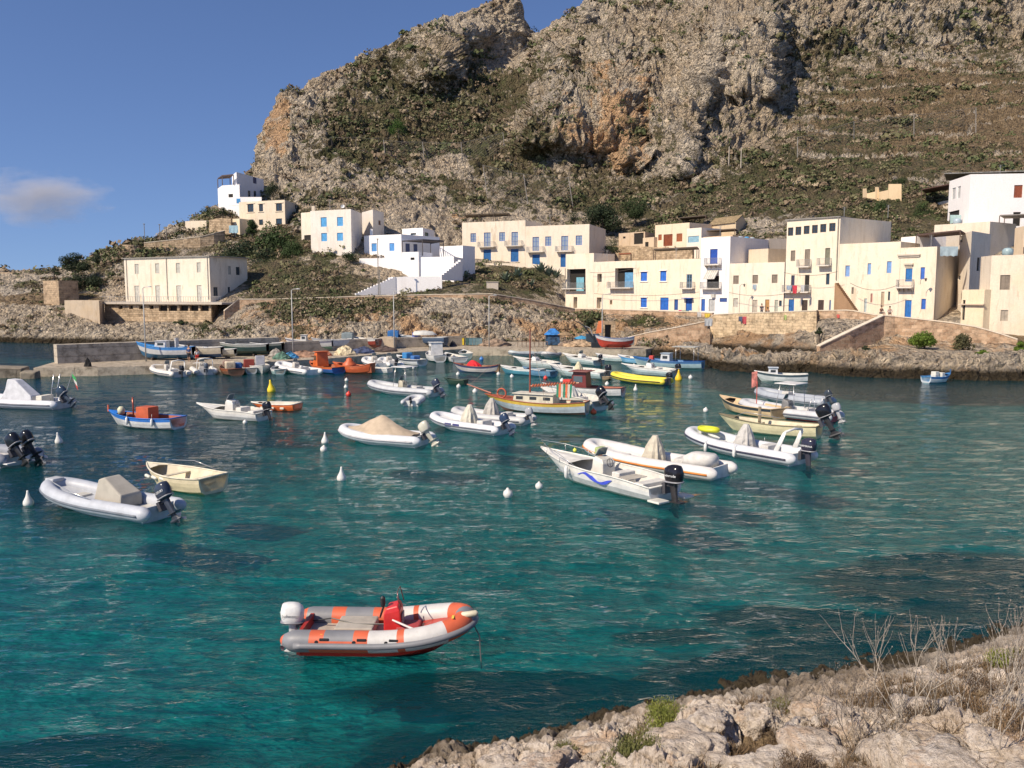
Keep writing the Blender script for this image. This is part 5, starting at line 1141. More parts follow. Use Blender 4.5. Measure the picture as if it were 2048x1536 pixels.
def cabin(root, x, z, l, w, h, col, win=(.04, .05, .06), roof=None, nwin=2, rk=.12, name='cabin', over=.08):
    mb = MB(); mb.loft([[(x+l/2, -w/2, z), (x+l/2, w/2, z), (x-l/2, w/2, z), (x-l/2, -w/2, z)], [(x+l/2-rk, -w/2*.92, z+h), (x+l/2-rk, w/2*.92, z+h), (x-l/2+rk*.3, w/2*.92, z+h), (x-l/2+rk*.3, -w/2*.92, z+h)]], True, True)
    o = mb.build(name, paint(col, .4), root, bevel=.02)
    m = MB(); m.box((x-rk*.3, 0, z+h+.03), (l+over*2-rk, w+over*2, .05)); m.build('cabin_roof', paint(roof or col, .4), o, bevel=.015)
    for s in (-1, 1):
        for k in range(nwin):
            cx = x-l/2+l*(k+.5)/nwin; m = MB(); m.box((cx-.02, s*(w/2*.965+.004), z+h*.58), (l/nwin*.5, .02, h*.34)); m.build('window', glass_dark(win), o, bevel=.004)
    m = MB(); m.box((x+l/2-rk*.52+.012, 0, z+h*.62), (.02, w*.66, h*.36)); m.build('windscreen', glass_dark(win), o)
    return o
def place(sx, sy, bx, by, L=None, z=0.0):
    """stern and bow pixels on the water plane -> location, heading, length"""
    a, b = W(sx, sy, z), W(bx, by, z); dx, dy = b[0]-a[0], b[1]-a[1]; l = math.hypot(dx, dy)
    return ((a[0]+b[0])/2, (a[1]+b[1])/2, z), math.atan2(dy, dx), l
def RIB(label, s, b, B=2.0, r=.25, **k):
    loc, rz, l = place(*s, *b); L = k.pop('L', l); return rib_boat(k.pop('name', 'inflatable_boat'), label, (loc, rz), L, B, r, **k), L
def OB(label, s, b, B=1.7, H=.55, **k):
    z = k.pop('z', 0.0); loc, rz, l = place(*s, *b, z=z); L = k.pop('L', l); cols = k.pop('cols', ((.8, .8, .78),)*3)
    return open_boat(k.pop('name', 'boat'), label, (loc, rz), L, B, H, cols, **k), L
OR, GR, WH_, RD = (.60, .12, .05), (.20, .205, .22), (.68, .66, .63), (.42, .03, .018)
# 1 the orange and white inflatable in the foreground (tube patches follow the photo)
def patch1(t, j):
    # t: 0 port stern .. .5 bow .. 1 starboard stern (near side)
    u = abs(t-.5)*2   # 1 stern, 0 bow
    top = .12 < (j % 1) < .40
    if u < .05: return 2
    if u < .22: return 0
    if u < .44: return 1
    if u < .48: return 0
    if u < .58: return 1
    if u < .65: return 0
    if u < .78: return 2 if (t < .5 or top) else 0
    if u < .82: return 0
    if u < .94: return 2
    return 0
r, L = RIB('patched orange and white inflatable with red console alone in the foreground', (612, 1305), (952, 1310), 1.85, .235, zoff=.27, sk=.3,  tube=OR, hull=RD, deck=(.42, .36, .3), strake=GR, kind='none', lift=.36, patches=([OR, WH_, GR], patch1), extra=('handles',))
cn = console(r, .10, .2, (.62, .03, .03), .46, .42, .72, panel=(.3, .29, .27), wheel=True, screen=False)
railpipe(r, [[(.28, -.2, .9), (.2, -.2, 1.22), (.2, .2, 1.22), (.28, .2, .9)], [(.2, 0, .9), (.16, 0, 1.05)]], 'screen_rail', .012, (.2, .1, .1)); m = MB(); m.lathe([(.02, -.14), (.05, -.1), (.06, .08), (.02, .12)], (-.14, -.1, .98), 8); m.build('throttle', paint(BLK, .5), r)
m = MB(); m.tube([(-L/2+.1, .3, .35), (-L*.35, .1, .5), (-L*.2, -.1, .45), (0, -.2, .5)], .015, 5); m.build('fuel_hose', paint(BLK, .5), r)
m = MB(); m.tube([(L/2-.15, -.2, .75), (L/2+.1, -.3, .3), (L/2+.15, -.4, -.4)], .015, 5); m.build('mooring_line', paint((.1, .1, .1), .8), r)
m = MB(); m.box((.42, 0, .34), (.5, .5, .2)); m.build('seat', paint((.42, .06, .06), .6), r, bevel=.03)
m = MB(); m.box((-.75, 0, .36), (.85, .75, .2)); m.build('rear_bench', paint((.42, .38, .32), .7), r, bevel=.03)
m = MB(); m.tube([(.1, -.27, .62), (.75, -.62, .5)], [.02, .028], 6); m.build('paddle', paint((.8, .72, .68), .5), r)
outboard(r, -L/2-.02, .05, .30, (.82, .82, .80), 0.0, .95, 0, 'Johnson')
m = MB(); m.lathe([(.02, .2), (.07, .15), (.07, -.15), (.02, -.2)], (0, 0, 0), 10, M=Matrix.Translation((L/2-.12, -.28, .78)) @ Matrix.Rotation(1.4, 4, 'Y')); m.build('fender', paint((.75, .68, .5), .5), r, smooth=True)
for (x, y) in ((-L*.35, -.73), (-L*.22, -.72), (L*.38, -.45), (-L*.2, .7), (L*.1, .7)):
    m = MB(); m.box((x, y, .49 if x < L*.3 else .78), (.05, .16, .012)); m.build('tape_mark', paint((.8, .6, .08), .5), r)
# 2 grey inflatable, left foreground
r, L = RIB('grey inflatable with a sloping beige console cover and one dark raised engine, lower left', (322, 1037), (100, 1000), 2.1, .27, tube=(.55, .58, .63), hull=(.6, .62, .64), deck=(.62, .6, .54), strake=(.15, .17, .2), kind='boxcover', lift=.38, ccol=(.42, .39, .33), extra=())
outboard(r, -L/2-.05, 0, .5, (.035, .045, .07), .5, 1.2, 0, 'SUZUKI')
railpipe(r, [[(-L*.1, .85, .55), (L*.1, .9, .78), (L*.3, .7, .98)]], 'oar', .022, (.7, .7, .7)); m = MB(); m.box((L/2-.35, 0, .86), (.5, .5, .14)); m.build('bow_pad', paint((.55, .56, .58), .6), r, bevel=.05)
# 3 cream open boat
r, L = OB('cream open rowing boat with four white fenders along its side, lower left', (424, 985), (300, 962), 1.85, .62, cols=((.80, .70, .48), (.78, .68, .45), (.75, .66, .3)), transom=.78, gun=(.85, .78, .6), inner=(.76, .68, .5), thwarts=2, sheer=.22, L=4.3)
for k in range(4): m = MB(); m.lathe([(.03, .17), (.07, .12), (.07, -.12), (.03, -.17)], (0, 0, 0), 10, M=Matrix.Translation((.9-k*.48, .93-.03*k if k else .86, .5)) @ Matrix.Rotation(1.35, 4, 'Y')); m.build('fender', paint((.82, .8, .7), .4), r, smooth=True)
railpipe(r, [[(L*.3, -.6, .9), (0, -.75, .98), (-L*.3, -.8, .75)]], 'boat_hook', .014)
# 4 dark twin engine inflatable leaving the frame at left
r, L = RIB('dark grey inflatable with twin raised black engines cut by the left picture edge', (60, 930), (-190, 908), 2.6, .3, tube=(.25, .27, .31), hull=(.7, .7, .68), deck=(.6, .58, .55), strake=(.1, .1, .12), kind='none', lift=.3, L=7.0)
outboard(r, -L/2-.02, .36, .62, BLK, .6, 1.3); outboard(r, -L/2-.02, -.36, .62, BLK, .6, 1.3)
for s in (-1, 1): m = MB(); m.box((-L/2-.25, s*.85, .22), (.6, .5, .06)); m.build('swim_platform', paint((.8, .8, .78), .5), r, bevel=.02)
# 5 white inflatable at the left edge
r, L = RIB('white inflatable with a white console cover and slim light mast at the left edge', (140, 817), (-60, 810), 2.4, .29, tube=(.75, .77, .8), kind='none', lift=.35, L=7.2)
mb = MB(); mb.loft([[(1.3, -.45, .3), (1.3, .45, .3), (-1.5, .5, .3), (-1.5, -.5, .3)], [(.75, -.4, 1.25), (.75, .4, 1.25), (-1.45, .46, .85), (-1.45, -.46, .85)], [(.55, -.35, 2.0), (.55, .35, 2.0), (-.1, .34, 1.95), (-.1, -.34, 1.95)]], True, True); mb.build('console_cover', paint((.72, .73, .76), .85), r, bevel=.05)
seat_box(r, -2.2, 0, .3, (.5, 1.2, .6), paint((.82, .78, .66), .6)); outboard(r, -L/2-.02, 0, .6, (.03, .05, .08), .75, 1.35)
railpipe(r, [[(-2.9, .3, .5), (-3.3, .3, 2.4)], [(-2.8, -.3, .5), (-3.3, -.3, 2.4)], [(-3.1, .3, 1.4), (-3.1, -.3, 1.4)]], 'light_mast', .03, (.8, .8, .8))
fl = MB(); fl.tube([(-3.7, 0, .5), (-4.6, 0, 2.6)], .02, 5); fl.build('flagpole', paint((.6, .6, .6)), r)
fl = MB()
for k, mi in enumerate((0, 1, 2)): fl.add([(-4.5-.12*k, .0, 2.5-.32*k), (-4.62-.12*k, .05, 2.18-.32*k), (-4.95-.05*k, .1, 1.9-.3*k), (-4.85-.05*k, .03, 2.2-.3*k)], [(0, 1, 2, 3)], mi)
fl.build('flag', [paint((.03, .3, .08), .8), paint((.7, .7, .66), .8), paint((.5, .04, .03), .8)], r)
# 6 blue white boat with red box
r, L = OB('white boat with blue rim, red bow post and a red wooden engine box', (352, 857), (224, 848), 1.9, .62, cols=((.02, .15, .5), (.76, .78, .78), (.6, .62, .6)), transom=.75, gun=(.02, .16, .55), inner=(.35, .1, .05), thwarts=2, sheer=.3, stem=(.55, .12, .06), L=5.4)
m = MB(); m.box((-.35, 0, .85), (.95, .85, .75)); m.build('engine_box', paint((.55, .11, .04), .6), r, bevel=.02); railpipe(r, [[(.75, 0, .4), (.75, 0, 1.75)]], 'mast', .05, (.35, .08, .05))
m = MB(); m.lathe([(.05, -.25), (.2, -.2), (.22, .1), (.1, .25)], (1.6, .1, .9), 10); m.build('buoy_ball', paint((.6, .58, .4), .5), r, smooth=True)
for x in (.3, -1.6): fender(r, x, .98, .45)
# speedboats
def speedboat(label, s, b, B=2.1, H=.8, L=None, cone='screen', eng=(), tex=None, group='motor boats moored in the harbour', stripe=((.82, .80, .74), (.80, .80, .78), (.78, .76, .62)), z=0.0, rails=True, name='motor_boat', con=(.82, .8, .74), **k):
    loc, rz, l = place(*s, *b, z=z); L = L or l
    r = open_boat(name, label, (loc, rz), L, B, H, stripe, transom=.86, sheer=.30, rake=1.3, gun=(.85, .83, .76), inner=(.68, .66, .6), stripe=.2, thwarts=0, deckf=.34, floor=.28, group=group, bilge=.8, draft=.3, stern_up=-.2, **k)
    if cone == 'screen': console(r, -L*.04, .28, con, .75, .7, .95)
    elif cone == 'cover': cover_cone(r, -L*.05, .8, .9, 1.2, .28, con)
    elif cone == 'cabin': cabin(r, L*.02, H*.7, 1.5, B*.6, .95, con)
    seat_box(r, -L*.2, 0, .28, (.45, 1.0, .5), paint((.82, .79, .72), .6)); seat_box(r, -L*.4, 0, .28, (.5, B*.7, .35), paint((.82, .79, .72), .6), 'stern_bench')
    for e in eng: outboard(r, -L/2-.03, e.get('y', 0), H*.78, e.get('col', BLK), e.get('tilt', .0), e.get('s', 1.1), 0, e.get('text'))
    if rails: railpipe(r, [[(L*.05, s_*B*.42, H+.0), (L*.2, s_*B*.40, H+.38), (L*.36, s_*B*.25, H+.52), (L*.5, 0, H+.62)] for s_ in (-1, 1)]+[[(L*.2, s_*B*.40, H+.02), (L*.2, s_*B*.40, H+.38)] for s_ in (-1, 1)]+[[(L*.36, s_*B*.27, H+.1), (L*.36, s_*B*.25, H+.5)] for s_ in (-1, 1)], 'bow_rail', .014)
    return r, L
r, L = speedboat('big white open motor boat with a blue wave logo and black engine', (1330, 1000), (1082, 938), 2.15, .74, eng=[dict(s=1.45, tilt=.05, col=(.015, .013, .016), text='evinrude')], con=(.82, .79, .7))
# logo and lettering on the port side (faces the camera)
def side_panel(verts, col, nm, y): m = MB(); m.add([(x, y+dy, z) for x, dy, z in verts]+[(x, y+dy-.012, z) for x, dy, z in verts], [tuple(range(len(verts))), tuple(range(2*len(verts)-1, len(verts)-1, -1))]+[(i, (i+1) % len(verts), len(verts)+(i+1) % len(verts), len(verts)+i) for i in range(len(verts))]); return m.build(nm, paint(col, .4), r)
xs = np.linspace(-1.9, .15, 26); zc = [.50+.13*math.sin((x+1.9)*3.4+2.4) for x in xs]; th = [.075*math.sin(math.pi*(i/25))**.6*(1+.5*math.sin(i*.5)) for i in range(26)]
vs = [(float(x), 0, z+t) for x, z, t in zip(xs, zc, th)]+[(float(x), 0, z-t) for x, z, t in list(zip(xs, zc, th))[::-1]]
side_panel(vs, (.05, .08, .55), 'wave_logo', 1.075)
put_text('acquamarine', .2, (.5, .52, .55), r, Matrix.Translation((.95, 1.07, .52)) @ Matrix.Rotation(math.pi, 4, 'Z') @ Matrix.Rotation(math.pi/2, 4, 'X'), .3)
fender(r, L*.1, 1.14, .5, L=.5); m = MB(); m.box((L*.02, -.28, 1.35), (.3, .5, .35)); m.build('green_bag', paint((.35, .42, .18), .8), r, bevel=.08)
m = MB()
for k in range(5): m.box((-L*.33+k*.13, .25, .68), (.09, 1.1, .03))
m.build('slatted_bench', paint((.75, .68, .55), .6), r)
m = MB(); m.box((-L/2-.3, .72, .12), (.6, .6, .08)); m.build('swim_platform', paint((.8, .78, .7), .4), r, bevel=.02); m = MB(); m.box((-L/2-.3, -.72, .12), (.6, .6, .08)); m.build('swim_platform', paint((.8, .78, .7), .4), r, bevel=.02)
speedboat('white runabout with dark windscreen left of the orange skiff', (520, 840), (402, 832), 1.9, .62, L=5.4, eng=[dict(s=1.1, tilt=.25)], rails=False)[0]
# 8 orange skiff
r, L = OB('small flat orange skiff with white rim and white side floats', (590, 820), (508, 817), 1.5, .42, cols=((.62, .15, .04), (.6, .13, .035), (.55, .12, .04)), gun=(.82, .78, .68), inner=(.7, .66, .55), transom=.95, sheer=.05, thwarts=1, L=3.6)
for k in range(4): m = MB(); m.box((1.2-k*.75, .82, .2), (.3, .1, .14)); m.build('side_float', paint((.8, .75, .6), .5), r, bevel=.03)
# 9
r, L = RIB('long light grey inflatable with thin flat sun top over its console and dark engine', (870, 793), (738, 783), 2.2, .3, tube=(.56, .58, .6), deck=(.6, .57, .5), kind='top', L=6.6, lift=.4, ccol=(.6, .55, .42), eng=[dict(s=1.35, tilt=.6, col=(.04, .05, .08))])
# 10
r, L = RIB('tiny pale grey round nosed tender floating stern on beside the sun top inflatable', (822, 812), (836, 803), 1.5, .2, tube=(.6, .62, .64), deck=(.35, .34, .32), kind='none', L=2.6, lift=.15, eng=[dict(s=.6)])
# 11
r, L = RIB('white inflatable hidden under a peaked tan canvas cover with beige raised engine', (845, 890), (683, 878), 2.3, .27, tube=(.74, .76, .78), kind='tent', lift=.35, strake=(.5, .5, .52), eng=[dict(s=1.25, tilt=.65, col=(.62, .60, .50))])
# 12
r, L = RIB('white inflatable with blue stripe panels and a pleated cream console cover', (1005, 868), (866, 850), 2.1, .26, tube=(.76, .77, .79), kind='cover', lift=.35, ccol=(.72, .68, .56), eng=[dict(s=1.15, tilt=.6, col=(.03, .05, .1))])
for k in range(2):
    m = MB(); m.box((.55-k*.62, 1.045, .36), (.5, .03, .2)); m.build('stripe_panel', paint((.06, .06, .2), .5), r, bevel=.01)
# 13
r, L = RIB('light grey inflatable with grey covered console and covered engine, partly behind the striped one', (1052, 849), (905, 838), 2.1, .26, tube=(.60, .60, .60), kind='cover', lift=.3, ccol=(.55, .52, .47), deck=(.6, .58, .52), eng=[dict(s=1.0, tilt=.35, col=(.45, .46, .48))])
# 14 gozzo with mast
r, L = OB('white wooden sailing boat with cream cabin, red trim, one mast and long bowsprit', (1152, 828), (990, 818), 2.3, .72, cols=((.55, .38, .06), (.55, .62, .66), (.25, .12, .09)), gun=(.34, .09, .04), inner=(.62, .56, .42), transom=.45, sheer=.35, thwarts=0, deckf=.28, L=7.6, stern_up=.2, rake=.9, group='wooden boats moored in the harbour', name='sailing_boat', cat='sailing boat')
cabin(r, -.1, .62, 3.0, 1.25, .62, (.72, .67, .52), nwin=3, roof=(.78, .74, .62)); m = MB(); m.tube([(L/2-.5, 0, 1.1), (L/2+1.4, 0, 1.65)], [.07, .04], 6); m.build('bowsprit', paint((.30, .07, .035), .5), r)
m = MB(); m.tube([(.35, 0, .7), (.35, 0, 5.6)], [.075, .045], 8); m.build('mast', paint((.26, .07, .04), .5), r); m = MB(); m.tube([(.3, 0, 1.75), (-3.2, 0, 2.1)], [.05, .05], 6); m.build('boom', paint((.45, .22, .12), .5), r)
m = MB()
for k in range(16): m.tube([(.2-k*.2, .02, 1.68+k*.02), (.05-k*.2, .05, 1.86+k*.02)], .07, 5)
m.build('furled_sail', paint((.42, .12, .06), .8), r, smooth=True)
for (a, b) in (((.35, 0, 5.5), (L/2+1.2, 0, 1.6)), ((.35, 0, 5.3), (-1.2, 1.0, .8)), ((.35, 0, 5.3), (-1.2, -1.0, .8)), ((.35, 0, 5.4), (-L/2, 0, .9))): m = MB(); m.tube([a, b], .012, 3); m.build('rigging_line', paint((.2, .16, .12)), r)
m = MB(); pts = [(L*.3+.32*math.cos(a), .45, 1.2+.32*math.sin(a)) for a in np.linspace(0, 6.283, 17)]; m.tube(pts, .06, 6); m.build('life_ring', paint((.45, .1, .05), .6), r, smooth=True)
m = MB()
for k in range(7): m.add([(-1.7-k*.16, .25, 2.0), (-1.86-k*.16, .25, 2.0), (-1.86-k*.16, .3+.02*k, 1.1), (-1.7-k*.16, .3, 1.1)], [(0, 1, 2, 3)], k % 3)
m.build('hanging_towel', [paint((.03, .2, .12), .9), paint((.6, .15, .06), .9), paint((.5, .48, .4), .9)], r)
# 15
r, L = speedboat('white open motor boat with tall cover and raised black engine behind the sailing boat', (1196, 820), (1085, 805), 2.0, .85, L=6.0, cone='cover', con=(.76, .74, .68), rails=False, eng=[dict(s=1.4, tilt=.75)], stripe=((.72, .70, .62), (.58, .62, .62), (.5, .56, .55)))
# 16
r, L = OB('white wooden boat with dark red wheelhouse and red roof behind the sailing boat', (1228, 792), (1100, 785), 2.1, .62, cols=((.72, .73, .72), (.68, .70, .70), (.2, .25, .25)), gun=(.08, .05, .05), inner=(.3, .1, .06), transom=.6, thwarts=1, L=7.0, name='fishing_boat', group='wooden boats moored in the harbour')
cabin(r, .1, .45, 1.5, 1.2, 1.4, (.17, .03, .025), roof=(.2, .035, .03), nwin=1, rk=.35, win=(.1, .13, .15), over=.25); m = MB(); m.box((1.2, 0, 1.0), (.7, .5, .3)); m.build('red_bundle', paint((.6, .05, .04), .8), r, bevel=.08); fender(r, -2.2, 1.08, .4)
# mid harbour
speedboat('pale motor boat with cream console cover moored behind the red wheelhouse', (1196, 757), (1108, 750), 2.1, .8, L=7.0, cone='cover', con=(.72, .66, .45), eng=[dict(s=1.2, tilt=.1)], rails=False, stripe=((.75, .77, .76), (.40, .50, .50), (.3, .4, .4)))
OB('flat brown canoe lying low beside the pale motor boat', (1212, 759), (1160, 755), .8, .25, cols=((.3, .22, .14),)*3, gun=(.3, .22, .14), inner=(.2, .14, .09), transom=.2, thwarts=1, L=3.6, name='canoe')
OB('dark blue rowing boat just right of the teal one near the mast', (1100, 753), (1052, 748), 1.5, .5, cols=((.10, .22, .34), (.10, .22, .34), (.08, .18, .28)), gun=(.12, .22, .34), inner=(.2, .26, .3), L=4.5, group='blue rowing boats')
OB('teal rowing boat with broad white rim left of the mast', (1075, 750), (1010, 746), 1.6, .55, cols=((.72, .74, .72), (.08, .26, .34), (.06, .2, .3)), gun=(.78, .78, .74), inner=(.5, .52, .5), L=5.2, group='blue rowing boats', deckf=.3)
speedboat('grey hulled motor boat with white console near the quay steps', (1096, 737), (1040, 733), 1.9, .8, L=6.0, cone='screen', rails=False, stripe=((.66, .68, .66), (.36, .44, .44), (.3, .38, .38)), con=(.84, .84, .82))
speedboat('white motor boat with upright white console and two fenders near the quay wall', (1192, 731), (1130, 725), 2.0, .8, L=6.2, cone='screen', rails=False, stripe=((.74, .76, .74), (.38, .48, .48), (.3, .4, .4)), eng=[dict(s=1, tilt=.2)])
RIB('pale grey inflatable tucked against the quay with an orange white jacket on it', (1070, 712), (1028, 714), 2.0, .28, tube=(.55, .6, .6), kind='none', L=4.8)
RIB('small inflatable under a white rumpled sheet against the quay wall', (1112, 712), (1088, 718), 2.0, .28, tube=(.6, .6, .58), kind='tent', L=3.8)
OB('narrow grey boat moored below the tricolour hull on the quay', (1240, 723), (1200, 720), 1.6, .55, cols=((.7, .7, .68), (.35, .44, .44), (.3, .36, .36)), L=4.6)
OB('bright blue boat with white rim near the foot of the ramp', (1284, 727), (1246, 724), 1.6, .6, cols=((.06, .26, .52), (.2, .42, .6), (.1, .3, .42)), gun=(.8, .8, .78), L=4.6, deckf=.3)
r, L = OB('blue fishing boat with a flat canopy and white fish box near the rocks', (1380, 737), (1290, 733), 2.2, .75, cols=((.05, .14, .3), (.30, .42, .46), (.35, .45, .44)), gun=(.03, .14, .4), inner=(.1, .24, .45), transom=.6, L=8.0, name='fishing_boat', group='wooden boats moored in the harbour', deckf=.25)
[railpipe(r, [[(x_, s*.75, .7), (x_, s*.75, 2.3)]], 'canopy_post', .03) for s in (-1, 1) for x_ in (-1.2, -3.2)]; m = MB(); m.box((-2.1, 0, 2.35), (2.6, 1.9, .06)); m.build('canopy', paint((.5, .5, .46), .6), r)
cabin(r, .1, .6, 1.1, 1.2, .95, (.66, .68, .68), roof=(.3, .4, .5), nwin=1); m = MB(); m.box((1.8, 0, 1.0), (.5, .5, .5)); m.build('red_bundle', paint((.5, .06, .05), .8), r, bevel=.06)
speedboat('white motor boat with small white console moored behind the yellow inflatable', (1336, 752), (1256, 747), 2.0, .72, L=6.0, cone='screen', rails=False, eng=[dict(s=1.1, tilt=.2)], stripe=((.76, .78, .76), (.4, .5, .52), (.3, .4, .42)), con=(.84, .84, .82))
RIB('bright yellow inflatable with a black stripe and black engine', (1320, 769), (1234, 762), 2.0, .27, tube=(.75, .60, .06), hull=(.06, .1, .13), strake=BLK, deck=(.5, .48, .4), kind='none', L=5.8, eng=[dict(s=1.2, tilt=.1)])
r, L = OB('small dark blue striped boat carrying a bright red heap', (978, 745), (924, 743), 1.7, .62, cols=((.04, .05, .12), (.45, .42, .4), (.05, .08, .18)), gun=(.25, .08, .05), inner=(.3, .18, .1), transom=.3, stern_up=.35, L=4.9, name='fishing_boat', group='wooden boats moored in the harbour', stem=(.06, .05, .05))
cover_cone(r, .1, 1.2, 1.5, .75, .45, (.65, .02, .03), 'red_tarpaulin', .2)
OB('low dark green dinghy alone in open water below the red heaped boat', (922, 768), (898, 767), 1.1, .35, cols=((.02, .05, .035),)*3, gun=(.03, .06, .04), inner=(.03, .05, .03), L=2.2, transom=.85)
r, L = OB('small white boat with white wheelhouse cap in front of the dark sea rocks', (1600, 764), (1522, 762), 1.7, .68, cols=((.05, .08, .1), (.70, .73, .72), (.5, .56, .54)), gun=(.8, .8, .76), inner=(.7, .68, .6), transom=.55, L=4.7, sheer=.3); cabin(r, .7, .6, .9, 1.0, .65, (.78, .79, .8), nwin=1, roof=(.6, .68, .76))
r, L = OB('little blue and white boat piled with white boxes beneath the rocks at the right', (1855, 765), (1896, 762), 1.5, .5, cols=((.04, .14, .36), (.58, .64, .68), (.04, .12, .3)), gun=(.05, .2, .45), inner=(.08, .3, .55), L=3.4, stem=(.05, .14, .3), sheer=.4)
for (x, y, s_) in ((-.3, .1, .5), (.3, -.1, .4), (-.7, -.1, .3)): m = MB(); m.box((x, y, .45+s_/2), (s_, .5, s_)); m.build('box', paint((.76, .74, .66), .6), r, bevel=.03)
# right group
r, L = RIB('plain grey inflatable with small dark engine farthest back in the right hand group', (1640, 812), (1522, 798), 2.1, .3, tube=(.36, .39, .43), strake=(.3, .32, .36), kind='none', L=6.0, lift=.3, eng=[dict(s=1.1, tilt=.5, col=(.04, .05, .06))]); m = MB(); m.box((.2, 0, .55), (.6, .6, .5)); m.build('white_crate', paint((.75, .72, .65), .6), r, bevel=.04)
OB('tan open boat with dark rubber edge at the left of the right hand group', (1560, 838), (1440, 815), 2.1, .62, cols=((.03, .04, .05), (.6, .45, .26), (.5, .38, .22)), gun=(.62, .46, .27), inner=(.58, .43, .25), L=6.2, transom=.8)
r, L = RIB('grey inflatable with red waterline, tall roll bar and orange white flag', (1652, 842), (1492, 824), 2.3, .3, tube=(.62, .63, .64), hull=(.45, .05, .05), kind='top', L=6.6, lift=.32, ccol=(.2, .2, .2), extra=('roll',), eng=[dict(s=1.1, tilt=.4, col=(.4, .41, .43))])
m = MB(); m.tube([(1.9, .3, .4), (1.9, .3, 2.2)], .03, 5); m.build('flagpole', paint((.5, .08, .05)), r); m = MB(); m.add([(1.9, .3, 2.9), (1.9, .3, 1.9), (2.1, .65, 1.75), (2.15, .6, 2.8)], [(0, 1, 2, 3)]); m.build('flag', paint((.7, .25, .2), .8, .5), r)
r, L = OB('pale yellow clinker wooden boat with a large black engine', (1610, 872), (1462, 858), 1.9, .6, cols=((.72, .66, .42), (.76, .70, .45), (.7, .64, .4)), gun=(.2, .17, .1), inner=(.62, .56, .4), transom=.75, L=5.9, rake=.5, group='wooden boats moored in the harbour'); outboard(r, -L/2-.02, 0, .85, BLK, .45, 1.5)
railpipe(r, [[(1.6, .6, .95), (1.0, .8, 1.2), (-1, .95, 1.05)]], 'rail'); m = MB(); m.tube([(.4, .2, .4), (.4, .2, 1.5)], .09, 6); m.build('post', paint((.3, .24, .16)), r)
r, L = RIB('large white inflatable with arch, tall grey cover and lime yellow towing tube', (1600, 928), (1376, 888), 2.35, .29, tube=(.72, .74, .77), deck=(.7, .68, .62), strake=(.04, .04, .07), kind='cover', lift=.42, ccol=(.62, .60, .56), extra=('arch', 'fenders'), eng=[dict(s=1.45, tilt=0, col=(.03, .03, .05), text='YAMAHA')])
m = MB(); pts = [(L*.3+.55*math.cos(a), .28*math.sin(a), .98) for a in np.linspace(0, 6.283, 21)]; m.tube(pts, .13, 8); o = m.build('towing_tube', paint((.62, .65, .03), .5), r, smooth=True)
r, L = RIB('long white inflatable with orange waistline and cream hooded cover', (1440, 957), (1172, 915), 2.4, .29, tube=(.78, .76, .73), deck=(.78, .76, .7), strake=(.62, .2, .03), kind='cover', lift=.4, ccol=(.66, .60, .48))
m = MB(); m.loft([ring(-L*.36, 0, .5, 1.6, 1.3, 12, 3), ring(-L*.37, 0, .85, 1.5, 1.2, 12, 3), ring(-L*.38, 0, 1.0, 1.1, .9, 12, 3)], True, True); m.build('stern_cover', paint((.75, .73, .68), .7), r, smooth=True)
put_text('FOCCHI', .24, (.75, .2, .04), r, Matrix.Translation((-L*.36, 1.165, .42)) @ Matrix.Rotation(math.pi, 4, 'Z') @ Matrix.Rotation(math.pi/2-.45, 4, 'X'), .2)
# moored along the jetty
G2 = 'boats moored stern to the jetty'
RIB('white inflatable with a tall white arch, first from the left along the jetty', (372, 756), (300, 745), 2.2, .28, tube=(.8, .77, .7), kind='arch', L=5.8, eng=[dict(s=1.2)], group=G2, lift=.4)
RIB('white inflatable with arch seen stern on, second from the left along the jetty', (418, 754), (392, 738), 2.4, .3, tube=(.78, .76, .7), kind='arch', L=5.4, eng=[dict(s=1.3, col=(.1, .12, .15))], group=G2)
r, L = OB('old brown wooden boat cluttered with sheets and crates along the jetty', (480, 755), (448, 738), 2.3, .6, cols=((.25, .08, .03), (.2, .1, .06), (.08, .05, .04)), gun=(.3, .1, .04), inner=(.25, .2, .14), L=6, group=G2, name='fishing_boat')
for (x, y, c, s_) in ((-1.2, .3, (.6, .5, .36), .8), (.2, -.2, (.75, .72, .65), .6), (1.4, .2, (.3, .2, .16), .7), (-.6, -.6, (.03, .1, .3), .6)): m = MB(); m.box((x, y, .5+s_/2), (s_, s_*1.2, s_)); m.build('heaped_load', paint(c, .8, .3), r, bevel=.12)
r, L = OB('small pale boat with brick red box along the jetty', (506, 751), (492, 738), 1.6, .55, cols=((.66, .68, .68), (.6, .62, .62), (.3, .3, .3)), L=4.4, group=G2); m = MB(); m.box((.2, 0, .85), (.8, 1.0, .9)); m.build('red_box', paint((.3, .05, .035), .7), r, bevel=.03)
r, L = OB('white motor launch seen bow on with a tall windscreen box along the jetty', (512, 738), (530, 751), 2.0, .65, cols=((.8, .79, .75), (.76, .76, .73), (.7, .7, .68)), L=5.0, group=G2, deckf=.4); m = MB(); m.box((0, 0, 1.15), (.6, .9, 1.1)); m.build('windscreen_box', paint((.5, .5, .53), .4), r, bevel=.05)
OB('tiny grey green dinghy between the two white boats on the jetty', (562, 752), (552, 742), 1.5, .5, cols=((.7, .7, .68), (.25, .36, .36), (.2, .3, .3)), L=3.4, group=G2)
RIB('long white inflatable with upswept bow along the jetty', (632, 751), (552, 740), 2.3, .29, tube=(.78, .78, .76), kind='console', L=7.0, lift=.45, group=G2)
r, L = OB('blue fishing boat with a tall orange wheelhouse panel along the jetty', (676, 747), (622, 738), 2.2, .6, cols=((.55, .14, .04), (.04, .12, .36), (.04, .1, .28)), gun=(.55, .14, .04), inner=(.3, .1, .05), L=7, group=G2, name='fishing_boat'); cabin(r, .8, .5, 1.2, 1.3, 1.5, (.66, .14, .03), win=(.1, .05, .03), nwin=1, rk=.5)
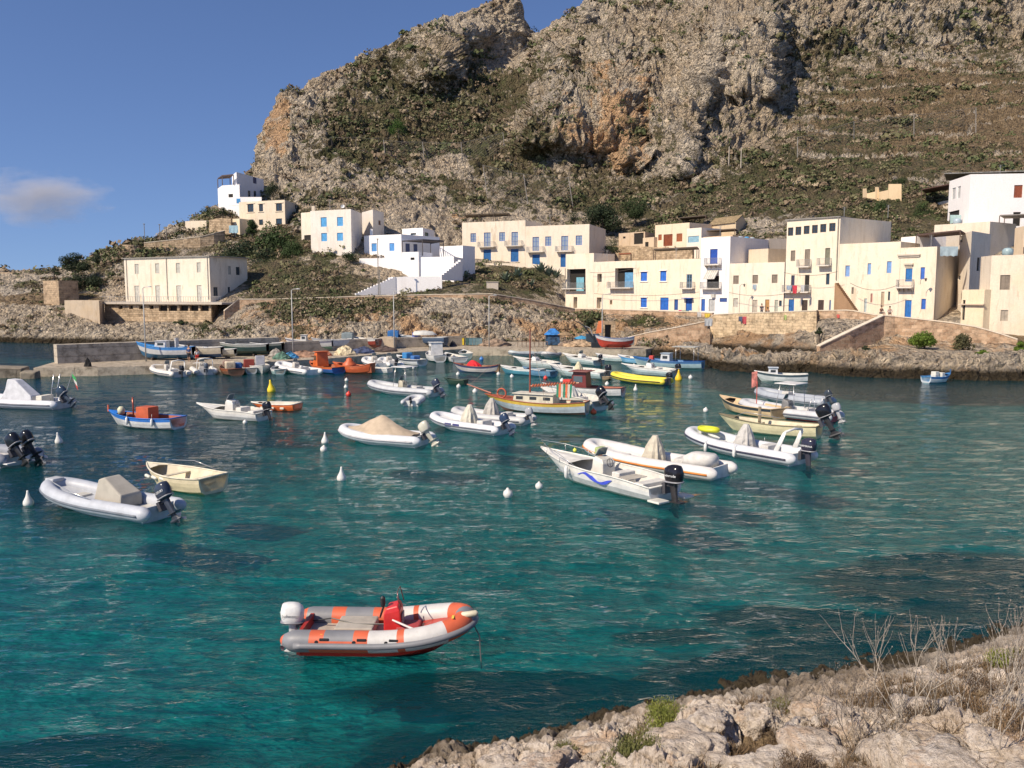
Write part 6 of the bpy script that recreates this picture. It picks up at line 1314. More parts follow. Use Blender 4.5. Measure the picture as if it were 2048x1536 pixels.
r, L = OB('round orange lifeboat shaped boat along the jetty', (722, 746), (686, 744), 2.2, .7, cols=((.55, .12, .04), (.5, .1, .035), (.4, .08, .03)), gun=(.55, .13, .04), inner=(.4, .1, .04), transom=.4, L=5, group=G2, stern_up=.5); m = MB(); m.lathe([(.8, .5), (.7, .9), (.35, 1.2), (.3, 1.4), (.1, 1.5)], (.3, 0, 0), 12); m.build('wheelhouse_dome', paint((.55, .12, .04), .5), r, smooth=True)
RIB('white inflatable with people aboard, right of the orange boat', (770, 737), (728, 726), 2.1, .27, tube=(.8, .79, .76), kind='console', L=6, group=G2); RIB('white inflatable with small windscreen against the jetty left of the blue engine covers', (795, 736), (762, 727), 2.0, .26, tube=(.78, .78, .76), kind='console', L=5.2, group=G2, eng=[dict(s=1.1)])
OB('tiny white plastic dinghy off the jetty inflatables', (770, 745), (742, 744), 1.4, .42, cols=((.8, .79, .76),)*3, L=2.8, group=G2, transom=.9)
r, L = OB('white boat with bright blue engine covers along the jetty', (842, 731), (796, 725), 2.0, .62, cols=((.05, .07, .1), (.66, .7, .72), (.3, .4, .45)), L=5.8, group=G2); m = MB(); m.box((.4, 0, .95), (1.0, .9, .7)); m.build('engine_cover', paint((.04, .22, .5), .7), r, bevel=.1); m = MB(); m.box((-1.4, 0, .8), (.8, .9, .5)); m.build('engine_cover', paint((.05, .16, .42), .7), r, bevel=.1)
r, L = OB('white cabin boat with pilot house near the end of the jetty row', (884, 726), (856, 716), 2.2, .75, cols=((.78, .78, .76), (.74, .75, .74), (.1, .16, .18)), L=6, group=G2, name='motor_boat'); cabin(r, -.6, .6, 1.5, 1.5, 1.6, (.8, .8, .78), nwin=2)
OB('low white workboat with an open stern beside the white cabin boat', (920, 725), (890, 717), 2.2, .55, cols=((.78, .77, .74), (.74, .74, .72), (.3, .36, .36)), L=6, group=G2, transom=.95)
OB('narrow green grey boat at the corner of jetty and quay', (938, 720), (924, 710), 1.7, .6, cols=((.3, .36, .36), (.3, .4, .4), (.2, .28, .28)), L=5, group=G2)
# ---------------------------------------------------------------- jetty and quay
CONC = stone((.52, .45, .35), (.46, .40, .31), (.40, .34, .26), .5, bw=2.2, rh=.5, name='jetty_concrete')
DARKC = stone((.30, .26, .20), (.25, .22, .17), (.2, .17, .13), .5, bw=2.5, rh=.45, name='weathered_concrete')
deck = [(-46.5, 82.3), (-40.7, 83.2), (-27.4, 88.2), (-21.3, 93.6), (-16.7, 99.8), (-12.2, 106.2), (-6.5, 111), (14.1, 110.2), (17.5, 110.8), (22, 118), (21, 128), (-6, 128), (-24, 114), (-33, 102.5), (-48.5, 90)]
mb = MB(); prism(mb, deck, -2.4, DZ); o = mb.build('jetty', CONC); tag(o, kind='structure')
def vwall(name, label, pts, z0, z1, th, mat, cap=None, cat='wall'):
    c0 = (pts[0][0], pts[0][1], z0); mb = MB(); n = len(pts); r1 = []
    for i in range(n):
        a, b = Vector(pts[max(0, i-1)]), Vector(pts[min(n-1, i+1)]); d_ = (b-a).normalized(); nx, ny = -d_.y*th, d_.x*th; p = pts[i]
        r1.append([(p[0], p[1], z0), (p[0], p[1], z1), (p[0]+nx, p[1]+ny, z1), (p[0]+nx, p[1]+ny, z0)])
    mb.loft(r1, True, True); o = mb.build(name, mat, origin=c0); tag(o, label, cat); return o
vwall('breakwater_wall', 'high grey concrete breakwater wall in shade at the outer end of the jetty', [(-46.8, 87.3), (-41.4, 91.8), (-34.5, 97.5), (-28.0, 102.3)], DZ-.3, 2.8, 1.5, stone((.47, .42, .34), (.43, .38, .31), (.36, .32, .26), .5, bw=3, rh=.42, name='shuttered_concrete'))
vwall('parapet_wall', 'lower concrete wall behind the boats stored on the inner jetty', [(-27.6, 103.2), (-20, 109.5), (-13, 114.5), (-6.5, 118.5)], DZ-.3, 2.2, .7, CONC)
for i, (x, y, sx, sy, h, rz, lb) in enumerate(((-49.0, 82.5, 3.2, 3.6, .95, .3, 'worn concrete block lying highest at the outer tip of the jetty'), (-53, 85, 5.0, 3.0, .75, .5, 'broken concrete slab sloping into the sea left of the jetty tip'), (-46, 80.8, 1.6, 1.4, .7, .1, 'small tan block at the foot of the jetty tip'), (-50.5, 80.2, 2.4, 1.6, .35, -.2, 'low dark boulder awash below the jetty tip'))):
    mb = MB(); N_ = 7; mb.box((0, 0, -.6), (sx, sy, h*2+1.2), 0, 0, None, (.88, .85)); o = mb.build('concrete_block', DARKC, bevel=.12); o.location = (x, y, 0); o.rotation_euler = (.06*i, .05, rz); tag(o, lb, 'block', 'blocks at the jetty tip')
# quay steps
r = thing('quay_steps', 'stone steps cut into the quay wall beside the sheeted inflatable', 'steps', (8.4, 109.7, 0)); mb = MB()
for k in range(6): mb.box((.42*k, -.25, DZ-.1-.2*k-.6), (.42, 1.3, 1.2))
mb.build('steps', CONC, r)
# lamp posts
for (px, Y, zt_py, zb, lb) in ((286, 90.5, 576, DZ, 'tall grey lamp post on the jetty beside the blue white boat'), (583, 97, 580, DZ, 'tall grey lamp post on the jetty above the white inflatable'), (787, 108.5, 584, DZ, 'grey lamp post rising behind the blue tank on the jetty'), (978, 115, 592, DZ, 'grey lamp post on the quay near the rubbish bins'), (1205, 114, 590, DZ, 'grey lamp post on the quay by the tricolour boat')):
    x, y = XY(px, Y); h = CH+AE(px, zt_py)[1]*Y-zb; r = thing('lamp_post', lb, 'lamp post', (x, y, zb), 0, 'quayside lamp posts')
    m = MB(); m.tube([(0, 0, -.1), (0, 0, h*.5), (0, 0, h)], [.08, .07, .05], 8); m.build('pole', paint((.42, .42, .4), .4), r, smooth=True)
    m = MB(); m.tube([(0, 0, h-.03), (.25, -.1, h+.1), (.7, -.25, h+.12)], .035, 6); m.build('arm', paint((.42, .42, .4), .4), r)
    m = MB(); m.loft([ring(.85, -.3, h+.08, .5, .2, 8), ring(.85, -.3, h+.2, .34, .14, 8)], True, True); m.build('lamp_head', paint((.5, .5, .48), .4), r)
for (px, py0, py1, Y, lb) in ((290, 448, 492, 186, 'thin pole left of the hilltop wall against the sky'), (320, 449, 478, 186, 'street lamp on the skyline above the hilltop wall'), (333, 455, 476, 186, 'shortest thin pole on the skyline near the shed'), (757, 620-142, 596, 141, 'slim grey utility pole in front of the white villa'), (760, 540, 600, 139.6, 'wooden pole by the foot of the garden stairs')):
    a, b = P(px, py0, Y), P(px, py1, Y); m = MB(); m.tube([(0, 0, -1), (0, 0, a[2]-b[2])], .07, 6); m.box((0, 0, a[2]-b[2]), (.35, .35, .12)); o = m.build('pole', paint((.25, .23, .2), .6)); o.location = b; tag(o, lb, 'pole')
# wall lanterns
for (px, py, Y, lb) in ((1480, 572, 130.5, 'old wall lantern on a pole before the low brown windowed house'), (1841, 561, 112.6, 'old lantern on a bracket beside the ornate balcony')):
    p = P(px, py, Y); r = thing('street_lantern', lb, 'lantern', p); m = MB(); m.tube([(0, 0, -4.6 if px < 1500 else -.5), (0, 0, 0), (.25, -.1, .3), (.6, -.2, .2)], .035, 5); m.build('pole', paint((.2, .18, .15)), r); m = MB(); m.lathe([(.02, .15), (.24, -.02), (.12, -.06), (.1, -.3), (.02, -.32)], (.6, -.2, .2), 8); m.build('lamp_shade', paint((.12, .1, .08)), r)
# ---- boats stored on the jetty and quay
def OBJ(label, s, b, **k): return OB(label, s, b, z=DZ, zoff=k.pop('zo', .42), group='boats stored ashore on the jetty', **k)
def chock(r, L): 
    for x in (-L*.25, L*.2): m = MB(); m.box((x, 0, -.3), (.14, 1.3, .32)); m.build('support', paint((.12, .09, .07), .8), r)
r, L = OBJ('blue and white boat with blue bow on a trailer against the breakwater wall', (366, 720), (296, 720), cols=((.05, .22, .55), (.66, .68, .70), (.04, .13, .24)), gun=(.04, .25, .6), inner=(.7, .7, .68), B=1.9, H=.95, sheer=.5, deckf=.4, L=6.2, name='fishing_boat'); cabin(r, .3, .9, 1.3, 1.1, .75, (.8, .8, .8), nwin=1); chock(r, L)
m = MB(); m.box((-1.3, 0, 1.5), (.1, .9, 1.0)); m.build('raised_panel', paint((.8, .8, .78)), r)
r, L = OBJ('cream and blue boat just right of the blue bowed boat ashore', (426, 718), (374, 718), cols=((.68, .6, .46), (.68, .6, .46), (.04, .09, .2)), inner=(.5, .45, .35), B=1.8, H=.85, L=5.0); chock(r, L)
r, L = OBJ('low cream dinghy ashore left of the two dark hulls', (452, 717), (426, 717), cols=((.66, .6, .46), (.7, .64, .5), (.6, .55, .4)), B=1.6, H=.6, L=3.6); chock(r, L)
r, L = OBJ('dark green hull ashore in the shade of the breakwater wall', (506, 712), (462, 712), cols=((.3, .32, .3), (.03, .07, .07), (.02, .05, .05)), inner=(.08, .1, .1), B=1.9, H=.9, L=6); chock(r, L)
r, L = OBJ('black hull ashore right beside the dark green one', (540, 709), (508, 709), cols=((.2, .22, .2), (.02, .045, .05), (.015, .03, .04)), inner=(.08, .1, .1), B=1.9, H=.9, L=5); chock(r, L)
r, L = OBJ('white boat with green bottom and small white box on the middle of the jetty', (646, 702), (590, 702), cols=((.2, .2, .26), (.70, .71, .70), (.16, .32, .26)), B=1.9, H=.85, L=6.0); cabin(r, .6, .8, .8, .9, .8, (.78, .76, .7), nwin=1); chock(r, L)
r, L = OBJ('plain pale blue motor boat hull ashore beside the green bottomed one', (684, 700), (640, 702), cols=((.62, .66, .7), (.6, .66, .72), (.03, .05, .06)), B=1.9, H=.9, L=5.4); chock(r, L)
r, L = OBJ('dark red and white boat ashore in front of the parapet wall', (746, 698), (706, 696), cols=((.6, .6, .58), (.22, .04, .03), (.18, .03, .03)), B=1.8, H=.85, L=5.6); chock(r, L)
r, L = OBJ('long dark blue boat ashore with a bright blue engine hood', (876, 694), (806, 692), cols=((.08, .12, .18), (.05, .09, .16), (.03, .06, .12)), inner=(.2, .25, .3), B=2.0, H=.85, L=8); m = MB(); m.box((.6, 0, 1.15), (.9, .8, .7)); m.build('engine_hood', paint((.03, .07, .4), .6), r, bevel=.08); chock(r, L)
mb = MB(); mb.loft([ring(x, 0, 0, w, 2*w*.45, 12, 2.4, 'x') if 0 else [(x, w*math.cos(a), .9*w*math.sin(a)) for a in np.linspace(0, math.pi, 9)] for x, w in ((-1.6, .3), (-1.4, .6), (0, .72), (1.1, .55), (1.7, .1))], False, True); o = mb.build('upturned_dinghy', paint((.68, .67, .62), .5), smooth=True); o.location = P(849, 670, 116.6); o.rotation_euler = (0, 0, .1); tag(o, 'white upturned dinghy lying on top of the parapet wall', 'dinghy')
r, L = OBJ('wooden boat with red bottom and white blue stripes propped on the quay under the crane', (1254, 698), (1200, 698), cols=((.64, .62, .62), (.45, .06, .04), (.50, .06, .04)), gun=(.10, .16, .34), inner=(.4, .36, .3), B=1.8, H=.95, sheer=.4, L=4.9, transom=.35, stern_up=.25, name='fishing_boat', stripe=.3); chock(r, L)
# crane
cx, cy = XY(1192, 114); r = thing('crane', 'dark folding crane arm leaning left over the quay', 'crane', (cx, cy, DZ)); DK = paint((.012, .018, .028), .85)
def cp(px, py, Y=114): q = P(px, py, Y); return (q[0]-cx, q[1]-cy, q[2]-DZ)
m = MB(); m.box((0, 0, .35), (1.1, 1.1, .7)); m.build('base', DK, r, bevel=.04); m = MB(); m.tube([(0, 0, .5), cp(1186, 672)], [.2, .16], 8); m.build('column', DK, r)
m = MB(); m.tube([cp(1186, 676), cp(1176, 662), cp(1166, 650)], [.15, .12, .09], 6); m.build('lower_arm', DK, r); m = MB(); m.tube([cp(1166, 650), cp(1158, 645), cp(1148, 641)], [.09, .07, .05], 6); m.build('upper_arm', DK, r); m = MB(); m.tube([cp(1186, 672), cp(1180, 656), cp(1170, 652)], .07, 5); m.build('hydraulic_ram', paint((.3, .3, .3), .3), r)
x, y = XY(1186, 117); m = MB(); m.box((0, 0, .8), (1.8, 1.4, 1.6)); m.tube([(-.5, -.7, 0), (-.5, .7, 0)], .35, 10); m.tube([(.6, -.7, 0), (.6, .7, 0)], .35, 10); o = m.build('winch', paint((.03, .05, .07), .6), bevel=.05); o.location = (x, y, DZ+.1); tag(o, 'dark blue winch box behind the crane foot', 'winch')
# quay hut and umbrellas
x, y = XY(1106, 119); r = thing('market_tent', 'bright blue tarpaulin hut on the quay beneath the cliff', 'hut', (x, y, DZ)); m = MB(); m.loft([[(-1.2, -1, 1.5), (1.2, -1, 1.5), (1.2, 1, 1.5), (-1.2, 1, 1.5)], [(-.3, -.3, 2.35), (.3, -.3, 2.35), (.3, .3, 2.35), (-.3, .3, 2.35)]], True, True); m.build('roof', paint((.03, .2, .55), .8, .3), r)
m = MB(); m.box((0, 0, .8), (1.9, 1.6, 1.4)); m.build('counter', paint((.03, .08, .16), .8, .5), r)
for s in (-1, 1):
    m = MB(); m.tube([(s*1.1, -.9, 0), (s*1.1, -.9, 1.5)], .04, 5); m.build('post', paint((.2, .2, .2)), r)
def umbrella(px, Y, pyt, col, lb, rad=1.1):
    x, y = XY(px, Y); h = CH+AE(px, pyt)[1]*Y-DZ; r = thing('parasol', lb, 'parasol', (x, y, DZ), 0, 'parasols on the quay'); m = MB(); m.lathe([(rad, h-.45), (rad*.6, h-.2), (.03, h), (.02, h-.05), (rad*.6, h-.26), (rad*.97, h-.5)], (0, 0, 0), 8); m.build('canopy', paint(col, .8), r); m = MB(); m.tube([(0, 0, 0), (0, 0, h)], .03, 5); m.build('pole', paint((.5, .45, .4)), r)
umbrella(1131, 118, 663, (.30, .2, .11), 'brown straw parasol right of the blue hut'); umbrella(1164, 119, 671, (.05, .28, .5), 'low blue parasol left of the crane arm', 1.2)
m = MB(); m.loft([[(-.45, 0, 0), (.35, 0, .1), (.35, .05, .1), (-.45, .05, 0)], [(-.1, .1, 1.7), (.6, .1, 1.8), (.6, .15, 1.8), (-.1, .15, 1.7)]], True, True); o = m.build('orange_panel', paint((.72, .2, .07), .7)); o.location = P(1198, 667, 118); tag(o, 'leaning orange board behind the crane', 'board')
x, y = XY(1216, 122); r = thing('doorway_hut', 'small stone doorway with a black opening at the cliff foot above the tricolour boat', 'hut', (x, y, DZ)); m = MB(); m.box((-.75, 0, 1.6), (.6, 1.2, 3.4)); m.box((.75, 0, 1.6), (.6, 1.2, 3.4)); m.box((0, 0, 3.05), (.9, 1.2, .5)); m.build('wall', STN, r); m = MB(); m.box((0, .2, 1.4), (.9, .3, 2.8)); m.build('opening', paint((.02, .02, .02)), r)
# bins
for k, (px, c, lb) in enumerate(((918, (.7, .7, .66), 'white wheeled bin, first of the row on the quay'), (924.5, (.75, .55, .03), 'yellow wheeled bin in the row on the quay'), (934, (.05, .12, .11), None), (941, (.12, .22, .25), None), (948, (.14, .24, .27), None), (955, (.16, .26, .28), None), (961, (.2, .28, .3), None))):
    x, y = XY(px, 118.5); r = thing('wheeled_bin', lb or 'dark green grey wheeled bin in the row right of the yellow bin', 'bin', (x, y, DZ), 0, 'wheeled bins on the quay'); m = MB(); m.box((0, 0, .55), (.42, .5, .9), 0, 0, None, (1.12, 1.12)); m.build('body', paint(c, .5), r, bevel=.02); m = MB(); m.box((0, 0, 1.03), (.5, .6, .06)); m.build('lid', paint(tuple(q*.8 for q in c), .5), r, bevel=.01)
    m = MB(); m.tube([(-.2, .22, .08), (.2, .22, .08)], .08, 8); m.build('wheels', paint(BLK), r)
# tanks & sheds along the parapet
for (px, Y, py, w, h, c, lb) in ((787, 117.5, 664, 1.5, 1.2, (.03, .15, .4), 'blue tank standing on the parapet wall behind a lamp post'), (696, 112.5, 668, 1.5, 1.1, (.22, .27, .28), 'grey green tank on the parapet wall'), (740, 113, 681, 1.1, 1.5, (.55, .5, .42), 'beige box leaning on the parapet wall'), (775, 112, 683, 2.2, 1.9, (.5, .4, .28), 'tan block hut at the parapet wall')):
    p = P(px, py+6, Y); m = MB(); m.box((0, 0, 0), (w, w, h), 0, 0, None, (.95, .95)); m.box((0, 0, h/2+.04), (w*.6, w*.6, .1)); o = m.build('storage_tank', paint(c, .6), bevel=.08); o.location = p; tag(o, lb, 'tank')
# clutter on the jetty: nets, crates, tarpaulins
rr = random.Random(4)
def heap(px, Y, w, h, c, lb, nm, cat):
    x, y = XY(px, Y); m = MB(); n = 14; rings = []
    for i in range(6):
        t = i/5; k = math.cos(t*math.pi/2)**.8+.03; rings.append([(w*k*math.cos(2*math.pi*j/n)*(1+rr.uniform(-.16, .16)), w*.7*k*math.sin(2*math.pi*j/n)*(1+rr.uniform(-.16, .16)), h*t*(1+rr.uniform(-.12, .12))) for j in range(n)])
    m.loft(rings, True, True); o = m.build(nm, paint(c, .95, .45, dirt=.6)); o.location = (x, y, DZ); tag(o, lb, cat)
heap(578, 94.7, .9, .75, (.04, .2, .4), 'bright blue tarpaulin heap at a lamp post foot', 'tarpaulin', 'tarpaulin'); heap(604, 97.2, 1.8, .7, (.34, .2, .13), 'brown heap of fishing nets on the jetty', 'fishing_nets', 'nets'); heap(560, 93.7, 1.0, .8, (.1, .2, .15), 'green net heap left of the blue tarpaulin', 'fishing_nets', 'nets')
heap(548, 96.2, .9, 1.0, (.33, .3, .26), 'grey covered pile right of the black hull', 'covered_pile', 'pile'); heap(688, 100.2, 1.3, 1.1, (.62, .52, .34), 'tan canvas covered pile on the jetty', 'covered_pile', 'pile'); heap(725, 103.2, 1.5, .8, (.06, .08, .16), 'dark blue heap of gear before the red boat', 'gear_heap', 'gear'); heap(768, 106.2, 1.6, .7, (.1, .07, .06), 'dark heap of gear near the tan block hut', 'gear_heap', 'gear')
heap(460, 87.7, .9, .25, (.5, .48, .44), 'flat grey boards on the jetty edge', 'boards', 'boards'); heap(527, 89.8, .5, .45, (.6, .54, .42), 'small beige sack at the jetty edge', 'sack', 'sack'); heap(168, 83.8, .35, .9, (.02, .02, .02), 'black mooring bollard heap at the jetty edge', 'mooring_gear', 'bollard')
heap(990, 117.7, 2.2, 1.0, (.28, .2, .14), 'brown lobster pots piled on the quay beside the bins', 'pot_pile', 'pots'); heap(1135, 117.2, 1.2, .8, (.22, .16, .12), 'brown wooden crates by the straw parasol', 'crate_pile', 'crates'); heap(1162, 116.7, 2.4, .9, (.45, .32, .2), 'earth coloured pile of planks left of the crane', 'plank_pile', 'planks')
heap(905, 116.2, .5, .8, (.05, .05, .06), 'dark gear pile at the inner corner of the jetty', 'gear_heap', 'gear'); heap(652, 98.7, .6, .5, (.4, .14, .08), 'rust red buoy heap on the jetty', 'gear_heap', 'gear')
# tables on the quay
for k in range(7):
    x, y = XY(1040+k*8.5, 115+.3*(k % 2)); r = thing('cafe_table', 'small wooden table in the row along the quay', 'table', (x, y, DZ), 0, 'wooden tables on the quay'); m = MB(); m.box((0, 0, .72), (.7, .7, .05)); m.build('tabletop', paint((.3, .2, .13)), r)
    for a in (-1, 1):
        for b in (-1, 1): m = MB(); m.box((a*.3, b*.3, .35), (.06, .06, .7)); m.build('leg', paint((.2, .14, .1)), r)
# ---------------------------------------------------------------- buoys
def buoy(px, py, col, kind, lb, s=1.0):
    s *= .78
    x, y, _ = W(px, py); m = MB()
    if kind == 'cone': pr = [(.05, -.2), (.24, -.1), (.26, 0), (.24, .12), (.12, .34), (.06, .55), (.05, .66), (.01, .68)]
    elif kind == 'ball': pr = [(.02, -.22), (.16, -.16), (.23, 0), (.2, .14), (.08, .23), (.05, .3), (.01, .31)]
    r = [(a*s, b*s+.05*s) for a, b in pr]; m.lathe(r, (0, 0, 0), 14); o = m.build('mooring_buoy', paint(col, .35, .05), smooth=True); o.location = (x, y, .03); o.rotation_euler = (rr.uniform(-.12, .12), rr.uniform(-.12, .12), 0)
    tag(o, lb, 'buoy', 'mooring buoys floating in the harbour')
WB = (.8, .79, .74)
for a in ((118, 886, WB, 'cone', 'white pear buoy right of the twin engine inflatable', 1), (57, 1010, WB, 'cone', 'white pear buoy left of the grey inflatable at lower left', .95), (650, 886, WB, 'cone', 'white cone buoy just left of the tan covered inflatable', 1), (647, 902, WB, 'ball', 'white ball buoy directly below the cone buoy at the tan cover', 1), (683, 960, WB, 'cone', 'white pear buoy alone in mid water left of centre', 1), (1016, 992, WB, 'ball', 'leaning white buoy left of the big white motor boat', 1.1), (1078, 976, WB, 'ball', 'white ball buoy under the bow of the big white motor boat', .9),
          (1150, 903, (.75, .75, .1), 'ball', 'tiny yellow float near the long orange striped inflatable', .6), (932, 833, WB, 'cone', 'white cone buoy behind the grey covered inflatable', 1), (950, 785, WB, 'ball', 'white ball buoy between sun top inflatable and sailing boat', 1.2), (1187, 827, (.7, .1, .03), 'ball', 'orange red ball buoy right of the sailing boat stern', 1.2), (697, 791, (.7, .05, .03), 'ball', 'red ball buoy left of the sun top inflatable', 1.2),
          (692, 776, WB, 'ball', 'white ball buoy, lower of the stacked pair above the red one', 1), (693, 762, WB, 'ball', 'white ball buoy, upper of the stacked pair above the red one', 1), (543, 783, (.8, .6, .03), 'cone', 'big yellow cone buoy above the orange skiff', 1.7), (1357, 760, (.8, .52, .02), 'cone', 'big yellow cone buoy right of the yellow inflatable', 1.7), (1381, 757, WB, 'ball', 'white ball buoy right of the yellow cone buoy', 1.2), (1271, 781, WB, 'cone', 'white buoy below the yellow inflatable', .9),
          (1214, 770, WB, 'ball', 'white ball buoy left of the yellow inflatable', 1.1), (1124, 763, WB, 'ball', 'white ball buoy above the red wheelhouse', 1.1), (1091, 758, (.7, .06, .04), 'ball', 'red ball buoy astern of the blue rowing boats', 1.1), (1024, 755, WB, 'ball', 'white ball buoy under the teal rowing boat', 1.1), (997, 750, WB, 'ball', 'white ball buoy between red heaped boat and teal rowing boat', 1.1), (916, 750, WB, 'ball', 'white ball buoy at the bow of the red heaped boat', 1.1), (917, 775, WB, 'ball', 'white ball buoy below the dark green dinghy', 1.1),
          (1268, 733, WB, 'ball', 'white ball buoy behind the white motor boat near the ramp', 1.1), (1121, 731, WB, 'ball', 'white ball buoy left of the quay motor boat', 1.1), (1238, 753, WB, 'ball', 'white ball buoy at the bow of the yellow inflatable', 1.1), (1411, 823, WB, 'ball', 'white ball buoy left of the tan open boat', 1), (827, 737, WB, 'ball', 'small white float below the blue covered boat', .8), (828, 791, WB, 'ball', 'white float against the side of the sun top inflatable', .9), (490, 847, WB, 'ball', 'white float under the runabout', .8), (963, 720, (.06, .2, .5), 'ball', 'flat blue float near the quay corner', 1.5)):
    buoy(*a)
# ---------------------------------------------------------------- laundry
def cloth(px0, px1, py0, py1, Y, col, lb, dark=None):
    a, b, c = P(px0, py0, Y), P(px1, py0, Y), P(px0, py1, Y); m = MB(); n = 8; R1 = []
    for j in range(6):
        t = j/5; R1.append([(a[0]+(b[0]-a[0])*i/n, a[1]+(b[1]-a[1])*i/n-.06-.07*math.sin(i*1.9+t*2)*t, a[2]+(c[2]-a[2])*t*(1+.06*math.sin(i*2.3))) for i in range(n+1)])
    m.loft(R1, False, False); o = m.build('laundry', paint(col, .9, .1), origin=a, smooth=True); tag(o, lb, 'laundry', 'laundry hanging out to dry')
for a in ((1247, 1255, 619, 627, 141, (.75, .72, .76), 'pale lilac cloth hanging on the street wall'), (1255, 1265, 619, 627.5, 140.4, (.72, .3, .48), 'pink towel hanging on the street wall'), (1357, 1363, 620, 628, 135.5, (.65, .05, .2), 'magenta cloth on the street wall below the blue doors'), (1363, 1378, 621, 632, 134.8, (.03, .18, .12), 'dark green blanket hanging on the street wall'),
          (1394, 1403, 624, 634, 132.8, (.72, .7, .66), 'white cloth hanging below the striped awning'), (1409, 1420, 627, 635, 131.3, (.78, .58, .08), 'yellow cloth hanging on the street wall'), (1409, 1425, 637, 652, 114.6, (.6, .62, .62), 'pale grey sheet hanging on the ramp wall top'), (1477, 1485, 633, 643, 121.6, (.12, .14, .22), 'dark patterned cloth at the left of the retaining wall'), (1485, 1499, 633, 648, 121.3, (.6, .1, .12), 'red white patterned towel on the retaining wall'),
          (1568, 1577, 630, 640, 116.8, (.45, .58, .2), 'lime green cloth on the retaining wall'), (1673, 1679, 629, 636, 112, (.75, .15, .12), 'small red cloth on the curved street wall'), (1585, 1594, 571, 587, 124.8, (.75, .07, .1), 'bright red towel on the long balcony of the tallest house'), (1601, 1609, 570, 584, 123.7, (.76, .76, .74), 'white towel on the long balcony of the tallest house'), (1573, 1583, 571, 580, 126, (.45, .58, .72), 'pale blue towel at the left end of the long balcony'),
          (1880, 1916, 493, 512, 111.5, (.5, .62, .66), 'big pale blue sheet hanging from the dark roofed terrace'), (458, 476, 451, 466, 184, (.45, .66, .74), 'pale turquoise sheet under the porch beside the pines'), (473, 481, 397, 407, 196, (.08, .3, .6), 'bright blue cloth on the crest villa parapet'), (1900, 1922, 430, 447, 150, (.5, .7, .68), 'pale green awning cloth on the big white villa'), (1505, 1513, 569, 579, 131.2, (.4, .5, .58), 'pale blue cloth under the second brown window')):
    cloth(*a)
# ---------------------------------------------------------------- people
def person(loc, rz, shirt, legs, hair, label, sit=False, skin=(.42, .25, .16), s=1.0, crouch=False):
    r = thing('person', label, 'person', loc, rz); h = 0
    def skinmesh(nm, pts, edges, rad, mat):
        me = bpy.data.meshes.new(nm); me.from_pydata([tuple(c*s for c in p) for p in pts], edges, []); me.update(); o = bpy.data.objects.new(nm, me); COL.objects.link(o); o.parent = r
        sk = o.modifiers.new('skin', 'SKIN')
        for i, v in enumerate(me.skin_vertices[0].data): v.radius = (rad[i][0]*s, rad[i][1]*s); v.use_root = (i == 0)
        o.modifiers.new('sub', 'SUBSURF').levels = 2; o.modifiers['sub'].render_levels = 2; me.materials.append(mat); return o
    if sit:
        z = .45; pts = [(0, 0, z), (0, 0, z+.28), (0, -.02, z+.5), (0, -.03, z+.6), (0, -.05, z+.7), (0, -.03, z+.8), (.2, -.02, z+.47), (.26, -.1, z+.22), (.2, -.3, z+.1), (-.2, -.02, z+.47), (-.27, -.1, z+.22), (-.18, -.3, z+.1), (.1, -.03, z), (.13, -.45, z+.02), (.13, -.48, .1), (.13, -.6, .05), (-.1, -.03, z), (-.13, -.45, z+.02), (-.13, -.48, .1), (-.13, -.6, .05)]
    else:
        z = .92; pts = [(0, 0, z), (0, 0, z+.28), (0, 0, z+.5), (0, -.01, z+.6), (0, -.03, z+.7), (0, -.02, z+.8), (.2, 0, z+.48), (.27, -.02, z+.2), (.26, -.1, z-.06), (-.2, 0, z+.48), (-.27, -.02, z+.2), (-.24, -.12, z-.04), (.1, 0, z-.04), (.12, -.03, .48), (.12, .02, .08), (.13, -.12, .04), (-.1, 0, z-.04), (-.12, .0, .48), (-.13, .06, .08), (-.13, -.08, .04)]
    ed = [(0, 1), (1, 2), (2, 3), (3, 4), (4, 5), (2, 6), (6, 7), (7, 8), (2, 9), (9, 10), (10, 11), (0, 12), (12, 13), (13, 14), (14, 15), (0, 16), (16, 17), (17, 18), (18, 19)]
    rd = [(.15, .11), (.13, .1), (.16, .1), (.055, .055), (.085, .1), (.07, .085), (.06, .06), (.045, .045), (.03, .03), (.06, .06), (.045, .045), (.03, .03), (.09, .09), (.06, .06), (.04, .04), (.04, .035), (.09, .09), (.06, .06), (.04, .04), (.04, .035)]
    skinmesh('body', pts, ed, rd, paint(skin, .6))
    skinmesh('shirt', [pts[i] for i in (0, 1, 2, 6, 7, 9, 10)], [(0, 1), (1, 2), (2, 3), (3, 4), (2, 5), (5, 6)], [(.17, .13), (.15, .12), (.18, .12), (.08, .08), (.062, .062), (.08, .08), (.062, .062)], paint(shirt, .9))
    skinmesh('trousers', [pts[i] for i in (0, 12, 13, 16, 17)], [(0, 1), (1, 2), (0, 3), (3, 4)], [(.165, .125), (.105, .105), (.08, .08), (.105, .105), (.08, .08)], paint(legs, .9))
    p4, p5 = pts[4], pts[5]; m = MB(); m.lathe([(.03, .13), (.085, .1), (.115, .03), (.11, -.05), (.02, -.06)], (p5[0]*s, (p5[1]+.035)*s, p5[2]*s), 10); m.build('hair', paint(hair, .8), r, smooth=True)
    return r
person(P(1523, 632, 125.5), .2, (.09, .09, .1), (.1, .1, .12), (.03, .02, .02), 'standing person in dark clothes before the low cream house, left of the seated one')
person(P(1535, 634, 123.2), -.2, (.03, .03, .035), (.05, .05, .06), (.02, .02, .02), 'person in black sitting on the wall before the tan door', sit=True)
q = P(1762, 633, 109.6); person(q, .4, (.2, .1, .07), (.12, .1, .1), (.03, .02, .02), 'person with brown top sitting on the wall at the head of the steps', sit=True, s=1.05)
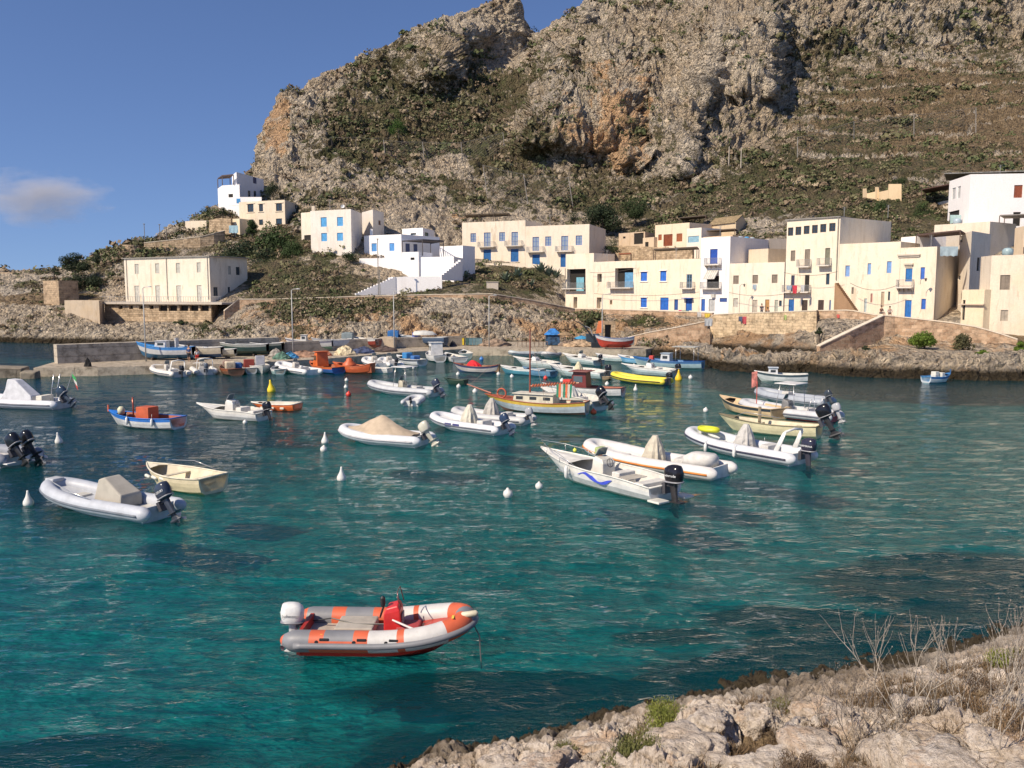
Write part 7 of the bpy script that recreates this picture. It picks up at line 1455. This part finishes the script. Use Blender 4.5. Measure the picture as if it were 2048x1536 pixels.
person(P(1779, 634, 106.8), -.3, (.5, .4, .36), (.08, .05, .05), (.03, .02, .02), 'bare armed person in pale top sitting right of the brown topped one', sit=True)
x, y = XY(389, 89.5); person((x, y, DZ), .5, (.75, .75, .75), (.65, .04, .03), (.1, .05, .03), 'child in white top and red trousers standing on the jetty', s=.8)
x, y = XY(373, 90); person((x, y, DZ), -.4, (.04, .06, .16), (.03, .03, .04), (.03, .02, .02), 'person in dark blue standing behind the blue bowed boat on the jetty')
# ---------------------------------------------------------------- car, tanks on roofs
x, y, z = P(1556, 497, 146); r = thing('parked_car', 'silver parked car on the terrace left of the tallest house', 'car', (x, y, z), .3); m = MB()
m.loft([ring(px_, 0, .55, w, h_, 12, 4, 'x') for px_, w, h_ in ((-2, 1.5, .5), (-1.9, 1.6, .7), (1.2, 1.6, .7), (2, 1.45, .5))], True, True); m.build('body', paint((.5, .52, .55), .25), r, smooth=True)
m = MB(); m.loft([[(-1.8, -.75, .85), (1.0, -.75, .85), (1.0, .75, .85), (-1.8, .75, .85)], [(-1.4, -.6, 1.4), (.3, -.6, 1.4), (.3, .6, 1.4), (-1.4, .6, 1.4)]], True, True); m.build('cabin_glass', glass_dark(), r, bevel=.05)
for a in (-1.3, 1.25):
    for b in (-.75, .75): m = MB(); m.tube([(a, b-.1, .3), (a, b+.1, .3)], .32, 12); m.build('wheel', paint(BLK), r)
for (px, py, Y, c, lb, s_) in ((1481, 479, 152, (.35, .38, .42), 'grey water tank on the roof of the grey annex', .9), (1493, 479, 151.5, (.06, .35, .65), 'blue water tank on the roof between two grey ones', .8), (1504, 480, 151, (.4, .46, .48), 'pale grey water tank on the roof right of the blue one', .8), (1914, 446, 147, (.36, .45, .5), 'blue grey water tank below the big white villa', 1.1), (2015, 509, 104, (.3, .4, .42), 'water tank on the roof of the broad blank building', 1.0)):
    m = MB(); m.lathe([(.05, 0), (s_*.6, .02), (s_*.62, s_*.75), (s_*.4, s_*1.0), (.1, s_*1.05)], (0, 0, 0), 14); o = m.build('water_tank', paint(c, .4), smooth=True); o.location = P(px, py+4, Y); tag(o, lb, 'water tank')
def cable(p, q, sag, lb):
    a, b = Vector(P(*p)), Vector(P(*q)); m = MB(); m.tube([a.lerp(b, t)-Vector((0, 0, sag*4*t*(1-t)))-a for t in np.linspace(0, 1, 9)], .03, 4); o = m.build('cable', paint((.14, .12, .1), .7)); o.location = a; tag(o, lb, 'cable', 'cables slung along the street facades')
for a in (((1188, 587, 152.6), (1398, 584, 137.2), .5, 'cable sagging along the fronts of the left street houses'), ((1458, 585, 132.6), (1568, 588, 126), .4, 'cable sagging across the low brown windowed house'), ((1568, 545, 126), (1675, 543, 120.2), .5, 'cable sagging across the tallest house'), ((1700, 566, 118.6), (1800, 568, 114), .9, 'cable drooping below the faded blue shutters'), ((1180, 545, 153.4), (1272, 536, 146.2), .3, 'thin cable above the plain balconies')): cable(*a)
for (px, pyb, pyt, Y, lb) in ((1352, 519, 496, 143, 'thin aerial on the roof of the bright blue shuttered house'), (1440, 474, 452, 137, 'thin aerial on the narrow white tower house'), (1688, 436, 414, 124, 'roof aerial on the tallest house'), (1776, 430, 410, 131, 'aerial at the far corner of the tallest house'), (1862, 492, 470, 114, 'aerial by the dark roofed terrace'), (1100, 448, 430, 178, 'small aerial on the cream pair'), (2000, 348, 330, 149, 'aerial on the big white villa'), (1214, 522, 500, 152, 'thin aerial above the plain balcony house'), (660, 420, 402, 167, 'aerial on the light blue shuttered house')):
    p = P(px, pyb, Y); h = P(px, pyt, Y)[2]-p[2]; m = MB(); m.tube([(0, 0, -.4), (0, 0, h)], .035, 5)
    for k in range(4): m.tube([(-.35+.05*k, 0, h-.12*k), (.35-.05*k, 0, h-.12*k)], .015, 3)
    o = m.build('roof_aerial', paint((.3, .3, .3), .4)); o.location = p; tag(o, lb, 'aerial', 'aerials on the roofs')
# ---------------------------------------------------------------- trees and bushes
def leafcloud(lobes, n, size, seed, flat=.85):
    g = np.random.default_rng(seed); L = np.array(lobes, float); w = (L[:, 3]**2); w /= w.sum(); k = g.choice(len(L), n, p=w)
    d = g.normal(size=(n, 3)); d /= np.linalg.norm(d, axis=1)[:, None]; rad = g.random((n, 1))**.33
    cl = 1+.22*vnoise(d*2.2+k[:, None]*9.1, seed)[:, None]
    C = L[k, :3]+d*rad*L[k, 3:4]*cl*np.array([1, 1, flat]); ls = size*(.6+.8*g.random((n, 1)))
    u = g.normal(size=(n, 3)); u /= np.linalg.norm(u, axis=1)[:, None]; v = np.cross(u, d); v /= np.linalg.norm(v, axis=1)[:, None]+1e-6
    return np.stack([C-u*ls, C-v*ls*.6, C+u*ls, C+v*ls*.6], 1).reshape(-1, 3)
def plantobj(name, label, cat, base, lobes, n, size, mat, seed, trunk=True, group=None, flat=.85, tr=.14):
    r = thing(name, label, cat, base, 0, group); q = leafcloud(lobes, n, size, seed, flat)
    bigmesh('crown' if trunk else 'foliage', q, np.arange(len(q)).reshape(-1, 4), mat, False, parent=r)
    m = MB(); top = max(l[2] for l in lobes)
    m.tube([(0, 0, -.8), (.05, 0, top*.35), (0, .05, top*.7)], [tr, tr*.7, tr*.35], 6)
    for i, l in enumerate(lobes[:6]): m.tube([(0, 0, top*(.2+.06*i)), (l[0]*.5, l[1]*.5, l[2]*.75), (l[0]*.9, l[1]*.9, l[2])], [tr*.5, tr*.32, tr*.12], 5)
    m.build('trunk' if trunk else 'stem', paint((.13, .1, .075), .9), r); return r
PINE = leafmat((.022, .04, .013), (.065, .10, .03), 'pine_foliage'); BUSHG = leafmat((.02, .035, .012), (.045, .065, .022), 'bush_foliage'); DARKG = leafmat((.016, .028, .014), (.035, .05, .02), 'dark_foliage'); LIME = leafmat((.07, .12, .015), (.14, .20, .03), 'light_foliage'); GREYG = leafmat((.09, .13, .09), (.2, .25, .18), 'agave_foliage')
def tree_px(label, px, pyb, pyt, wpx, Y, mat, seed, name='pine_tree', cat='tree', n=1500, group=None, trunk=True, lob=9, leaf=None, flat=.8):
    b = P(px, pyb, Y); h = P(px, pyt, Y)[2]-b[2]; w = wpx/F*Y/2; g = random.Random(seed); R = min(h*.42, w*.62); lobes = []
    for i in range(lob):
        a = g.uniform(0, 6.28); q = g.random()**.5; zz = h-R*.8-(h*.45)*g.random() if h > 2 else h*.45
        lobes.append((w*.62*q*math.cos(a), w*.55*q*math.sin(a), zz*(1-.12*q), R*g.uniform(.5, .85)))
    lobes.append((0, 0, h-R*.85, R*.8))
    return plantobj(name, label, cat, b, lobes, int(n*1.9), leaf or max(.09, R*.06), mat, seed, trunk, group, flat)
G3 = 'dark pines below the cream hillside house'
for a in (('large dark pine at the centre of the pine group, tallest crown', 548, 535, 440, 105, 176, PINE, 1), ('pine on the left side of the group with lowest crown', 492, 540, 470, 90, 174, DARKG, 2), ('rounded pine at the right edge of the group by the pale house', 590, 528, 474, 62, 168, PINE, 3), ('shadowed pine in front of the group, lower middle', 530, 560, 485, 90, 168, DARKG, 4), ('small pine in front of the cream house windows', 505, 480, 437, 28, 184, PINE, 5), ('dark pine sloping down to the hall roof', 460, 545, 492, 70, 172, DARKG, 6)):
    tree_px(*a, n=3000, group=G3, lob=14)
tree_px('umbrella shaped dark tree on the left headland skyline', 150, 552, 496, 64, 172, DARKG, 11, 'umbrella_pine', n=2200, flat=.6, lob=12); tree_px('wide low shadowed tree beneath the umbrella shaped one', 160, 590, 540, 110, 168, DARKG, 12, 'evergreen_tree', n=3000, lob=14); tree_px('small round tree right of the umbrella shaped tree', 193, 534, 505, 22, 180, DARKG, 13, 'evergreen_tree', n=600); tree_px('low flat shrub left of the umbrella shaped tree', 108, 553, 530, 40, 176, DARKG, 14, 'evergreen_tree', n=800, flat=.5); tree_px('bushy greenery between small round tree and stone turret', 228, 535, 507, 44, 184, BUSHG, 15, 'evergreen_tree', n=1000)
tree_px('bush left of the flat roofed shed on the skyline', 362, 478, 451, 34, 190, BUSHG, 16, 'evergreen_tree', n=800); tree_px('spiky small trees on the crest left of the villa', 420, 446, 408, 40, 200, BUSHG, 17, 'evergreen_tree', n=900); tree_px('dark bush beside the garden wall under the villa', 446, 436, 412, 20, 190, DARKG, 18, 'bush', 'bush', n=500)
tree_px('dark tree against the right wall of the crest villa', 546, 400, 358, 46, 205, DARKG, 19, 'evergreen_tree', n=1500); tree_px('big dark bush mass behind the shaded cream house wall', 1205, 462, 398, 100, 196, DARKG, 20, 'bush', 'bush', n=3500, lob=14); tree_px('wide green bush on the slope above the stone ruin', 1270, 440, 390, 90, 200, BUSHG, 21, 'bush', 'bush', n=2600, lob=12); tree_px('small bush left of the big dark bush mass', 1148, 448, 420, 30, 200, DARKG, 22, 'bush', 'bush', n=600)
tree_px('green bush between ruin and shaded wall on the terrace', 1225, 510, 478, 42, 176, BUSHG, 23, 'bush', 'bush', n=900); tree_px('vivid green lone bush high on the hillside scrub', 797, 272, 233, 46, 246, leafmat((.03, .07, .012), (.07, .13, .025), 'vivid_foliage'), 24, 'bush', 'bush', n=1200); tree_px('green shrub at the foot of the pale house corner', 700, 526, 500, 42, 160, BUSHG, 25, 'bush', 'bush', n=900)
tree_px('round dark green bush dome below the ochre garden wall', 1757, 440, 394, 100, 168, PINE, 26, 'bush', 'bush', n=3400, lob=12); tree_px('tall cactus like shrub beside the beige cottage', 1842, 446, 396, 52, 162, PINE, 27, 'cactus_shrub', 'shrub', n=1600, lob=10); tree_px('teal green bush behind the ochre wall pillars', 1800, 378, 350, 42, 184, BUSHG, 28, 'bush', 'bush', n=700)
tree_px('bright green shrub on the sea wall right of the steps', 1848, 700, 656, 70, 95, LIME, 29, 'bush', 'bush', n=2600, lob=12, flat=.7); tree_px('dull brown green shrub right of the bright green one', 1925, 700, 664, 56, 95, leafmat((.06, .06, .03), (.12, .11, .05), 'dull_foliage'), 30, 'bush', 'bush', n=1400, lob=10); tree_px('green shrub at the right picture edge below the wall', 2040, 712, 680, 30, 90, LIME, 31, 'bush', 'bush', n=900); tree_px('small green shrub near the sea rocks at right', 1965, 716, 696, 34, 90, LIME, 32, 'bush', 'bush', n=700, flat=.6)
tree_px('hanging green brown shrub on the cliff below the laundry', 1292, 658, 628, 60, 133, leafmat((.07, .09, .02), (.13, .14, .05), 'cliff_foliage'), 33, 'bush', 'bush', n=1200); tree_px('dark shrub hollow in the cliff above the crane', 1180, 660, 632, 34, 134, DARKG, 34, 'bush', 'bush', n=700); tree_px('dark tuft in the rock corner beside the retaining wall', 1638, 672, 654, 18, 108, DARKG, 35, 'bush', 'bush', n=300); tree_px('dark tuft on the big sea rock below the steps', 1730, 706, 690, 26, 96, DARKG, 36, 'bush', 'bush', n=400)
tree_px('green plant clump hanging on the stone terrace wall under the hall', 362, 652, 636, 44, 141, LIME if 0 else BUSHG, 37, 'bush', 'bush', n=600, flat=.6); tree_px('green bush in front of the terrace corner wall', 412, 668, 648, 26, 131, BUSHG, 38, 'bush', 'bush', n=500)
# agaves under the cream pair
def agave(px, py, Y, s, lb, mat=GREYG):
    b = P(px, py, Y); m = MB(); g = random.Random(int(px))
    for i in range(26):
        a = g.uniform(0, 6.28); e = g.uniform(.25, 1.3); L_ = s*g.uniform(.7, 1.1); dx, dy, dz = math.cos(a)*math.cos(e), math.sin(a)*math.cos(e), math.sin(e); w = .09*s; px_, py_ = -math.sin(a)*w, math.cos(a)*w
        m.add([(px_, py_, 0), (-px_, -py_, 0), (dx*L_*.5-px_*1.3, dy*L_*.5-py_*1.3, dz*L_*.55), (dx*L_*.5+px_*1.3, dy*L_*.5+py_*1.3, dz*L_*.55), (dx*L_, dy*L_, dz*L_)], [(0, 1, 2, 3), (3, 2, 4)])
    o = m.build('agave', mat); o.location = b; tag(o, lb, 'agave', 'agaves below the cream houses')
for (px, py, s_, lb) in ((932, 556, 1.6, 'agave at the left end of the slope under the cream pair'), (1012, 562, 2.0, 'broad agave left of the grey shed roof'), (1035, 555, 2.2, 'tall agave clump in the middle of the slope'), (1082, 545, 2.4, 'large agave under the left bright blue door'), (1098, 552, 2.2, 'large agave right of the big one'), (1112, 556, 2.0, 'agave nearest the corner house'), (1060, 575, 1.8, 'agave lower down above the road wall')): agave(px, py, 158, s_, lb)
x0 = P(985, 582, 147); m = MB(); m.box((0, 0, .7), (2.0, 1.6, 1.6)); m.box((0, 0, 1.55), (2.2, 1.8, .1)); o = m.build('utility_hut', plaster((.6, .54, .45), .6)); o.location = x0; tag(o, 'small grey beige utility box above the road bend', 'hut')
# ---------------------------------------------------------------- rockfall fences on the hillside
def fence(label, pts, h=None, col=(.3, .27, .24), lean=0.0, net=True, spread=1):
    """pts (px, pytop, pybot)"""
    b0 = terr_hit(pts[0][0], pts[0][2]); r = thing('rockfall_fence', label, 'fence', b0, 0, 'rockfall fences on the hillside'); tops, bots = [], []
    for (px, pt_, pb) in pts:
        b = terr_hit(px, pb); Y = b[1]-1.2; q = P(px, pb, Y); t = P(px-lean, pt_, Y); tops.append(t); bots.append(q); m = MB()
        m.tube([(q[0]-b0[0], q[1]-b0[1], q[2]-b0[2]-1), (t[0]-b0[0], t[1]-b0[1], t[2]-b0[2])], .1, 6); m.build('post', paint(col, .6), r)
    m = MB(); sub = lambda a: (a[0]-b0[0], a[1]-b0[1], a[2]-b0[2])
    for i in range(len(tops)-1):
        A, B, C, D = [Vector(sub(v)) for v in (tops[i], tops[i+1], bots[i], bots[i+1])]
        m.tube([A, (A+B)/2-Vector((0, 0, .3)), B], .05, 3)
        if net:
            m.tube([C, D], .05, 3); n = 9
            for k in range(-n, n):
                for s_ in (1, -1):
                    t0, t1 = k/n, (k+n)/n; t0c, t1c = max(0, t0), min(1, t1); f0_, f1_ = (t0c-t0)/(t1-t0), (t1c-t0)/(t1-t0)
                    def at(u, v): v = v if s_ > 0 else 1-v; return (C.lerp(D, u)).lerp(A.lerp(B, u), v)
                    m.tube([at(t0c, f0_), at(t1c, f1_)], .022, 3)
    m.build('net', paint((.2, .19, .17), .7), r); return r
fence('dark post rockfall fence at the upper left of the hillside', [(595, 292, 325), (623, 290, 322), (664, 274, 313), (712, 274, 318), (757, 276, 306), (804, 272, 303)], col=(.09, .07, .06), net=False)
fence('pale post rockfall fence across the middle of the hillside', [(772, 280, 320), (850, 284, 328), (927, 285, 327), (1011, 265, 312)], lean=5)
fence('netted rockfall fence above the cream house pair', [(976, 330, 392), (1057, 348, 408), (1147, 355, 412)], lean=10)
fence('short grey net fence at the foot of the crag', [(1355, 312, 336), (1392, 312, 330)])
fence('long thin fence crossing the right hand terraces', [(1595, 275, 330), (1708, 243, 292), (1828, 230, 280), (1952, 215, 268)], col=(.3, .28, .25))
for (px, a, b, lb) in ((1457, 293, 350, 'left one of two tall pale poles on the slope right of the crag'), (1481, 295, 358, 'right one of two tall pale poles on the slope right of the crag')):
    q = terr_hit(px, b); t = P(px, a, q[1]); m = MB(); m.tube([(0, 0, -1.5), (0, 0, t[2]-q[2])], [.16, .1], 8); o = m.build('utility_pole', paint((.5, .44, .36), .7)); o.location = q; tag(o, lb, 'pole')
# ---------------------------------------------------------------- foreground plants
def nsurf(px, py): return near_at(px, py)
def bare_shrub(px, py, h, lb, seed, lean=(0, 0), col=(.46, .40, .33), spread=.55):
    g = random.Random(seed); b = nsurf(px, py); m = MB(); tw = MB()
    def grow(p, d, L_, r_, dep):
        pts = [p]; q = Vector(p); dd = Vector(d).normalized(); n = 5
        for i in range(n):
            dd = (dd+Vector((g.uniform(-.2, .2), g.uniform(-.2, .2), g.uniform(-.05, .16)))).normalized(); q = q+dd*L_/n; pts.append(tuple(q))
            if dep > 0 and i in (1, 2, 3) and g.random() < .8: grow(tuple(q), (dd+Vector((g.uniform(-spread, spread), g.uniform(-spread, spread), g.uniform(0, .25)))), L_*g.uniform(.5, .85), r_*.58, dep-1)
        (m if dep > 0 else tw).tube(pts, [r_*(1-.13*i) for i in range(n+1)], 5)
        if dep > 0:
            for k in range(2): grow(tuple(q), dd+Vector((g.uniform(-spread, spread), g.uniform(-spread, spread), .1)), L_*.62, r_*.5, dep-1)
        else:
            for k in range(5):
                c = Vector(pts[g.randint(2, 5)]); s_ = .011; a = Vector((g.uniform(-1, 1), g.uniform(-1, 1), g.uniform(-1, 1))).normalized()*s_; c2 = Vector((a.y, -a.x, a.z)); tw.add([c-a, c-c2, c+a, c+c2], [(0, 1, 2, 3)])
    r = thing('bare_shrub', lb, 'shrub', b, 0, 'leafless shrubs on the near rocks')
    for k in range(3): grow((g.uniform(-.06, .06), g.uniform(-.06, .06), -.08), (lean[0]+g.uniform(-.35, .35), lean[1]+g.uniform(-.3, .3), 1), h*.48, .0095*h/1.5, 2)
    m.build('stem', paint(col, .8, .25), r, smooth=True); tw.build('twig', paint(tuple(c*.62 for c in col), .85), r); return r
for a in ((1830, 1500, 2.1, 'tallest pale leafless shrub at the centre of the near rocks', 3, (.0, 0)), (1716, 1500, 1.15, 'small dark stemmed leafless shrub left of the tallest', 8, (.0, 0), (.26, .21, .17)), (1565, 1500, .95, 'thin leafless sprig on the rocks beyond the green bush', 12, (.05, 0)), (1990, 1500, 2.0, 'pale leafless shrub at the right edge of the frame', 21, (.1, 0)), (1870, 1470, 1.3, 'slender leafless shrub just right of the tallest', 31, (.1, 0)), (1790, 1540, 1.3, 'leafless shrub spreading low at the bottom edge', 44, (-.1, 0)), (2035, 1440, 1.6, 'leafless shrub cut by the right frame edge', 53, (-.05, 0)), (1655, 1465, 1.0, 'faint leafless sprig above the dark ledge', 63, (0, 0), (.3, .25, .2)), (2030, 1530, 1.5, 'leafless shrub in the bottom right corner', 91, (-.05, 0)), (1925, 1440, 1.5, 'leafless shrub behind the long low boulder', 97, (0, 0)), (1700, 1490, 1.2, 'leafless sprig between the small dark and tallest shrubs', 77, (0, 0), (.36, .3, .24))): bare_shrub(*a)
def near_bush(px, py, w, h, n, size, mat, lb, seed, name='bush'):
    b = nsurf(px, py); g = random.Random(seed); lobes = [(g.uniform(-w, w)*.6, g.uniform(-w, w)*.4, h*g.uniform(.2, .7), h*g.uniform(.35, .6)) for _ in range(14)]
    r = thing(name, lb, 'bush', b); q = leafcloud(lobes, n, size, seed, .9)
    z = q.reshape(-1, 4, 3); c = z.mean(1, keepdims=True); z = c+(z-c)*np.array([.55, .55, 1.9]); bigmesh('foliage', z.reshape(-1, 3), np.arange(len(q)).reshape(-1, 4), mat, False, parent=r)
    m = MB()
    for k in range(14): a = g.uniform(0, 6.28); m.tube([(0, 0, -.05), (math.cos(a)*w*.3, math.sin(a)*w*.3, h*.4), (math.cos(a)*w*.6, math.sin(a)*w*.5, h*.85)], [.008, .005, .003], 4)
    m.build('stem', paint((.2, .15, .1), .9), r)
YG = leafmat((.10, .13, .025), (.26, .28, .06), 'yellow_green_leaves'); OG = leafmat((.09, .10, .03), (.2, .2, .07), 'olive_leaves'); DRYL = leafmat((.14, .09, .05), (.28, .19, .11), 'dry_leaves')
near_bush(1345, 1478, .42, .46, 5200, .014, YG, 'yellow green leafy bush growing between the pale boulders', 1); near_bush(1262, 1528, .55, .34, 4800, .015, OG, 'wide olive green bush at the bottom edge of the frame', 2); near_bush(1560, 1432, .3, .3, 1500, .012, OG, 'small olive tuft beside the dark ledge', 3); near_bush(2010, 1330, .5, .3, 2000, .016, YG, 'pale green shrub at the right edge above the boulders', 4); near_bush(1300, 1480, .3, .2, 900, .012, OG, 'tiny olive tuft beside the yellow green bush', 5); near_bush(1330, 1440, .32, .34, 2600, .014, YG, 'second yellow green bush at the water side of the boulders', 6); near_bush(1130, 1500, .25, .14, 900, .012, OG, 'low olive tuft on the grey pitted rocks', 7)
for i, (px, py, w, h) in enumerate(((1650, 1480, .4, .22), (1745, 1500, .45, .25), (1850, 1450, .5, .28), (1965, 1440, .5, .3), (1990, 1385, .5, .25), (1760, 1415, .4, .2), (1600, 1545, .35, .2), (1960, 1540, .45, .25), (1540, 1480, .3, .2), (2040, 1480, .5, .35))):
    near_bush(px, py, w, h, 2600, .011, DRYL if i % 2 else leafmat((.08, .055, .035), (.17, .12, .08), 'dead_leaves'), 'dry brown brush clump %s' % ('below the dark ledge at centre', 'at the foot of the small dark shrub', 'around the tallest leafless shrub', 'right of the big smooth white boulder', 'high on the right bank', 'behind the small cream boulder', 'at the bottom edge near the centre', 'at the bottom right corner', 'beside the pink upright boulder', 'cut by the right frame edge')[i], 60+i, 'dry_brush')
# dry grass and twigs among the boulders
def dry_grass():
    g = np.random.default_rng(3); P3 = NEARG.reshape(-1, 3); LT = NEARLT.ravel(); Bo = NEARB.ravel(); px, py = topix(P3)
    mk = (LT > 2.2) & (LT < 4.5) & (px > 1180) & (px < 2100) & (py < 1640); w = np.clip(.55-Bo, 0, 1)[mk]*(.3+1.1*np.clip((px[mk]-1350)/500, 0, 1)); cl = np.clip(fbm(P3[mk]*1.1, 3, 5)+.25, 0, 1)**1.5; w = w*cl; w /= w.sum(); idx = np.where(mk)[0][g.choice(mk.sum(), 60000, p=w)]
    C = P3[idx]+g.normal(size=(len(idx), 3))*np.array([.03, .03, .0]); h = g.random((len(C), 1))*.16+.03; d = g.normal(size=(len(C), 3))*np.array([.55, .55, .2])+np.array([0, 0, .9]); d /= np.linalg.norm(d, axis=1)[:, None]; s = np.cross(d, g.normal(size=(len(C), 3))); s /= np.linalg.norm(s, axis=1)[:, None]; wd_ = .0045
    b = g.normal(size=(len(C), 3))*.25*h; q = np.stack([C-s*wd_, C+s*wd_, C+d*h+b+s*wd_*.5, C+d*h+b-s*wd_*.5], 1).reshape(-1, 3)
    o = bigmesh('dry_grass', q, np.arange(len(q)).reshape(-1, 4), [leafmat((.12, .075, .04), (.24, .165, .095), 'straw'), leafmat((.07, .05, .03), (.15, .11, .07), 'dead_twigs')], False, g.integers(0, 2, len(C))); tag(o, 'dry brown grass and dead twigs between the pale foreground boulders', 'dry grass', kind='stuff')
dry_grass()
def boulder(px, py, s, lb, seed, sq=(1, 1, .75), rz=0):
    import bmesh
    b = nsurf(px, py); bm = bmesh.new(); bmesh.ops.create_icosphere(bm, subdivisions=5, radius=1); V = np.array([v.co[:] for v in bm.verts]); F_ = np.array([[v.index for v in f.verts] for f in bm.faces]); bm.free()
    q = V*1.0+seed*3.7; d1, d2, idv = worley(q*1.1, seed); e1, e2, _ = worley(q*3.2, seed+3)
    r_ = 1+(.35-d1)*.75+fbm(q*1.5, 5, seed)*.38+ridged(q*4, 4, seed)*.1+np.clip(e2-e1, 0, .2)*.5-.08
    V = V*r_[:, None]*np.array(sq)*s; V[:, 2] = np.where(V[:, 2] > .55*s*sq[2], .55*s*sq[2]+(V[:, 2]-.55*s*sq[2])*.45, V[:, 2])
    o = bigmesh('boulder', V, F_, NEARROCK); o.location = (b[0], b[1], b[2]+.05*s); o.rotation_euler = (0, 0, rz); tag(o, lb, 'boulder', 'pale boulders on the near shore'); vattr(o, 'zone', np.tile([[.02, .3+.3*((seed*7) % 3)/3, .08]], (len(V), 1)))
for i, a in enumerate(((1510, 1450, .33, 'pale pink upright boulder left of centre on the near shore', (1, .8, 1.05)), (1422, 1452, .36, 'orange tinged cracked boulder right of the yellow green bush'), (1370, 1530, .55, 'largest rough boulder at the bottom below the yellow green bush', (1.25, 1, .7)), (1650, 1440, .4, 'rounded cream boulder in the middle of the near shore', (1.2, 1, .7)), (1900, 1400, .55, 'big smooth white boulder at the right behind the tallest shrub', (1.35, 1, .85)), (1830, 1435, .4, 'bright white flat faced boulder left of the big smooth one', (1, .9, .9)), (1640, 1530, .5, 'cream boulder at the bottom centre of the near shore', (1.3, 1, .7)), (1910, 1500, .4, 'long low boulder right of the tallest shrub', (1.5, 1, .6)), (1900, 1550, .42, 'shadow striped white boulder at the bottom right', (1.4, 1, .7)), (2030, 1530, .5, 'weathered boulder in the bottom right corner', (1.2, 1, .8)), (1520, 1545, .4, 'orange brown boulder at the bottom edge left of centre', (1.3, 1, .65)), (1010, 1535, .33, 'low pale boulder at the left end of the near shore', (1.5, .9, .6)), (1200, 1500, .3, 'grey pitted boulder behind the olive bush', (1.6, .8, .7)), (1120, 1515, .28, 'small grey pitted boulder left of the olive bush', (1.3, .8, .8)), (1745, 1445, .3, 'small cream boulder between the central boulders', (1.2, 1, .7)), (1080, 1548, .35, 'flat cream boulder at the bottom left of the shore', (1.6, 1, .5)))):
    boulder(a[0], a[1], a[2], a[3], i+2, a[4] if len(a) > 4 else (1.1, .9, .8), i*1.3)
# ---------------------------------------------------------------- cloud
cm, nt, b = newmat('cloud'); nt.nodes.remove(b); out = nt.nodes['Material Output']; pv = nt.nodes.new('ShaderNodeVolumePrincipled'); tc = nt.nodes.new('ShaderNodeTexCoord')
sp_ = nt.nodes.new('ShaderNodeVectorMath'); sp_.operation = 'LENGTH'; nt.links.new(tc.outputs['Object'], sp_.inputs[0])
nz = noise_tex(nt, 2.2, 5, .6, tc.outputs['Object']); dn = mathn(nt, 'SUBTRACT', mathn(nt, 'MULTIPLY', nz, 2.1), mathn(nt, 'ADD', sp_.outputs['Value'], .22)); dn = mathn(nt, 'MULTIPLY', mathn(nt, 'MAXIMUM', dn, 0), .013)
nt.links.new(dn, pv.inputs['Density']); pv.inputs['Color'].default_value = (1, .97, .985, 1); nt.links.new(pv.outputs[0], out.inputs['Volume'])
import bmesh
for (px, py, sx, sz, nm) in ((75, 395, 240, 95, 'a'), (150, 415, 110, 34, 'b')):
    bm = bmesh.new(); bmesh.ops.create_icosphere(bm, subdivisions=3, radius=1); me = bpy.data.meshes.new('cloud'); bm.to_mesh(me); bm.free(); me.materials.append(cm); o = bpy.data.objects.new('cloud', me); COL.objects.link(o); o.location = P(px, py, 2600); o.scale = (sx, 130, sz); tag(o, kind='structure')
    if nm == 'a': break

EXPO = 0.36
# ---------------------------------------------------------------- sky, sun, camera
wd = bpy.data.worlds.new('World'); S.world = wd; wd.use_nodes = True
nt = wd.node_tree; sky = nt.nodes.new('ShaderNodeTexSky'); sky.sky_type = 'NISHITA'; sky.sun_disc = False
SEL, SAZ = math.radians(42), math.radians(180+51)      # sun behind-left of the camera
sky.sun_elevation = SEL; sky.sun_rotation = SAZ; sky.altitude = 0; sky.air_density = 1.0; sky.dust_density = .35; sky.ozone_density = 6.0
bg = nt.nodes['Background']; bg.inputs['Strength'].default_value = .098
tcw = nt.nodes.new('ShaderNodeTexCoord'); va = nt.nodes.new('ShaderNodeVectorMath'); va.operation = 'ADD'; va.inputs[1].default_value = (0, 0, .11)
nt.links.new(tcw.outputs['Generated'], va.inputs[0]); nt.links.new(va.outputs[0], sky.inputs[0])
nt.links.new(mixc(nt, 1.0, sky.outputs[0], (.93, .88, .98), 'MULTIPLY'), bg.inputs['Color'])
sd = bpy.data.lights.new('sun', 'SUN'); sd.energy = 4.5; sd.angle = math.radians(.53); sd.color = (1, .87, .70)
so = bpy.data.objects.new('sun', sd); COL.objects.link(so)
to = Vector((math.sin(SAZ)*math.cos(SEL), math.cos(SAZ)*math.cos(SEL), math.sin(SEL)))
so.rotation_euler = to.to_track_quat('Z', 'Y').to_euler(); so.location = (-60, -60, 80)
cd = bpy.data.cameras.new('camera'); cam = bpy.data.objects.new('camera', cd); COL.objects.link(cam)
cd.sensor_width = 36; cd.lens = 36*F/2048; cd.clip_end = 9000; cd.clip_start = .1
cam.location = (0, 0, CH); cam.rotation_euler = (math.pi/2-PIT, 0, 0); S.camera = cam
S.view_settings.view_transform = 'Standard'; S.view_settings.look = 'None'; S.view_settings.exposure = EXPO; S.view_settings.gamma = 1
S.render.engine = 'CYCLES'
